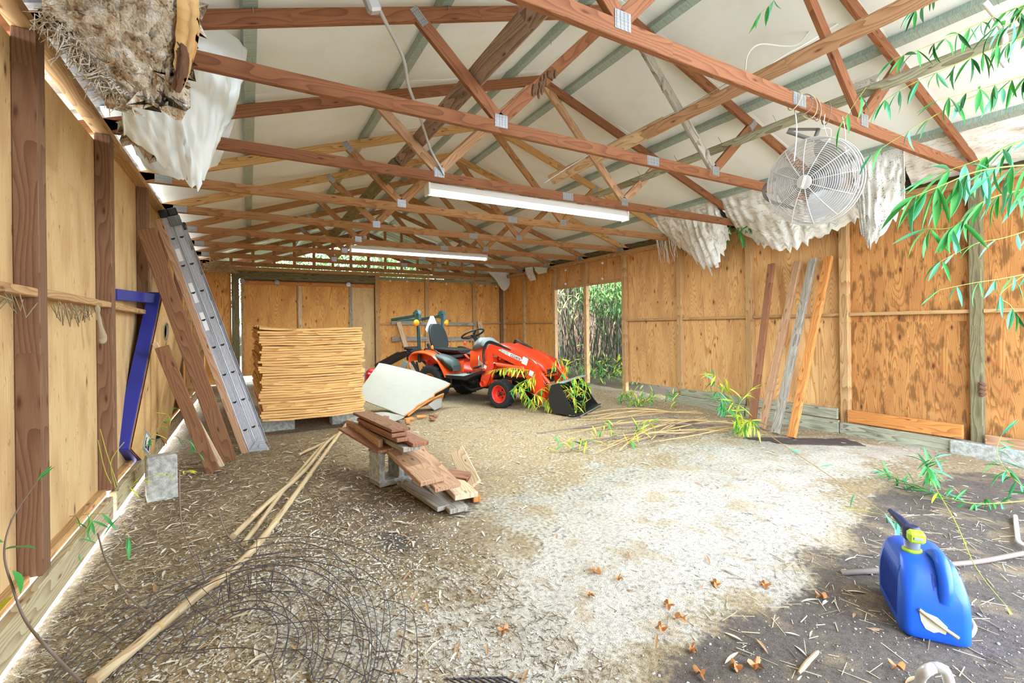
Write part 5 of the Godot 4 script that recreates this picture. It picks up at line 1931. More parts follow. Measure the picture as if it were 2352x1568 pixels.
		for e in 2:
			b = nb()
			b.box(Transform3D(bs, bn + lu * (len_ * e) + w * (wd * 0.5) + d * 0.065), Vector3(0.02, wd, 0.10), 0.003)
			part("end_rail", b, M.cornhole_blue, c)
		b = nb()
		var lp := bn + lu * (len_ * 0.97) + d * 0.06 + w * 0.03
		b.bar(lp, Vector3(-0.86, lp.y - 0.02, lp.z + 0.85), Vector3.UP, 0.085, 0.022, 0.003)
		if k == 0:
			part("folding_leg", b, M.cornhole_blue, c)
			b = nb()
			b.box(Transform3D(bs, bn + lu * 0.16 + w * 0.36 - d * 0.001), Vector3(0.16, 0.20, 0.002), 0.0)
			var lg := part("stencil_panel", b, M.dash_grey, c)
			b = nb()
			b.box(Transform3D(bs, bn + lu * 0.16 + w * 0.36 - d * 0.0025), Vector3(0.12, 0.16, 0.002), 0.0)
			part("stencil_field", b, M.sticker_white, lg)
			b = nb()
			b.box(Transform3D(bs, bn + lu * 0.15 + w * 0.30 - d * 0.004), Vector3(0.08, 0.02, 0.002), 0.0)
			b.box(Transform3D(bs, bn + lu * 0.12 + w * 0.33 - d * 0.004), Vector3(0.02, 0.06, 0.002), 0.0)
			b.box(Transform3D(bs, bn + lu * 0.16 + w * 0.40 - d * 0.004), Vector3(0.10, 0.05, 0.002), 0.0)
			part("stencil_mark", b, M.can_dark, lg)


# ---------------------------------------------------------------- fuel can (local: x along the can, z across)
func rounded(hx: float, hz: float, cx: float, y: float, r: float) -> PackedVector3Array:
	var out := PackedVector3Array()
	for q in 4:
		for k in 5:
			var an := PI / 2 * q + PI / 2 * k / 4.0
			var c := Vector2((hx - r) * (1.0 if q in [0, 3] else -1.0), (hz - r) * (1.0 if q in [0, 1] else -1.0))
			out.append(Vector3(cx + c.x + cos(an) * r, y, c.y + sin(an) * r))
	return out


func build_can() -> void:
	var t := thing("fuel_can", "blue plastic fuel can with green cap standing on the dark earth", "fuel can", Vector3(2.48, -0.005, -0.885), "", Basis(Vector3.UP, deg_to_rad(34)))
	var b := nb()
	b.loft([rounded(0.175, 0.095, 0.0, 0.0, 0.03), rounded(0.19, 0.108, 0.0, 0.012, 0.035), rounded(0.192, 0.110, 0.0, 0.04, 0.035), rounded(0.192, 0.110, 0.0, 0.12, 0.035), rounded(0.190, 0.108, 0.0, 0.17, 0.035), rounded(0.180, 0.104, 0.004, 0.205, 0.045), rounded(0.164, 0.098, 0.012, 0.240, 0.05), rounded(0.142, 0.090, 0.02, 0.268, 0.055), rounded(0.118, 0.076, 0.024, 0.284, 0.055), rounded(0.08, 0.05, 0.026, 0.290, 0.04)])
	part("body", b, M.can_blue, t, true)
	# moulded handle running from the neck down the sloping end
	b = nb()
	b.tube(smooth([Vector3(-0.01, 0.272, 0.03), Vector3(-0.07, 0.300, 0.032), Vector3(-0.12, 0.294, 0.034), Vector3(-0.160, 0.256, 0.034), Vector3(-0.180, 0.210, 0.032), Vector3(-0.178, 0.165, 0.026)], 6), 0.024, 12)
	part("handle", b, M.can_blue, t, true)
	b = nb()
	b.tube(smooth([Vector3(-0.085, 0.272, 0.0), Vector3(-0.140, 0.238, -0.002), Vector3(-0.170, 0.195, -0.004)], 5), 0.011, 8)
	part("handle_recess", b, M.can_ribbed, t, true)
	# ribbed grip panels on the flanks
	for s: float in [-1.0, 1.0]:
		b = nb()
		for k in 15:
			var x := -0.12 + 0.24 * k / 14.0
			b.tube([Vector3(x, 0.05, s * 0.1095), Vector3(x, 0.12, s * 0.1105), Vector3(x, 0.17, s * 0.1085), Vector3(x * 0.95, 0.215, s * 0.1005), Vector3(x * 0.88, 0.25, s * 0.0915)], 0.0045, 5)
		part("ribbed_panel", b, M.can_ribbed, t, true)
	b = nb()
	b.lathe(Transform3D(Basis(), Vector3(-0.03, 0.285, -0.035)), [Vector2(0.028, 0.0), Vector2(0.034, 0.002), Vector2(0.034, 0.012), Vector2(0.028, 0.014)], 20)
	part("collar", b, M.can_green, t, true)
	b = nb()
	b.lathe(Transform3D(Basis(), Vector3(-0.03, 0.299, -0.035)), [Vector2(0.024, 0.0), Vector2(0.028, 0.002), Vector2(0.028, 0.036), Vector2(0.024, 0.038)], 18)
	part("neck", b, M.can_clear, t, true)
	b = nb()
	b.lathe(Transform3D(Basis(), Vector3(-0.03, 0.335, -0.035)), [Vector2(0.016, -0.03), Vector2(0.026, 0.0), Vector2(0.032, 0.01), Vector2(0.032, 0.045), Vector2(0.022, 0.058)], 16)
	b.tube([Vector3(-0.03, 0.367, -0.035), Vector3(0.03, 0.392, -0.06), Vector3(0.08, 0.412, -0.085)], [0.022, 0.018, 0.009], 10)
	part("spout", b, M.can_dark, t, true)
	b = nb()
	b.box(Transform3D(Basis(Vector3.BACK, 0.1), Vector3(-0.065, 0.362, -0.03)), Vector3(0.045, 0.048, 0.058), 0.012)
	var cap := part("cap", b, M.can_green, t, true)
	b = nb()
	b.box(Transform3D(Basis(Vector3.BACK, 0.1), Vector3(-0.089, 0.360, -0.028)), Vector3(0.004, 0.012, 0.03), 0.002)
	part("slot", b, M.dash_grey, cap, true)
	b = nb()
	b.prism(Transform3D(Basis(Vector3.UP, -PI / 2), Vector3(-0.1925, 0, 0)), PackedVector2Array([Vector2(-0.056, 0.122), Vector2(0.0, 0.105), Vector2(0.03, 0.075), Vector2(0.024, 0.045), Vector2(0.004, 0.05), Vector2(-0.012, 0.043), Vector2(-0.036, 0.052), Vector2(-0.050, 0.08)]), 0.0, 0.0015)
	part("torn_label", b, M.paper, t, true)
	b = nb()
	b.tube([Vector3(-0.197, 0.124, -0.056), Vector3(-0.205, 0.085, 0.0), Vector3(-0.212, 0.052, 0.056)], 0.0065, 8)
	var o := solo_xf("twig", b, M.bamboo_dry, t.transform, "short dry bamboo twig resting on the torn label of the blue can", "twig")
	o.set_meta("group", "twigs about the fuel can")


# one mesh given in the axes of xf
func solo_xf(called: String, mb: Mb, mm: Material, xf: Transform3D, label: String, category: String, group := "") -> MeshInstance3D:
	var o := MeshInstance3D.new()
	o.mesh = mb.mesh()
	o.material_override = mm
	o.name = numbered(called)
	add_child(o)
	o.transform = xf
	tag(o, label, category, group)
	return o


func yoke(b: Mb, t: Node3D) -> void:
	for i in b.v.size():
		b.v[i] = t.transform.affine_inverse() * b.v[i]
		b.n[i] = t.transform.basis.transposed() * b.n[i]
	part("yoke", b, M.fan_dark, t, true)


# ---------------------------------------------------------------- drum fan hung from the first truss
func build_fan() -> void:
	var a := Vector3(-0.985, -0.165, 0.07).normalized()
	var x := Vector3.UP.cross(a).normalized()
	var y := a.cross(x).normalized()
	var t := thing("hanging_fan", "grey wire-caged fan hung by cords from the first truss", "fan", Vector3(3.29, 2.19, -1.72), "", Basis(x, y, a))
	for side: float in [1.0, -1.0]:
		var b := nb()
		var n := 21 if side > 0 else 15
		for k in n:
			var r := lerpf(0.045, 0.272, float(k) / (n - 1))
			var z: float = side * (0.045 + 0.085 * (1.0 - pow(r / 0.275, 2.2)))
			var pts: Array = []
			for q in 44:
				var an := TAU * q / 44
				pts.append(Vector3(cos(an) * r, sin(an) * r, z))
			b.tube(pts, 0.0023, 4, true)
		part("guard_rings", b, M.fan_grey, t, true)
		b = nb()
		for q in 12:
			var an := TAU * q / 12
			var pts: Array = []
			for k in 6:
				var r := lerpf(0.03, 0.275, k / 5.0)
				pts.append(Vector3(cos(an) * r, sin(an) * r, side * (0.048 + 0.085 * (1.0 - pow(r / 0.275, 2.2)))))
			b.tube(pts, 0.0028, 5)
		part("guard_spokes", b, M.fan_grey, t, true)
	var b := nb()
	for q in [[0.278, 0.045, 0.005], [0.280, 0.0, 0.004], [0.278, -0.045, 0.005]]:
		var pts: Array = []
		for k in 48:
			var an := TAU * k / 48
			pts.append(Vector3(cos(an) * q[0], sin(an) * q[0], q[1]))
		b.tube(pts, q[2], 6, true)
	part("rim", b, M.fan_grey, t, true)
	b = nb()
	var zup := Basis(Vector3.RIGHT, PI / 2)
	b.lathe(Transform3D(zup, Vector3(0, 0, 0.128)), [Vector2(0.001, 0.012), Vector2(0.045, 0.010), Vector2(0.048, 0.0), Vector2(0.001, -0.002)], 20)
	part("hub_badge", b, M.fan_grey, t, true)
	b = nb()
	b.box(Transform3D(Basis(Vector3.BACK, 1.2), Vector3(0.0, 0.0, 0.138)), Vector3(0.075, 0.018, 0.012), 0.004)
	part("badge_grip", b, M.white_paint, t, true)
	for k in 3:
		b = nb()
		var grid: Array = []
		for i in 9:
			var row := PackedVector3Array()
			for j in 7:
				var r := lerpf(0.05, 0.245, i / 8.0)
				var half := 0.28 + 0.38 * sin(i / 8.0 * 2.4)
				var an := TAU * k / 3.0 + 0.7 + (j / 6.0 - 0.5) * 2.0 * half + 0.3 * i / 8.0
				row.append(Vector3(cos(an) * r, sin(an) * r, 0.03 - 0.075 * (j / 6.0)))
			grid.append(row)
		b.sheet(grid, 0.0025)
		part("blade", b, M.fan_blade, t, true)
	b = nb()
	b.lathe(Transform3D(zup, Vector3(0, 0, -0.02)), [Vector2(0.001, 0.10), Vector2(0.06, 0.10), Vector2(0.07, 0.08), Vector2(0.07, 0.0), Vector2(0.06, -0.06), Vector2(0.001, -0.06)], 24)
	b.lathe(Transform3D(zup, Vector3(0, 0, -0.14)), [Vector2(0.001, -0.06), Vector2(0.11, -0.05), Vector2(0.115, 0.08), Vector2(0.001, 0.09)], 24)
	part("motor", b, M.fan_dark, t, true)
	# bent steel yokes
	b = nb()
	b.tube([Vector3(3.429, 2.451, -1.694), Vector3(3.387, 2.500, -1.763), Vector3(3.277, 2.583, -1.883)], 0.014, 8)
	b.tube([Vector3(3.520, 2.616, -1.803), Vector3(3.359, 2.627, -1.917)], 0.010, 8)
	b.tube([Vector3(3.520, 2.616, -1.803), Vector3(3.480, 2.553, -1.803)], 0.014, 8)
	yoke(b, t)
	b = nb()
	b.tube(smooth([Vector3(3.359, 2.062, -1.894), Vector3(3.260, 2.123, -1.996), Vector3(3.239, 2.182, -2.031), Vector3(3.253, 2.245, -2.023), Vector3(3.343, 2.309, -1.949)], 5), 0.011, 8)
	yoke(b, t)
	# the cords that carry it
	var cords := [
		[Vector3(3.091, 2.628, -1.724), Vector3(3.079, 2.485, -1.708), Vector3(3.042, 2.283, -1.706)],
		[Vector3(3.324, 2.624, -1.661), Vector3(3.340, 2.553, -1.675), Vector3(3.391, 2.459, -1.669)],
		[Vector3(3.491, 2.632, -1.636), Vector3(3.527, 2.547, -1.638), Vector3(3.573, 2.414, -1.658)],
		[Vector3(3.327, 2.538, -1.682), Vector3(3.356, 2.524, -1.643), Vector3(3.369, 2.437, -1.659)],
	]
	for k in cords.size():
		var cb := nb()
		cb.tube(smooth(cords[k], 5), 0.0042 if k == 0 else 0.0026, 6)
		solo("fan_rope", cb, M.cable_white, ["thick white cord running down in front of the fan", "thin white cord from the wire loops to the fan rim", "thin cord dropping at the wall side of the fan", "short slack cord tied over the fan yoke"][k], "rope", "ropes of the fan")
	# wire loops round the chord
	var xs := [3.03, 3.13, 3.19, 3.24, 3.28, 3.40]
	for k in xs.size():
		var cb := nb()
		var pts: Array = []
		for q in 24:
			var an := TAU * q / 24
			pts.append(Vector3(xs[k] + 0.03 * sin(an + k), 2.658 + sin(an) * (0.064 + 0.006 * (k % 3)), truss_z[0] + cos(an) * (0.038 + 0.005 * (k % 2))))
		cb.tube(pts, 0.0032, 6, true)
		solo("wire_loop", cb, M.bamboo_dry if k % 2 == 0 else M.vine_stem, "loop of old wire wound round the chord above the fan", "wire loop", "wire loops on the first truss")


# ---------------------------------------------------------------- torn insulation
# a hanging piece between an upper and a lower edge (equal numbers of points), frayed below
func torn_piece(top: Array, bottom: Array, bulge: Vector3, fray: float, th: float, cols: int, rows: int, nz: FastNoiseLite) -> Mb:
	var a := smooth(top, 8)
	var c := smooth(bottom, 8)
	var grid: Array = []
	for i in rows + 1:
		var row := PackedVector3Array()
		for j in cols + 1:
			var f := float(j) / cols * (a.size() - 1)
			var k := mini(int(f), a.size() - 2)
			var p: Vector3 = a[k].lerp(a[k + 1], f - k)
			var q: Vector3 = c[k].lerp(c[k + 1], f - k)
			var g := float(i) / rows
			# uneven lower edge
			q = p + (q - p) * (1.0 + fray * nz.get_noise_1d(j * 19.0) + fray * 0.6 * nz.get_noise_1d(j * 57.0 + 9.0))
			var w := p.lerp(q, g)
			w += bulge * sin(g * PI) * (0.5 + 0.5 * nz.get_noise_2d(j * 7.0, 5.0))
			w += bulge.normalized() * minf(0.035, a[0].distance_to(a[a.size() - 1]) * 0.09) * nz.get_noise_2d(j * 11.0, i * 3.0) * minf(1.0, g * 4.0)
			row.append(w)
		grid.append(row)
	var b := nb()
	b.sheet(grid, th, a[0].distance_to(a[a.size() - 1]), a[0].distance_to(c[0]))
	return b


func build_insulation() -> void:
	var nz := noise(501, 0.11, 3)
	# the thick brown batt hanging at the eave above the wall
	var g: Array = []
	for i in 25:
		var row := PackedVector3Array()
		for j in 25:
			var u := j / 24.0
			var w := i / 24.0
			var p: Vector3 = Vector3(-0.69, 2.53, -2.50).lerp(Vector3(-0.13, 2.93, -2.45), u).lerp(Vector3(-0.47, 2.26, -2.68).lerp(Vector3(-0.30, 2.30, -2.66), u), w)
			var e := minf(minf(u, 1.0 - u), minf(w, 1.0 - w))
			var n := nz.get_noise_2d(i * 4.0, j * 4.0)
			p += Vector3(0.3, -0.2, 0.93) * (0.05 * n + 0.03 * nz.get_noise_2d(i * 13.0, j * 13.0) + 0.06 * smoothstep(0.0, 0.3, e))
			if e < 0.02:
				p += Vector3(0.04, 0.05, 0) * nz.get_noise_2d(i * 31.0, j * 31.0)
			row.append(p)
		g.append(row)
	var t := thing("insulation_batt", "thick stained brown fibre batt hanging torn at the eave above the posts", "insulation", Vector3(-0.45, 2.25, -2.6), "torn insulation")
	var b := nb()
	b.sheet(g, 0.09, 0.7, 0.6)
	part("fibre", b, M.wool, t)
	b = torn_piece([Vector3(-0.180, 2.798, -2.520), Vector3(-0.251, 2.742, -2.500)], [Vector3(-0.264, 2.402, -2.620), Vector3(-0.290, 2.347, -2.600)], Vector3(0.05, 0, 0.06), 0.1, 0.03, 6, 14, nz)
	part("facing", b, M.cornhole_tan, t)
	b = torn_piece([Vector3(-0.234, 2.524, -2.550), Vector3(-0.271, 2.507, -2.520)], [Vector3(-0.268, 2.352, -2.600), Vector3(-0.292, 2.347, -2.580)], Vector3(0.03, 0, 0.05), 0.1, 0.03, 5, 10, nz)
	part("curled_edge", b, M.mud, t)
	for k in 4:
		b = nb()
		for q in 46:
			var f := (k + rng.randf()) / 4.0
			var p := Vector3(-0.68, 2.52, -2.52).lerp(Vector3(-0.46, 2.28, -2.64), f) + rv(0.02)
			b.tube([p, p + Vector3(-0.02, -0.02, 0.02) + rv(0.03), p + Vector3(-0.03, -0.05, 0.02) + rv(0.05)], [0.004, 0.003, 0.0012], 4)
		part("fibre_fringe", b, M.wool, t)
	# white facing sheet below it
	b = torn_piece([Vector3(-0.62, 2.78, -2.9), Vector3(-0.40, 2.895, -2.95), Vector3(-0.20, 2.96, -3.05), Vector3(0.02, 3.03, -3.35)], [Vector3(-0.586, 2.337, -3.300), Vector3(-0.373, 2.194, -3.400), Vector3(-0.257, 2.125, -3.420), Vector3(-0.154, 2.419, -3.450)], Vector3(0.06, -0.05, 0.10), 0.06, 0.006, 30, 18, nz)
	solo("insulation_facing", b, M.vinyl, "white facing sheet sagging to a point below the brown batt", "insulation", "torn insulation")
	b = torn_piece([Vector3(-0.651, 2.454, -3.450), Vector3(-0.574, 2.463, -3.400), Vector3(-0.504, 2.439, -3.400)], [Vector3(-0.592, 2.357, -3.500), Vector3(-0.552, 2.326, -3.500), Vector3(-0.490, 2.258, -3.500)], Vector3(0.03, 0, 0.06), 0.3, 0.05, 12, 10, nz)
	solo("insulation_tuft", b, M.wool, "small torn brown tuft between the batt and the top plate", "insulation", "torn insulation")
	b = torn_piece([Vector3(-0.76, 2.78, -4.25), Vector3(-0.45, 2.87, -4.25), Vector3(-0.05, 3.0, -4.3)], [Vector3(-0.658, 2.475, -4.500), Vector3(-0.438, 2.456, -4.500), Vector3(-0.203, 2.597, -4.500)], Vector3(0.0, -0.06, 0.05), 0.05, 0.01, 16, 10, nz)
	solo("insulation_facing", b, M.vinyl, "dim white facing sagging behind the pointed sheet, above the third truss", "insulation", "torn insulation")
	# the ragged curtain on the doorway side
	b = torn_piece([Vector3(5.58, 3.03, -5.55), Vector3(5.58, 3.03, -5.0), Vector3(5.58, 3.03, -4.6), Vector3(5.58, 3.03, -4.2)], [Vector3(6.05, 2.70, -5.45), Vector3(6.02, 2.38, -5.05), Vector3(6.0, 2.06, -4.55), Vector3(6.0, 2.55, -4.25)], Vector3(-0.10, -0.05, 0), 0.16, 0.006, 44, 18, nz)
	solo("insulation_curtain", b, M.vinyl_torn, "ragged mouldy curtain of facing hanging before the wall, with stringy edges", "insulation", "torn insulation")
	for k in 16:
		b = nb()
		var p := Vector3(5.93 + rng.randf() * 0.12, 2.78 - rng.randf() * 0.12, -5.62 + rng.randf() * 0.35)
		b.tube([p, p + Vector3(0.04, -0.2, 0.0) + rv(0.02), p + Vector3(0.06, -0.30 - rng.randf() * 0.18, 0.02) + rv(0.03)], [0.010, 0.006, 0.002], 5)
		solo("insulation_strand", b, M.vinyl_torn, "thin torn strand hanging at the truss end by the ragged curtain", "insulation", "torn strands")
	b = torn_piece([Vector3(5.58, 3.03, -4.18), Vector3(5.58, 3.03, -3.6), Vector3(5.58, 3.03, -3.1), Vector3(5.58, 3.03, -2.55)], [Vector3(6.02, 2.52, -4.12), Vector3(6.0, 2.20, -3.60), Vector3(6.0, 2.26, -3.15), Vector3(6.0, 2.42, -2.62)], Vector3(-0.08, -0.05, 0), 0.10, 0.006, 44, 16, nz)
	solo("insulation_curtain", b, M.vinyl_torn, "broad white flap of facing hanging behind the fan", "insulation", "torn insulation")
	b = torn_piece([Vector3(5.56, 2.98, -2.52), Vector3(5.56, 2.98, -2.30), Vector3(5.56, 2.98, -2.08)], [Vector3(5.74, 2.20, -2.52), Vector3(5.72, 2.06, -2.40), Vector3(5.70, 2.42, -2.12)], Vector3(-0.10, 0.0, 0.04), 0.12, 0.006, 24, 16, nz)
	solo("insulation_curtain", b, M.vinyl_torn, "narrow gathered white strip hanging between the fan and the greenish post", "insulation", "torn insulation")
	b = torn_piece([Vector3(5.56, 3.0, -2.10), Vector3(5.56, 3.0, -1.4), Vector3(5.56, 3.0, -0.7)], [Vector3(6.22, 2.70, -2.25), Vector3(6.22, 2.72, -1.5), Vector3(6.22, 2.72, -0.7)], Vector3(-0.05, -0.04, 0), 0.02, 0.006, 30, 14, nz)
	solo("insulation_curtain", b, M.vinyl_torn, "mould-spotted facing sheet reaching the top plate above the greenish post", "insulation", "torn insulation")
	b = torn_piece([Vector3(4.55, 3.30, -2.05), Vector3(4.55, 3.30, -1.85)], [Vector3(4.62, 3.02, -2.12), Vector3(4.60, 3.06, -1.92)], Vector3(-0.04, 0, 0.02), 0.12, 0.006, 10, 8, nz)
	solo("insulation_scrap", b, M.vinyl_torn, "crumpled white scrap hanging under the roof above the fan", "insulation", "torn insulation")
	# at the far corner
	b = torn_piece([Vector3(5.566, 2.750, -11.200), Vector3(6.122, 2.741, -11.200), Vector3(6.745, 2.734, -11.200)], [Vector3(5.850, 2.493, -11.200), Vector3(6.087, 2.229, -11.200), Vector3(6.364, 2.501, -11.200)], Vector3(0, -0.02, 0.05), 0.03, 0.006, 12, 8, nz)
	solo("insulation_scrap", b, M.vinyl, "white triangle of facing sagging in the far corner of the shed", "insulation", "torn insulation")
	b = torn_piece([Vector3(6.100, 2.734, -10.125), Vector3(6.100, 2.726, -9.772)], [Vector3(6.150, 2.389, -9.942), Vector3(6.150, 2.389, -9.699)], Vector3(-0.03, 0, 0), 0.05, 0.03, 6, 8, nz)
	solo("insulation_scrap", b, M.vinyl_torn, "rolled white strip hanging at the truss end near the far corner", "insulation", "torn insulation")
	b = torn_piece([Vector3(6.100, 2.737, -9.691), Vector3(6.100, 2.706, -9.008)], [Vector3(6.120, 2.509, -9.530), Vector3(6.120, 2.510, -9.152)], Vector3(-0.03, 0, 0), 0.05, 0.01, 8, 8, nz)
	solo("insulation_scrap", b, M.vinyl, "small white flap above the end of the doorway wall", "insulation", "torn insulation")
	# a bird's nest in the corner
	var nest := nb()
	for k in 190:
		var c := Vector3(-0.52, 2.53, -11.22) + Vector3(rng.randfn(0, 0.13), rng.randfn(0, 0.055), rng.randfn(0, 0.09))
		var d := Vector3(rng.randf_range(-1, 1), rng.randf_range(-0.5, 0.5), rng.randf_range(-1, 1)).normalized() * rng.randf_range(0.06, 0.15)
		nest.tube([c - d, c + rv(0.02), c + d], 0.0045, 4)
	solo("bird_nest", nest, M.nest, "straw bird nest stuffed in the corner above the end wall", "nest")


# ---------------------------------------------------------------- cables
func build_cables() -> void:
	var b := nb()
	b.tube(smooth([Vector3(0.556, 3.008, -2.450), Vector3(0.676, 2.988, -2.620), Vector3(0.856, 2.940, -2.860), Vector3(0.949, 2.873, -3.050), Vector3(1.090, 2.847, -3.300), Vector3(1.317, 2.918, -3.800), Vector3(1.445, 2.842, -4.000), Vector3(1.573, 2.736, -4.100), Vector3(1.614, 2.679, -4.120)], 8), 0.011, 8)
	solo("flexible_conduit", b, M.cable_grey, "grey flexible conduit hanging from the roof down to the strip light", "cable")
	b = nb()
	b.box(Transform3D(Basis(Vector3.BACK, 0.4), Vector3(0.582, 2.975, -2.500)), Vector3(0.07, 0.12, 0.06), 0.012)
	solo("junction_box", b, M.cable_grey, "small grey junction box at the upper end of the conduit", "junction box")
	b = nb()
	b.tube(smooth([Vector3(4.920, 4.034, -1.720), Vector3(4.193, 3.675, -1.760), Vector3(3.997, 3.566, -1.850), Vector3(3.798, 3.423, -2.000), Vector3(3.708, 3.364, -2.150), Vector3(3.631, 3.289, -2.300)], 8), 0.0065, 8)
	solo("armoured_cable", b, M.cable_white, "white armoured cable stretched along the rotten brace board", "cable", "armoured cables")
	b = nb()
	b.tube(smooth([Vector3(4.211, 3.852, -1.900), Vector3(4.054, 3.723, -2.000), Vector3(3.895, 3.557, -2.050), Vector3(3.813, 3.457, -2.100), Vector3(3.710, 3.440, -2.150), Vector3(3.477, 3.414, -2.200), Vector3(3.404, 3.342, -2.250), Vector3(3.444, 3.258, -2.300)], 8), 0.0065, 8)
	solo("armoured_cable", b, M.cable_white, "white armoured cable looping out from the rotten brace board", "cable", "armoured cables")
	b = nb()
	b.tube(smooth([Vector3(3.519, 3.284, -2.350), Vector3(3.616, 3.305, -2.900), Vector3(3.583, 3.291, -3.400), Vector3(3.264, 3.126, -3.900), Vector3(2.789, 2.792, -4.200)], 8), 0.004, 6)
	solo("armoured_cable", b, M.cable_grey, "thin grey cable lying along the pale brace board toward the strip light", "cable", "armoured cables")
	b = nb()
	b.tube(smooth([Vector3(4.001, 3.226, -1.073), Vector3(4.070, 3.117, -1.034), Vector3(4.106, 2.995, -1.013), Vector3(4.086, 2.887, -1.024), Vector3(4.114, 2.827, -1.009)], 8), 0.017, 10)
	solo("armoured_cable", b, M.cable_white, "thick white ribbed cable hanging among the bamboo leaves", "cable", "armoured cables")


# ---------------------------------------------------------------- leaves and stems
var leaf_meshes: Array[ArrayMesh] = []


# a lance-shaped leaf of unit length along x, folded along the midrib and drooping
func leaf_mesh(width: float, droop: float, fold: float) -> ArrayMesh:
	var b := Mb.new()
	var grid: Array = []
	var prof := [0.05, 0.62, 0.95, 1.0, 0.85, 0.55, 0.04]
	for i in 7:
		var f := i / 6.0
		var row := PackedVector3Array()
		for s: float in [-1.0, 0.0, 1.0]:
			row.append(Vector3(f - 0.1 * droop * f * f, -droop * f * f + absf(s) * fold * width * prof[i], s * width * prof[i] * 0.5))
		grid.append(row)
	b.sheet(grid, 0.004)
	return b.mesh()


func leaves_ready() -> void:
	if leaf_meshes.is_empty():
		for q in [[0.15, 0.10, 0.25], [0.13, 0.30, 0.30], [0.17, 0.20, 0.18], [0.12, 0.05, 0.35], [0.52, 0.25, 0.12]]:
			leaf_meshes.append(leaf_mesh(q[0], q[1], q[2]))


func add_leaf(parent: Node3D, at: Vector3, dir: Vector3, size: float, m: Material, called := "leaf", broad := false) -> void:
	leaves_ready()
	var o := MeshInstance3D.new()
	o.mesh = leaf_meshes[rng.randi() % 4]
	if broad:
		o.mesh = leaf_meshes[4]
	o.material_override = m
	var k := 0
	var nm := called
	var n: int = parent.get_meta("leaves", 0)
	if n > 0:
		nm = "%s_%03d" % [called, n]
	parent.set_meta("leaves", n + 1)
	o.name = nm
	parent.add_child(o, true)
	var x := dir.normalized()
	var y := (Vector3.UP + rv(0.5)).normalized()
	var z := x.cross(y).normalized()
	y = z.cross(x).normalized()
	o.transform = Transform3D(Basis(x * size, y * size, z * size), at - parent.position)


# a stem with leaves along it: `each` leaves to a node, `gap` metres between nodes
func sprig(called: String, label: String, pts: Array, r: float, stem_mat: Material, mats: Array, gap: float, each: int, size: float, hang: float, category := "bamboo branch", group := "", from := 0.0) -> Node3D:
	var path := smooth(pts, 6)
	var t := thing(called, label, category, pts[0], group)
	var b := nb()
	var rad: Array = []
	for i in path.size():
		rad.append(lerpf(r, r * 0.35, float(i) / (path.size() - 1)))
	b.tube(path, rad, 5)
	part("stem", b, stem_mat, t)
	var run := 0.0
	var next := gap * 0.5
	var total := 0.0
	for i in path.size() - 1:
		total += path[i].distance_to(path[i + 1])
	for i in path.size() - 1:
		var a: Vector3 = path[i]
		var c: Vector3 = path[i + 1]
		var d := a.distance_to(c)
		while next <= run + d:
			var p := a.lerp(c, (next - run) / d)
			if next / total >= from:
				for k in each:
					var tang := (c - a).normalized()
					var dir := tang * rng.randf_range(0.1, 0.7) + Vector3.DOWN * hang * rng.randf_range(0.4, 1.3) + rv(0.65)
					add_leaf(t, p, dir, size * rng.randf_range(0.65, 1.2), mats[rng.randi() % mats.size()])
			next += gap * rng.randf_range(0.7, 1.3)
		run += d
	# the tip
	for k in 2:
		add_leaf(t, path[path.size() - 1], (path[path.size() - 1] - path[path.size() - 2]).normalized() + Vector3.DOWN * hang * 0.6 + rv(0.3), size, mats[rng.randi() % mats.size()])
	return t


func scatter(called: String, mesh: Mesh, m: Material, xfs: Array, colours: Array, label: String, category: String) -> void:
	var mm := MultiMesh.new()
	mm.transform_format = MultiMesh.TRANSFORM_3D
	mm.use_colors = true
	mm.mesh = mesh
	mm.instance_count = xfs.size()
	for i in xfs.size():
		mm.set_instance_transform(i, xfs[i])
		mm.set_instance_color(i, colours[i])
	var o := MultiMeshInstance3D.new()
	o.multimesh = mm
	o.material_override = m
	o.name = numbered(called)
	add_child(o)
	tag(o, label, category, "", "stuff")


func leaf_xf(p: Vector3, dir: Vector3, size: float) -> Transform3D:
	var x := dir.normalized()
	var y := (Vector3.UP + rv(0.8)).normalized()
	var z := x.cross(y).normalized()
	return Transform3D(Basis(x * size, z.cross(x) * size, z * size), p)


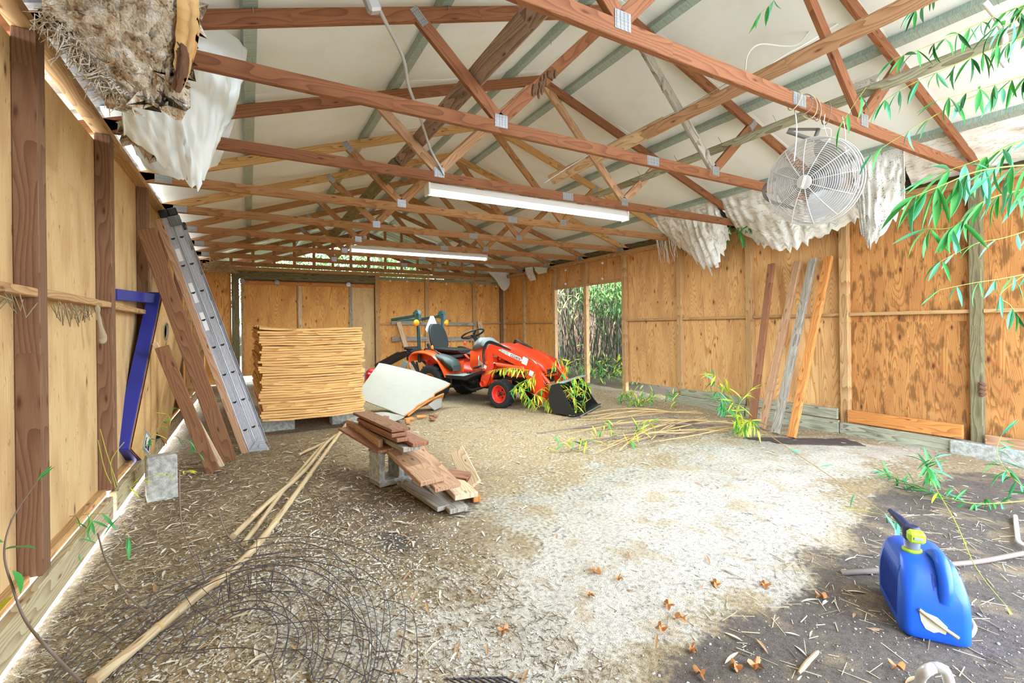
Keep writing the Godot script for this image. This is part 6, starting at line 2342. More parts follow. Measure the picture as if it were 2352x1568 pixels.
# ---------------------------------------------------------------- the bamboo grove beyond the doorway
func build_outside() -> void:
	leaves_ready()
	var kinds: Array[Node3D] = []
	for k in 6:
		var m: Material = [M.culm_grey, M.culm_pale, M.culm_green, M.culm_grey, M.culm_pale, M.culm_grey][k]
		var t := thing("bamboo_culm", "thin bamboo culm of the grove beyond the doorway", "bamboo", Vector3.ZERO, "bamboo culms beyond the doorway")
		var b := nb()
		var lean := rv(0.5)
		var pts: Array = []
		var rad: Array = []
		for i in 15:
			var f := i / 14.0
			pts.append(Vector3(lean.x * f * f * 1.2, f * (3.6 + k * 0.4), lean.z * f * f * 1.2))
			rad.append((0.014 + 0.004 * (k % 3)) * (1.0 - 0.5 * f))
			if i % 3 == 0:
				rad[i] *= 1.18
		b.tube(pts, rad, 6)
		part("culm", b, m, t)
		for q in 5:
			b = nb()
			var f := rng.randf_range(0.15, 0.9)
			var p: Vector3 = pts[int(f * 14)]
			b.tube([p, p + Vector3(rng.randf_range(-0.3, 0.3), 0.35, rng.randf_range(-0.3, 0.3)), p + Vector3(rng.randf_range(-0.7, 0.7), 0.5, rng.randf_range(-0.7, 0.7))], [0.005, 0.003, 0.0015], 4)
			part("twig", b, m, t)
		kinds.append(t)
	var n := 0
	for i in 118:
		var ratio := rng.randf_range(0.98, 1.55)
		var x := 7.7 + 4.4 * pow(rng.randf(), 1.2)
		var z := -x * ratio
		var t: Node3D = kinds[i] if i < 6 else kinds[rng.randi() % 6].duplicate()
		if i >= 6:
			t.name = numbered("bamboo_culm")
			add_child(t)
		t.position = Vector3(x, -0.05, z)
		t.rotation = Vector3(rng.randf_range(-0.18, 0.18), rng.randf() * TAU, rng.randf_range(-0.18, 0.18))
	# dark stems that lean across the second bay
	var lean_pts := [
		[Vector3(7.300, 0.233, -8.790), Vector3(7.300, 1.021, -8.522), Vector3(7.400, 1.931, -8.287)], [Vector3(7.600, 0.141, -9.102), Vector3(7.600, 1.013, -8.682), Vector3(7.700, 2.044, -8.349)],
		[Vector3(7.200, 0.123, -8.546), Vector3(7.200, 0.729, -8.157), Vector3(7.300, 1.077, -7.766)], [Vector3(7.500, 0.052, -8.935), Vector3(7.500, 0.497, -8.578), Vector3(7.600, 1.821, -8.071)],
		[Vector3(7.800, -0.128, -9.519), Vector3(7.800, 1.556, -9.195), Vector3(7.900, 2.429, -9.064)], [Vector3(7.300, 0.010, -8.588), Vector3(7.300, 0.325, -8.204), Vector3(7.400, 0.585, -7.881)],
		[Vector3(7.600, 1.842, -10.646), Vector3(7.700, 1.114, -10.493), Vector3(7.800, -0.068, -10.159)], [Vector3(7.900, 2.382, -11.230), Vector3(7.900, 1.601, -10.652), Vector3(8.000, 0.752, -10.208)],
		[Vector3(7.700, 2.322, -9.831), Vector3(7.700, 1.586, -10.186), Vector3(7.800, 0.621, -10.743)],
	]
	for p in lean_pts:
		var b := nb()
		b.tube(smooth(p, 5), [0.016, 0.016, 0.016, 0.015, 0.014, 0.014, 0.013, 0.013, 0.012, 0.011, 0.010], 6)
		solo("leaning_bamboo", b, M.culm_green, "dark green bamboo stem leaning across the doorway outside", "bamboo", "leaning stems in the doorway")
	# the thicket of dead stalks behind, past counting
	var stalk := Mb.new()
	stalk.tube([Vector3.ZERO, Vector3(0.02, 1.0, 0.0), Vector3(0.0, 2.0, 0.03), Vector3(-0.03, 3.2, 0.0)], [0.013, 0.012, 0.010, 0.006], 5)
	var sxf: Array = []
	var scol: Array = []
	for i in 2600:
		var x := rng.randf_range(8.5, 14.5)
		var z := -x * rng.randf_range(0.85, 1.75)
		sxf.append(Transform3D(Basis(Vector3(rng.randf_range(-1, 1), 0, rng.randf_range(-1, 1)).normalized(), rng.randfn(0.0, 0.16)).rotated(Vector3.UP, rng.randf() * TAU), Vector3(x, -0.1, z)))
		scol.append(Color(0.12, 0.09, 0.07).lerp(Color(0.30, 0.25, 0.20), rng.randf()))
	scatter("stalk_thicket", stalk.mesh(), M.tinted, sxf, scol, "thicket of thin dead bamboo stalks deep in the grove", "thicket")
	# foliage of the grove and the trees behind, plus an added canopy
	var xfs: Array = []
	var cols: Array = []
	for i in 26000:
		var x := 7.6 + 7.0 * rng.randf()
		var z := -x * rng.randf_range(0.80, 1.80)
		var h := rng.randf()
		var y := lerpf(0.5, 5.5, pow(h, 0.75))
		if y < 1.9 and x < 10.0 and rng.randf() < 0.7:
			y += 2.0
		xfs.append(leaf_xf(Vector3(x, y, z), Vector3(rng.randf_range(-1, 1), rng.randf_range(-0.9, 0.2), rng.randf_range(-1, 1)), rng.randf_range(0.14, 0.30)))
		var g := rng.randf()
		cols.append(Color(0.10, 0.24, 0.06).lerp(Color(0.28, 0.44, 0.12), g) if rng.randf() < 0.75 else Color(0.36, 0.30, 0.16))
	for i in 1800:
		xfs.append(leaf_xf(Vector3(rng.randf_range(7.2, 8.6), rng.randf_range(1.5, 2.6), rng.randf_range(-9.6, -7.6)), rv(1.0) - Vector3.UP * 0.4, rng.randf_range(0.10, 0.20)))
		cols.append(Color(0.08, 0.22, 0.06).lerp(Color(0.20, 0.38, 0.12), rng.randf()))
	for i in 700:
		xfs.append(leaf_xf(Vector3(rng.randf_range(6.6, 8.2), 0.05 + 0.5 * pow(rng.randf(), 2.0), rng.randf_range(-10.5, -6.6)), rv(1.0) + Vector3.UP * 0.4, rng.randf_range(0.08, 0.18)))
		cols.append(Color(0.16, 0.30, 0.08).lerp(Color(0.42, 0.46, 0.14), rng.randf()))
	for i in 26000:  # high canopy added overhead to shade the grove
		xfs.append(leaf_xf(Vector3(rng.randf_range(7.3, 16.0), rng.randf_range(4.2, 7.0), rng.randf_range(-24.0, -2.0)), Vector3(rng.randf_range(-1, 1), rng.randf_range(-0.5, 0.1), rng.randf_range(-1, 1)), rng.randf_range(0.4, 0.75)))
		cols.append(Color(0.08, 0.20, 0.05).lerp(Color(0.22, 0.38, 0.10), rng.randf()))
	scatter("foliage", leaf_meshes[2], M.tinted, xfs, cols, "dense green bamboo foliage beyond the doorway with an added shading canopy", "foliage")
	# a hedge of far trees all round: crowns of leaf clusters on trunks
	var spots := [[13.5, -13.0], [15.0, -17.0], [12.5, -19.5], [16.0, -11.0], [14.5, -21.5], [17.5, -14.5], [9.5, -19.0], [11.5, -16.5], [5.5, -21.0], [1.0, -22.0], [-3.0, -21.5], [3.2, -19.8], [7.0, -17.6], [4.5, -18.2], [1.6, -18.9], [6.0, -19.4], [18.5, -19.0], [20.0, -15.0], [18.5, -11.0], [16.5, -25.0], [21.0, -24.0], [11.0, -22.0]]
	for s in spots:
		var t := thing("tree", "leafy tree standing beyond the bamboo grove" if s[0] > 8.0 else "leafy tree seen through the open gable behind the shed", "tree", Vector3(s[0], -0.1, s[1]), "trees beyond the grove" if s[0] > 8.0 else "trees behind the shed")
		var b := nb()
		b.tube([Vector3(s[0], -0.1, s[1]), Vector3(s[0] + 0.1, 2.0, s[1]), Vector3(s[0] - 0.1, 4.5, s[1] + 0.1)], [0.16, 0.12, 0.05], 8)
		part("trunk", b, M.culm_grey, t)
		var mm := MultiMesh.new()
		mm.transform_format = MultiMesh.TRANSFORM_3D
		mm.use_colors = true
		mm.mesh = leaf_meshes[0]
		mm.instance_count = 1500
		for i in 1500:
			var d := Vector3(rng.randfn(), rng.randfn(), rng.randfn()).normalized() * pow(rng.randf(), 0.4)
			var p := Vector3(0, 3.0, 0) + Vector3(d.x * 1.9, d.y * 2.9, d.z * 1.9)
			mm.set_instance_transform(i, leaf_xf(p, rv(1.0) + Vector3.DOWN * 0.3, rng.randf_range(0.25, 0.5)))
			mm.set_instance_color(i, Color(0.07, 0.17, 0.05).lerp(Color(0.22, 0.34, 0.10), rng.randf()))
		var o := MultiMeshInstance3D.new()
		o.multimesh = mm
		o.material_override = M.tinted
		o.name = "crown"
		o.set_meta("kind", "stuff")
		t.add_child(o)


func build_plants() -> void:
	var gr := [M.leaf_green, M.leaf_green, M.leaf_blue, M.leaf_dark]
	var br := [M.leaf_green, M.leaf_blue, M.leaf_blue, M.leaf_green]
	var ye := [M.leaf_yellow, M.leaf_yellow, M.leaf_green]
	var G := "bamboo branches hanging in at the open front"
	sprig("bamboo_branch", "uppermost bamboo branch reaching in under the roof at the frame edge", [Vector3(4.071, 3.135, -0.803), Vector3(3.763, 3.001, -0.977), Vector3(3.521, 2.879, -1.114), Vector3(3.328, 2.797, -1.280)], 0.004, M.twig_green, gr, 0.075, 3, 0.125, 0.9, "bamboo branch", G)
	sprig("bamboo_branch", "thin bamboo branch running below the ribbed cable with drooping dark leaves", [Vector3(3.918, 2.883, -0.775), Vector3(3.664, 2.778, -0.918), Vector3(3.431, 2.672, -1.049), Vector3(3.281, 2.592, -1.192), Vector3(3.200, 2.519, -1.295)], 0.004, M.twig_green, gr, 0.08, 3, 0.125, 0.9, "bamboo branch", G)
	sprig("bamboo_branch", "bamboo branch crossing the rafter with a big cluster of leaves", [Vector3(3.634, 2.556, -0.705), Vector3(3.458, 2.496, -0.804), Vector3(3.351, 2.463, -0.922), Vector3(3.226, 2.433, -1.050)], 0.004, M.twig_green, gr, 0.065, 3, 0.125, 1.1, "bamboo branch", G)
	sprig("bamboo_branch", "long bamboo branch ending over the chord near the fan", [Vector3(3.785, 2.506, -0.735), Vector3(3.541, 2.498, -0.873), Vector3(3.338, 2.426, -0.987), Vector3(3.238, 2.350, -1.101), Vector3(3.153, 2.270, -1.207), Vector3(3.094, 2.207, -1.297)], 0.004, M.twig_green, gr, 0.11, 2, 0.13, 0.9, "bamboo branch", G)
	sprig("bamboo_branch", "bamboo branch with long leaves lying over the end of the first chord", [Vector3(3.328, 2.140, -0.648), Vector3(3.149, 2.081, -0.749), Vector3(2.988, 2.002, -0.840), Vector3(2.891, 1.958, -0.953)], 0.004, M.twig_green, br, 0.075, 3, 0.17, 0.6, "bamboo branch", G)
	sprig("bamboo_branch", "bamboo branch with the largest drooping pale leaves before the plywood", [Vector3(3.024, 1.920, -0.590), Vector3(2.845, 1.909, -0.691), Vector3(2.715, 1.887, -0.764), Vector3(2.593, 1.833, -0.833), Vector3(2.484, 1.784, -0.895)], 0.0045, M.twig_green, br, 0.06, 3, 0.175, 1.4, "bamboo branch", G)
	sprig("bamboo_branch", "bamboo branch hanging over the greenish post below the top plate", [Vector3(3.325, 1.884, -0.650), Vector3(3.156, 1.860, -0.746), Vector3(3.012, 1.807, -0.827), Vector3(2.961, 1.706, -0.913), Vector3(2.915, 1.707, -0.996)], 0.004, M.twig_green, br, 0.06, 3, 0.15, 1.2, "bamboo branch", G)
	sprig("bamboo_branch", "thin low bamboo branch with few narrow leaves before the greenish post", [Vector3(3.567, 1.742, -0.743), Vector3(3.391, 1.677, -0.842), Vector3(3.255, 1.646, -0.919), Vector3(3.098, 1.558, -1.008)], 0.003, M.twig_green, br, 0.10, 1, 0.12, 1.0, "bamboo branch", G)
	sprig("bamboo_branch", "arching twig with a fan of small leaves in front of the plywood", [Vector3(3.545, 1.503, -0.756), Vector3(3.369, 1.465, -0.855), Vector3(3.243, 1.445, -0.926), Vector3(3.096, 1.413, -1.009)], 0.003, M.twig_green, br, 0.10, 2, 0.12, 0.9, "bamboo branch", G)
	sprig("bamboo_branch", "lowest hanging twig, its tip at the girt beside the greenish post", [Vector3(3.714, 1.564, -0.775), Vector3(3.509, 1.400, -0.891), Vector3(3.549, 1.334, -0.868), Vector3(3.573, 1.296, -0.855)], 0.003, M.twig_green, gr, 0.14, 2, 0.11, 0.9, "bamboo branch", G)
	sprig("bamboo_branch", "lone little twig hanging near the roof above the rotten brace board", [Vector3(3.177, 3.492, -1.882), Vector3(3.132, 3.428, -1.907), Vector3(3.080, 3.381, -1.936)], 0.002, M.twig_green, gr, 0.07, 2, 0.14, 1.0, "bamboo branch", G)
	sprig("bamboo_branch", "twig with a hanging tuft of dark leaves beside the brace board end", [Vector3(3.738, 3.283, -1.221), Vector3(3.655, 3.204, -1.268), Vector3(3.600, 3.169, -1.299)], 0.002, M.twig_green, gr, 0.06, 3, 0.12, 1.4, "bamboo branch", G)
	sprig("bamboo_branch", "dense bamboo tuft filling the upper corner of the frame", [Vector3(3.487, 2.909, -0.673), Vector3(3.356, 2.804, -0.748), Vector3(3.299, 2.719, -0.780), Vector3(3.224, 2.698, -0.822)], 0.004, M.twig_green, gr, 0.05, 3, 0.16, 1.2, "bamboo branch", G)
	sprig("bamboo_branch", "single twig whose leaf hangs in front of the first chord near the cords", [Vector3(3.124, 2.608, -1.338), Vector3(3.046, 2.483, -1.382), Vector3(2.995, 2.396, -1.411)], 0.002, M.twig_green, gr, 0.12, 2, 0.16, 1.0, "bamboo branch", G)
	# behind the torn curtain
	for k in 5:
		sprig("bamboo_branch", "green bamboo tuft pushing in through the eave gap between the white flaps", [Vector3(6.2, 2.85, -4.35 + 0.1 * k), Vector3(6.05, 2.72, -4.25 + 0.08 * k) + rv(0.06), Vector3(5.9, 2.42, -4.2 + 0.1 * k) + rv(0.12)], 0.003, M.twig_green, [M.leaf_green, M.leaf_dark, M.leaf_forest], 0.06, 3, 0.13, 1.0, "bamboo branch", "bamboo tufts at the eave gap")
	# seedlings and low plants
	var S := "bamboo seedlings on the floor"
	sprig("bamboo_seedling", "tall yellow-green seedling before the first leaning stud", [Vector3(5.137, 0.000, -3.488), Vector3(4.532, 0.384, -3.184), Vector3(4.393, 0.642, -3.263), Vector3(4.332, 0.712, -3.297)], 0.004, M.twig_green, ye, 0.10, 3, 0.17, 0.5, "seedling", S)
	sprig("bamboo_seedling", "bushy yellow seedling at the foot of the leaning studs", [Vector3(4.982, 0.000, -3.449), Vector3(4.440, 0.287, -3.121), Vector3(4.481, 0.423, -3.098), Vector3(4.562, 0.536, -3.052)], 0.004, M.twig_green, ye, 0.06, 3, 0.16, 0.3, "seedling", S)
	sprig("bamboo_seedling", "yellow seedling leaning toward the mat under the studs", [Vector3(5.003, 0.000, -3.436), Vector3(4.380, 0.281, -2.925), Vector3(4.346, 0.215, -2.830)], 0.003, M.twig_green, ye, 0.06, 3, 0.14, 0.5, "seedling", S)
	sprig("bamboo_seedling", "small green seedling standing beside the yellow ones", [Vector3(5.923, 0.000, -4.335), Vector3(4.546, 0.497, -3.406), Vector3(4.505, 0.652, -3.429)], 0.003, M.twig_green, gr, 0.09, 3, 0.14, 0.5, "seedling", S)
	for k in 7:
		var p: Vector3 = [Vector3(3.289, 0.000, -4.027), Vector3(3.565, 0.000, -4.094), Vector3(3.393, 0.000, -3.631), Vector3(2.824, 0.000, -3.693), Vector3(2.624, 0.000, -3.818), Vector3(3.681, 0.000, -4.422), Vector3(3.812, 0.000, -3.936)][k]
		sprig("bamboo_seedling", "low pale yellow seedling spread flat on the open earth", [p, p + Vector3(0.06, 0.08, 0.0) + rv(0.03), p + Vector3(0.16, 0.10, 0.02) + rv(0.08)], 0.002, M.twig_green, ye, 0.05, 2, 0.13, 0.2, "seedling", "pale seedlings on the open earth")
	for k in 12:
		var p := Vector3(rng.randf_range(4.9, 6.0), 0.0, rng.randf_range(-5.9, -4.9))
		sprig("grass_tuft", "green bamboo grass tuft at the gap below the plywood", [p, p + Vector3(0.02, 0.07, 0.0) + rv(0.03), p + Vector3(0.06, 0.13, 0.02) + rv(0.08)], 0.002, M.twig_green, [M.leaf_green, M.leaf_yellow, M.leaf_forest], 0.03, 3, 0.12, 0.2, "grass tuft", "grass tufts by the doorway")
	for k in 10:
		var p := Vector3(rng.randf_range(6.2, 7.6), 0.0, rng.randf_range(-9.2, -7.0))
		sprig("grass_tuft", "yellow-green grass growing just outside the doorway", [p, p + Vector3(0.02, 0.15, 0.0) + rv(0.05), p + Vector3(0.06, 0.32, 0.02) + rv(0.12)], 0.003, M.twig_green, [M.leaf_green, M.leaf_yellow, M.leaf_forest], 0.05, 3, 0.20, 0.2, "grass tuft", "grass outside the doorway")
	# stems that came up through the tractor loader
	var tr := [[Vector3(3.514, 0.254, -5.940), Vector3(3.600, 0.414, -5.892), Vector3(3.769, 0.540, -5.796)], [Vector3(3.544, 0.109, -5.808), Vector3(3.684, 0.329, -5.729), Vector3(3.961, 0.420, -5.573)], [Vector3(3.709, 0.115, -5.657), Vector3(3.849, 0.364, -5.579), Vector3(4.019, 0.672, -5.540)], [Vector3(3.898, 0.027, -5.493), Vector3(4.010, 0.275, -5.431), Vector3(4.120, 0.429, -5.368)], [Vector3(3.371, 0.282, -6.078), Vector3(3.513, 0.409, -5.998), Vector3(3.626, 0.472, -5.934)], [Vector3(3.953, 0.088, -5.462), Vector3(3.874, 0.277, -5.507), Vector3(3.794, 0.402, -5.552)], [Vector3(3.628, 0.602, -5.933), Vector3(3.374, 0.638, -6.076), Vector3(3.149, 0.609, -6.203)], [Vector3(3.824, 0.548, -5.650), Vector3(3.882, 0.738, -5.618), Vector3(3.965, 0.768, -5.571)], [Vector3(3.627, 0.093, -5.646), Vector3(3.519, 0.212, -5.765), Vector3(3.438, 0.370, -5.810)], [Vector3(4.054, 0.011, -5.291), Vector3(4.109, 0.164, -5.260), Vector3(4.138, 0.379, -5.243)], [Vector3(3.939, -0.030, -5.241), Vector3(3.967, 0.121, -5.225), Vector3(3.962, 0.296, -5.285)], [Vector3(4.137, 0.317, -5.244), Vector3(4.004, 0.381, -5.319), Vector3(3.870, 0.321, -5.395)], [Vector3(3.574, 0.274, -5.734), Vector3(3.683, 0.217, -5.615), Vector3(3.762, 0.099, -5.513)], [Vector3(3.982, 0.468, -5.389), Vector3(4.121, 0.523, -5.368), Vector3(4.228, 0.396, -5.307)], [Vector3(3.658, 0.546, -5.801), Vector3(3.546, 0.452, -5.864), Vector3(3.406, 0.358, -5.943)]]
	for p in tr:
		sprig("bamboo_sprig", "yellow-green bamboo sprig tangled in the tractor loader and bucket", p, 0.004, M.grass_stem, [M.leaf_yellow, M.leaf_yellow, M.leaf_green], 0.045, 3, 0.135, 0.8, "bamboo sprig", "sprigs in the tractor loader")
	# green branch lying on the dark earth, with the long stems by the can
	sprig("fallen_branch", "leafy green branch lying across the edge of the dark earth", [Vector3(4.594, 0.020, -1.069), Vector3(4.174, 0.040, -1.216), Vector3(4.208, 0.050, -1.507), Vector3(4.442, 0.040, -1.814)], 0.004, M.twig_green, [M.leaf_green, M.leaf_blue, M.leaf_green], 0.05, 3, 0.12, 0.1, "branch", "", 0.15)
	sprig("fallen_branch", "leafy tangle at the frame edge below the skirt board", [Vector3(4.382, 0.100, -0.946), Vector3(4.105, 0.294, -1.014), Vector3(4.036, 0.430, -1.053), Vector3(4.061, 0.538, -1.039)], 0.003, M.twig_green, gr, 0.05, 2, 0.13, 0.3, "branch")
	sprig("fallen_branch", "small upright sprig with a curved leaf between branch and wall", [Vector3(4.778, 0.000, -1.626), Vector3(4.038, 0.277, -1.396), Vector3(4.090, 0.321, -1.367)], 0.002, M.twig_green, gr, 0.05, 2, 0.13, 0.3, "branch")
	sprig("bamboo_runner", "long thin stem running from the studs down to the fuel can spout", [Vector3(5.150, 0.030, -3.316), Vector3(4.260, 0.050, -2.323), Vector3(3.398, 0.120, -1.483), Vector3(2.979, 0.200, -1.161)], 0.005, M.bamboo_stem, [M.leaf_blue], 0.6, 1, 0.14, 0.6, "bamboo stem")
	sprig("bamboo_runner", "thin yellow-green stem arching behind the blue can toward the frame edge", [Vector3(4.624, 0.050, -1.600), Vector3(3.512, 0.120, -1.099), Vector3(2.959, 0.100, -0.850), Vector3(2.815, 0.030, -0.713)], 0.0035, M.grass_stem, [M.leaf_yellow], 1.2, 1, 0.10, 0.3, "bamboo stem")
	sprig("bamboo_runner", "yellow-green stem lying flat beyond the can with a folded leaf", [Vector3(3.434, 0.020, -1.639), Vector3(3.487, 0.030, -1.450), Vector3(3.363, 0.050, -1.279)], 0.003, M.grass_stem, [M.leaf_green], 0.5, 2, 0.14, 0.2, "bamboo stem")
	# weeds and the vine along the skirt beam
	sprig("vine", "grey woody vine climbing past the skirt beam with broad leaves", [Vector3(-0.526, 0.000, -2.206), Vector3(-0.540, 0.256, -1.970), Vector3(-0.631, 0.327, -2.078), Vector3(-0.666, 0.432, -2.098), Vector3(-0.689, 0.545, -2.111), Vector3(-0.686, 0.636, -2.166), Vector3(-0.635, 0.742, -2.195)], 0.0055, M.vine_stem, [M.leaf_green, M.leaf_yellow], 0.9, 1, 0.06, 0.3, "vine")
	var vine: Node3D = get_node("vine")
	add_leaf(vine, Vector3(-0.687, 0.556, -2.110), Vector3(0.8, 0.15, 0.2), 0.085, M.leaf_green, "leaf", true)
	add_leaf(vine, Vector3(-0.668, 0.488, -2.099), Vector3(0.5, -0.9, 0.1), 0.08, M.leaf_green, "leaf", true)
	add_leaf(vine, Vector3(-0.666, 0.405, -2.098), Vector3(-0.6, -0.5, 0.1), 0.075, M.leaf_yellow, "leaf", true)
	add_leaf(vine, Vector3(-0.691, 0.580, -2.112), Vector3(-0.5, 0.3, 0.2), 0.06, M.leaf_green, "leaf", true)
	for k in 6:
		var p: Array = [[Vector3(-0.655, 0.259, -3.010), Vector3(-0.565, 0.218, -2.730), Vector3(-0.439, 0.136, -2.487), Vector3(-0.320, 0.114, -2.305)], [Vector3(-0.381, 0.372, -3.545), Vector3(-0.351, 0.169, -3.298), Vector3(-0.275, 0.132, -2.911), Vector3(-0.191, 0.038, -2.748)], [Vector3(-0.177, 0.153, -3.429), Vector3(-0.125, 0.056, -3.228), Vector3(-0.035, 0.007, -3.063)], [Vector3(-0.716, 0.296, -3.734), Vector3(-0.786, 0.486, -3.831), Vector3(-0.834, 0.627, -3.915)], [Vector3(-0.728, 0.283, -3.740), Vector3(-0.763, 0.431, -3.817), Vector3(-0.701, 0.542, -3.840)], [Vector3(-0.751, 0.310, -3.754), Vector3(-0.786, 0.405, -3.773), Vector3(-0.833, 0.569, -3.857)]][k]
		var b := nb()
		b.tube(smooth(p, 6), 0.004 if k < 3 else 0.0025, 5)
		solo("bare_twig", b, M.vine_stem if k < 3 else M.grass_stem, ["bare arching twig rising between the beam and the wire coil", "bare twig standing in front of the solid grey block", "short bare twig beside the bamboo pole ends", "dry yellow grass stalk before the second post", "bent yellow grass stalk before the second post", "thin yellow stalk crossing the second post"][k], "twig")
	sprig("weed", "green blade-leaved weed growing through the gap by the beam", [Vector3(-0.731, 0.266, -3.283), Vector3(-0.747, 0.218, -3.234), Vector3(-0.771, 0.184, -3.191), Vector3(-0.784, 0.173, -3.140)], 0.002, M.grass_stem, [M.leaf_green], 0.05, 2, 0.12, 0.3, "weed", "weeds along the skirt beam")
	sprig("weed", "pair of long green blades hanging over the skirt beam", [Vector3(-0.876, 0.228, -3.479), Vector3(-0.720, 0.278, -3.277), Vector3(-0.609, 0.264, -3.214), Vector3(-0.558, 0.170, -3.128)], 0.002, M.grass_stem, [M.leaf_green], 0.12, 1, 0.11, 0.8, "weed", "weeds along the skirt beam")
	sprig("weed", "yellow-green weed stem arching over the solid grey block", [Vector3(-0.681, 0.255, -3.714), Vector3(-0.589, 0.285, -3.892), Vector3(-0.466, 0.251, -4.052), Vector3(-0.386, 0.266, -4.007)], 0.002, M.grass_stem, [M.leaf_yellow], 0.1, 2, 0.08, 0.2, "weed", "weeds along the skirt beam")
	sprig("weed", "green weed trailing from the gap toward the short plank", [Vector3(-0.563, 0.379, -4.796), Vector3(-0.453, 0.341, -4.733), Vector3(-0.375, 0.231, -4.690)], 0.002, M.grass_stem, [M.leaf_green], 0.08, 2, 0.09, 0.5, "weed", "weeds along the skirt beam")
	sprig("weed", "tall weed between the game board foot and the solid grey block", [Vector3(-0.740, 0.315, -4.551), Vector3(-0.670, 0.425, -4.626), Vector3(-0.575, 0.580, -4.917)], 0.002, M.grass_stem, [M.leaf_green, M.leaf_yellow], 0.08, 2, 0.10, 0.5, "weed", "weeds along the skirt beam")


# ---------------------------------------------------------------- litter, poles, wire
func flat_xf(p: Vector3, size: Vector3, tilt := 0.25) -> Transform3D:
	var b := Basis(Vector3.UP, rng.randf() * TAU) * Basis(Vector3.RIGHT, rng.randf_range(-tilt, tilt)) * Basis(Vector3.BACK, rng.randf_range(-tilt, tilt))
	return Transform3D(b.scaled_local(size), p)


func build_litter() -> void:
	leaves_ready()
	# straw and bark shreds
	var st := Mb.new()
	st.box(Transform3D(), Vector3(1, 0.06, 0.06), 0.0)
	var xfs: Array = []
	var cols: Array = []
	for i in 4200:
		var x: float
		var z: float
		var pick := rng.randf()
		if pick < 0.42:
			x = rng.randf_range(-0.72, 0.75)
			z = -0.9 - 5.2 * pow(rng.randf(), 1.3)
		elif pick < 0.70:
			x = rng.randf_range(0.9, 5.2)
			z = rng.randf_range(-6.4, -3.2)
		elif pick < 0.84:
			x = rng.randf_range(1.6, 4.6)
			z = rng.randf_range(-1.5, -0.5)
		else:
			x = rng.randf_range(-0.7, 6.0)
			z = rng.randf_range(-11.0, -0.7)
		var l := rng.randf_range(0.02, 0.11) * (0.7 if pick < 0.42 else 1.0)
		xfs.append(flat_xf(Vector3(x, ground_y(x, z) + 0.004, z), Vector3(l, rng.randf_range(0.02, 0.04), rng.randf_range(0.02, 0.055)), 0.2))
		var k := rng.randf()
		cols.append(Color(0.52, 0.40, 0.20).lerp(Color(0.72, 0.64, 0.46), k) if rng.randf() < 0.72 else Color(0.20, 0.14, 0.08).lerp(Color(0.34, 0.24, 0.14), k))
	scatter("straw_litter", st.mesh(), M.tinted, xfs, cols, "dry straw and bark shreds strewn over the earth floor", "litter")
	xfs = []
	cols = []
	for i in 15000:
		var x := -0.74 + 1.9 * pow(rng.randf(), 1.5)
		var z := -0.7 - 4.9 * pow(rng.randf(), 1.35)
		var l := rng.randf_range(0.010, 0.055)
		xfs.append(flat_xf(Vector3(x, ground_y(x, z) + 0.003, z), Vector3(l, rng.randf_range(0.02, 0.04), rng.randf_range(0.02, 0.05)), 0.25))
		var k := rng.randf()
		cols.append(Color(0.12, 0.085, 0.055).lerp(Color(0.30, 0.22, 0.13), k) if rng.randf() < 0.68 else Color(0.42, 0.34, 0.20).lerp(Color(0.62, 0.55, 0.40), k))
	scatter("bark_shreds", st.mesh(), M.tinted, xfs, cols, "dark bark shreds and chaff carpeting the earth along the skirt beam", "litter")
	var chip := Mb.new()
	chip.box(Transform3D(), Vector3(1, 0.25, 0.7), 0.1)
	xfs = []
	cols = []
	for i in 9000:
		var x := rng.randfn(0.25, 0.45)
		var z := rng.randfn(-2.1, 0.75)
		if x < -0.74 or z > -0.6:
			continue
		var s := rng.randf_range(0.004, 0.014)
		xfs.append(flat_xf(Vector3(x, ground_y(x, z) + 0.002, z), Vector3.ONE * s, 0.3))
		cols.append(Color(0.50, 0.46, 0.38).lerp(Color(0.72, 0.69, 0.62), rng.randf()))
	scatter("lime_chips", chip.mesh(), M.tinted, xfs, cols, "pale flat chips of lime among the shreds under the wire coil", "litter")
	# dry bamboo leaves
	xfs = []
	cols = []
	for i in 1500:
		var x: float
		var z: float
		if rng.randf() < 0.55:
			x = rng.randf_range(-0.72, 0.9)
			z = -0.9 - 5.0 * pow(rng.randf(), 1.2)
		else:
			x = rng.randf_range(0.6, 6.0)
			z = rng.randf_range(-6.2, -0.5)
		xfs.append(flat_xf(Vector3(x, ground_y(x, z) + 0.006, z), Vector3.ONE * rng.randf_range(0.04, 0.10), 0.2))
		cols.append(Color(0.60, 0.52, 0.34).lerp(Color(0.80, 0.74, 0.60), rng.randf()) if rng.randf() < 0.8 else Color(0.46, 0.28, 0.14))
	scatter("leaf_litter", leaf_meshes[0], M.tinted, xfs, cols, "dry bamboo leaves lying all over the earth floor", "litter")
	# clods and crumbs of lime and soil
	var cl := Mb.new()
	cl.blob(Vector3.ZERO, Vector3(1, 0.6, 0.9), 6, 4)
	xfs = []
	cols = []
	for i in 7000:
		var x := rng.randf_range(-0.72, 3.8)
		var z := -0.55 - 3.4 * pow(rng.randf(), 1.25)
		var s := rng.randf_range(0.0012, 0.0045) * (1.6 if rng.randf() < 0.05 else 1.0)
		xfs.append(flat_xf(Vector3(x, ground_y(x, z) + s * 0.3, z), Vector3.ONE * s, 0.5))
		var lime := clampf(1.2 - absf(x - 1.7) * 0.5, 0.3, 0.85)
		cols.append(Color(0.50, 0.46, 0.39) if rng.randf() < lime * 0.75 else Color(0.26, 0.20, 0.14).lerp(Color(0.40, 0.33, 0.24), rng.randf()))
	scatter("soil_crumbs", cl.mesh(), M.tinted, xfs, cols, "crumbs of lime and soil scattered near the open front", "litter")
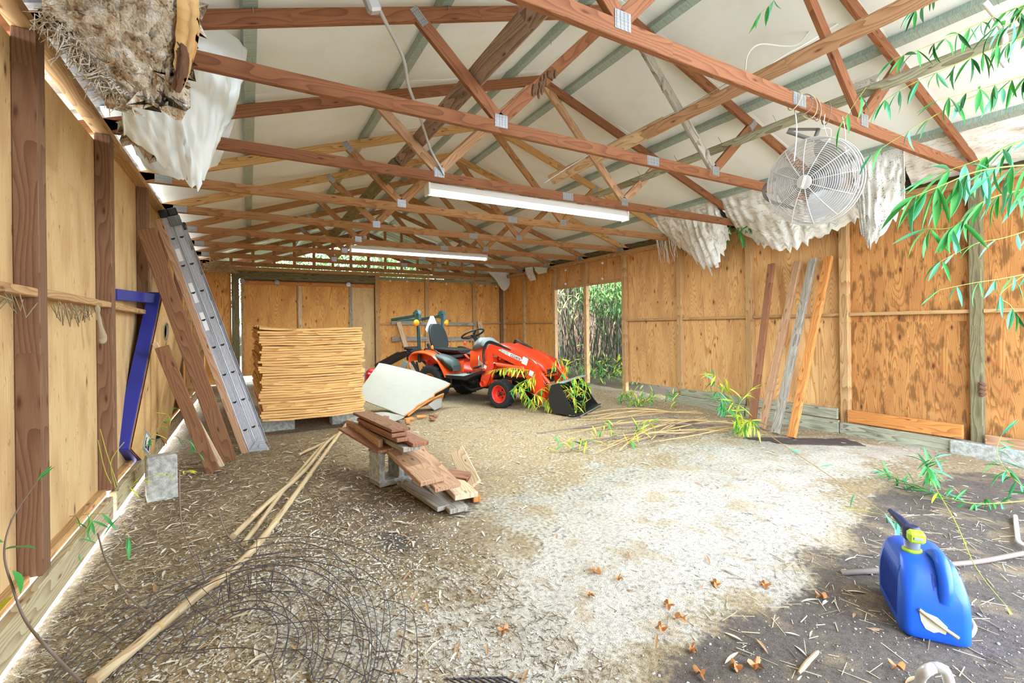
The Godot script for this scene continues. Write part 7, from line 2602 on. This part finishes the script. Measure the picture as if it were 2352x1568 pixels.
	# bamboo poles
	var poles := [
		[Vector3(-0.490, 0.020, -2.159), Vector3(-0.237, 0.030, -2.566), Vector3(0.008, 0.030, -2.979), Vector3(0.381, 0.035, -4.081), Vector3(1.182, 0.030, -6.600), 0.021, "longest bamboo pole, running from the frame edge to the sheet stack"],
		[Vector3(-0.093, 0.020, -3.255), Vector3(0.092, 0.025, -3.700), Vector3(0.413, 0.030, -4.414), Vector3(0.753, 0.030, -5.442), Vector3(1.040, 0.030, -5.956), 0.019, "bamboo pole lying close beside the longest one on the ladder side"],
		[Vector3(-0.036, 0.020, -3.116), Vector3(0.060, 0.020, -3.433), Vector3(0.217, 0.020, -3.965), Vector3(0.459, 0.020, -4.701), Vector3(0.670, 0.020, -5.319), 0.016, "thinner bamboo pole with a broken end between the other two"],
		[Vector3(0.415, 0.015, -5.044), Vector3(0.507, 0.015, -5.177), Vector3(0.587, 0.015, -5.268), Vector3(0.670, 0.015, -5.386), Vector3(0.744, 0.015, -5.474), 0.016, "short split bamboo piece lying before the sheet stack"],
	]
	for q in poles:
		var path := smooth([q[0], q[1], q[2], q[3], q[4]], 14)
		var t := thing("bamboo_pole", q[6], "bamboo pole", q[0], "bamboo poles on the floor")
		var rad: Array = []
		for i in path.size():
			rad.append(q[5] * lerpf(1.0, 0.85, float(i) / path.size()))
		var b := nb()
		b.tube(path, rad, 10)
		part("culm", b, M.bamboo_dry, t)
		var run := 0.0
		for i in path.size() - 1:
			run += path[i].distance_to(path[i + 1])
			if run > 0.32:
				run = 0.0
				var d: Vector3 = (path[i + 1] - path[i]).normalized()
				b = nb()
				b.tube([path[i] - d * 0.010, path[i] - d * 0.004, path[i] + d * 0.004, path[i] + d * 0.010], [q[5] * 0.9, q[5] * 1.14, q[5] * 1.14, q[5] * 0.9], 10)
				part("node_ring", b, M.bamboo_stem, t)
	# sticks in the middle, swept toward the leaning studs
	for k in 26:
		var a := Vector3(rng.randf_range(2.6, 3.8), 0.015, rng.randf_range(-4.6, -3.5))
		var c := Vector3(rng.randf_range(4.5, 5.4), 0.02, rng.randf_range(-4.2, -3.35))
		if k > 18:
			a = Vector3(rng.randf_range(3.2, 4.2), 0.015, rng.randf_range(-5.3, -4.6))
			c = Vector3(rng.randf_range(4.6, 5.6), 0.02, rng.randf_range(-5.1, -4.2))
		var m1 := a.lerp(c, 0.35) + Vector3(0, rng.randf_range(0.0, 0.05), rng.randf_range(-0.08, 0.08))
		var m2 := a.lerp(c, 0.7) + Vector3(0, rng.randf_range(0.0, 0.06), rng.randf_range(-0.08, 0.08))
		var b := nb()
		b.tube(smooth([a, m1, m2, c], 5), [0.005, 0.006, 0.006, 0.007, 0.007, 0.007, 0.007, 0.008, 0.008, 0.008, 0.008, 0.008, 0.008, 0.008, 0.008, 0.008], 5)
		solo("dry_stalk", b, M.bamboo_stem if k % 3 else M.vine_stem, "long dry bamboo stem lying on the earth toward the leaning studs", "dry stem", "dry stems before the studs")
	# the coil of fence wire
	var t := thing("fence_wire", "loose coil of rusty woven fence wire over the bamboo pole", "wire coil", Vector3(-0.02, 0.0, -2.15))
	var stays: Array = []
	for k in 15:
		var b := nb()
		var r := lerpf(0.16, 0.66, k / 14.0)
		var pts: Array = []
		var a0 := -0.5 - 0.04 * k
		var a1 := 2.75 + 0.03 * k
		for q in 30:
			var an := lerpf(a0, a1, q / 29.0)
			var rr := r * (1.0 + 0.05 * sin(an * 3.0 + k)) 
			var h := 0.012 + (0.07 + 0.07 * sin(k * 1.9)) * pow(sin(clampf((an - a0) / (a1 - a0), 0.0, 1.0) * PI), 1.5)
			pts.append(Vector3(-0.06 + cos(an) * rr * 0.92, h, -2.08 - sin(an) * rr * 1.18))
		b.tube(pts, 0.0021, 4)
		part("line_wire", b, M.wire, t)
		stays.append(pts)
	for s in 17:
		var b := nb()
		var pts: Array = []
		var q := 1 + int(28.0 * s / 17.0)
		for k in range(0, 15, 2):
			pts.append(stays[k][clampi(q + int(rng.randf_range(-1.4, 1.4)), 0, 29)] + Vector3(0, 0.003, 0))
		b.tube(pts, 0.0018, 4)
		part("stay_wire", b, M.wire, t)
	for k in 9:
		var b := nb()
		var p := Vector3(rng.randf_range(0.05, 0.5), 0.02, rng.randf_range(-2.3, -1.5))
		b.tube(smooth([p, p + Vector3(rng.randf_range(-0.2, 0.1), 0.10, -0.3) , p + Vector3(rng.randf_range(-0.4, 0.1), 0.03, -0.6)], 6), 0.0018, 4)
		part("loose_wire", b, M.wire, t)


# ---------------------------------------------------------------- small things
func build_small_things() -> void:
	# curled dry leaves on the pale floor
	var spots := [Vector3(1.358, 0.012, -1.708), Vector3(1.523, 0.012, -1.083), Vector3(1.594, 0.012, -1.054), Vector3(2.250, 0.012, -1.168), Vector3(1.933, 0.012, -1.473), Vector3(0.895, 0.012, -1.687), Vector3(1.582, 0.012, -1.378), Vector3(1.607, 0.012, -1.471), Vector3(1.571, 0.012, -1.747), Vector3(1.463, 0.012, -1.224), Vector3(1.517, 0.012, -1.860), Vector3(1.458, 0.012, -1.371), Vector3(1.384, 0.012, -1.127), Vector3(2.123, 0.012, -1.351), Vector3(2.018, 0.012, -0.792)]
	for k in spots.size():
		var b := nb()
		var pts: Array = []
		# a five-lobed leaf, crumpled
		var yaw := rng.randf() * TAU
		var s := rng.randf_range(0.020, 0.032)
		var rim: Array = []
		for q in 20:
			var an := TAU * q / 20
			var r := s * (0.45 + 0.55 * pow(absf(cos(an * 2.5)), 1.5)) * (1.0 if k % 3 else (0.5 + 0.5 * absf(cos(an))))
			rim.append(spots[k] + Vector3(cos(an + yaw) * r, 0.012 * sin(an * 3.0 + k) + rng.randf() * 0.006, sin(an + yaw) * r))
		var c: Vector3 = spots[k]
		for lay: float in [0.0, 0.0012]:
			for q in 20:
				b.quad(c + Vector3(0, lay, 0), rim[q] + Vector3(0, lay, 0), rim[(q + 1) % 20] + Vector3(0, lay, 0), rim[(q + 1) % 20] + Vector3(0, lay, 0), Vector3.UP if lay > 0 else Vector3.DOWN)
		b.tube([c, c + Vector3(cos(yaw), 0.01, sin(yaw)) * s * 1.3], 0.0011, 4)
		solo("dry_leaf", b, M.leaf_brown, "curled orange-brown dry leaf lying on the floor near the open front", "dry leaf", "dry leaves on the floor")
	# branch behind the can, pipes at the frame edge
	var b := nb()
	b.tube(smooth([Vector3(2.536, 0.012, -1.224), Vector3(2.704, 0.015, -1.146), Vector3(2.944, 0.020, -1.041), Vector3(3.222, 0.020, -0.925), Vector3(3.545, 0.025, -0.827), Vector3(3.824, 0.030, -0.733)], 5), 0.013, 8)
	solo("dead_branch", b, M.vine_stem, "grey dead branch lying on the earth behind the blue can", "branch")
	b = nb()
	b.tube(smooth([Vector3(4.190, 0.020, -1.014), Vector3(3.894, 0.020, -0.936), Vector3(3.714, 0.020, -0.883), Vector3(3.686, 0.020, -0.822)], 6), 0.011, 8)
	solo("bent_tube", b, M.white_paint, "white bent tube lying at the frame edge beyond the can", "tube", "bent tubes")
	b = nb()
	b.tube(smooth([Vector3(1.994, 0.000, -0.718), Vector3(1.584, 0.291, -0.565), Vector3(1.599, 0.318, -0.545), Vector3(1.612, 0.317, -0.526), Vector3(1.623, 0.276, -0.519)], 6), 0.013, 10)
	solo("bent_tube", b, M.fan_grey, "grey hoop of pipe standing out of the straw in front of the can", "tube", "bent tubes")
	for q in [[Vector3(1.685, 0.012, -0.951), Vector3(1.767, 0.012, -0.965), Vector3(1.858, 0.014, -0.975), "pale root-like stick on the dark earth near the frame edge"], [Vector3(2.624, 0.010, -0.776), Vector3(2.529, 0.020, -0.731), Vector3(2.440, 0.020, -0.716), "short curved straw stalk beside the can"]]:
		b = nb()
		b.tube(smooth([q[0], q[1], q[2]], 5), [0.005, 0.006, 0.008, 0.009, 0.009, 0.009, 0.008, 0.008, 0.008, 0.007, 0.004], 7)
		solo("pale_stick", b, M.bamboo_dry, q[3], "stick")
	# a grate at the lower edge
	var t := thing("metal_grate", "rusty wire grate half buried at the lower edge of the frame", "grate", Vector3(0.70, 0.0, -1.50))
	for k in 9:
		b = nb()
		var p := Vector3(0.595, 0.014, -1.56).lerp(Vector3(0.775, 0.014, -1.46), k / 8.0)
		b.tube([p, p + Vector3(0.06, 0.004, 0.13), p + Vector3(0.10, 0.0, 0.24)], 0.0032, 5)
		part("bar", b, M.wire, t)
	b = nb()
	b.tube([Vector3(0.585, 0.012, -1.56), Vector3(0.785, 0.012, -1.455)], 0.004, 5)
	part("edge_bar", b, M.wire, t)
	# mat under the leaning studs
	var grid: Array = []
	for i in 12:
		var row := PackedVector3Array()
		for j in 12:
			var p := Vector3(4.72, 0, -3.20).lerp(Vector3(5.72, 0, -2.72), i / 11.0).lerp(Vector3(4.85, 0, -2.78).lerp(Vector3(5.62, 0, -2.45), i / 11.0), j / 11.0)
			p.y = ground_y(p.x, p.z) + 0.012 + 0.004 * sin(i * 1.3) * sin(j * 1.1)
			row.append(p)
		grid.append(row)
	b = nb()
	b.sheet(grid, -0.008, 1.0, 0.6)
	solo("floor_mat", b, M.mat_dark, "dark ragged mat on the earth under the leaning studs", "mat")
	# cobwebs and mud nests on the girt of the ladder wall
	for q in [[Vector3(-0.80, 1.40, -3.35), 0.22, "dusty cobweb hanging from the girt beside the second post"], [Vector3(-0.80, 1.41, -2.30), 0.16, "dusty cobweb under the girt beside the first post"]]:
		b = nb()
		for k in 22:
			var p: Vector3 = q[0] + Vector3(rng.randf_range(-0.05, 0.01), 0.0, rng.randf_range(-0.35, 0.35))
			b.tube([p, p + Vector3(0.0, -rng.randf_range(0.02, 0.12), rng.randf_range(-0.08, 0.08)), Vector3(p.x, q[0].y - 0.02, p.z + rng.randf_range(-0.2, 0.2))], 0.0022, 4)
		solo("cobweb", b, M.cobweb, q[2], "cobweb", "cobwebs on the girt")
	b = nb()
	b.tube(smooth([Vector3(-0.800, 1.415, -3.712), Vector3(-0.800, 1.349, -3.747), Vector3(-0.790, 1.269, -3.754), Vector3(-0.790, 1.215, -3.791), Vector3(-0.790, 1.180, -3.770)], 5), [0.004, 0.012, 0.016, 0.014, 0.010, 0.010, 0.012, 0.012, 0.012, 0.012, 0.014, 0.016, 0.018, 0.020, 0.022, 0.022, 0.022, 0.022, 0.020, 0.014, 0.006], 8)
	solo("hanging_nest", b, M.cobweb, "grey web-wrapped nest dangling below the girt at the second post", "nest")
	# gas struts over the doorway
	for q in [[Vector3(6.220, 2.509, -8.546), Vector3(6.220, 2.196, -8.552), "short orange tube with white ends on the panel over the first doorway bay"], [Vector3(6.220, 2.508, -7.287), Vector3(6.220, 2.193, -7.293), "short orange tube with white ends on the panel over the second doorway bay"]]:
		t = thing("orange_tube", q[2], "tube", q[1], "tubes over the doorway")
		b = nb()
		b.tube([q[0], (q[0] + q[1]) * 0.5, q[1]], 0.014, 10)
		part("tube", b, M.tube_orange, t)
		for e in [q[0], q[1]]:
			b = nb()
			b.blob(e, Vector3(0.028, 0.026, 0.028), 10, 6)
			part("end_cap", b, M.white_paint, t)
	# insulator knobs along the end wall
	for p in [Vector3(3.041, 2.411, -11.440), Vector3(3.465, 2.405, -11.440), Vector3(4.504, 2.386, -11.440), Vector3(5.495, 2.372, -11.440), Vector3(5.974, 2.364, -11.440)]:
		b = nb()
		b.blob(p, Vector3(0.025, 0.03, 0.025), 10, 6)
		solo("insulator", b, M.white_paint, "small white knob under the blocking of the end wall", "knob", "white knobs on the end wall")
	# mud-dauber cluster on the greenish post
	b = nb()
	for k in 9:
		b.blob(Vector3(6.160, 0.586, -1.704) + Vector3(0, 0.014 * k - 0.05, 0.01 * sin(k * 2.0)), Vector3(0.022, 0.016, 0.025), 8, 5)
	solo("wasp_nest", b, M.mud, "tan mud wasp nest stuck low on the greenish post", "wasp nest")
	# white blob added in place of bright daylight under the door
	b = nb()
	b.blob(Vector3(-0.22, 0.15, -9.6), Vector3(0.16, 0.16, 0.14), 14, 10)
	solo("gap_daylight", b, M.white_paint, "white blob added for daylight under the door behind the ladder foot", "light_blob")
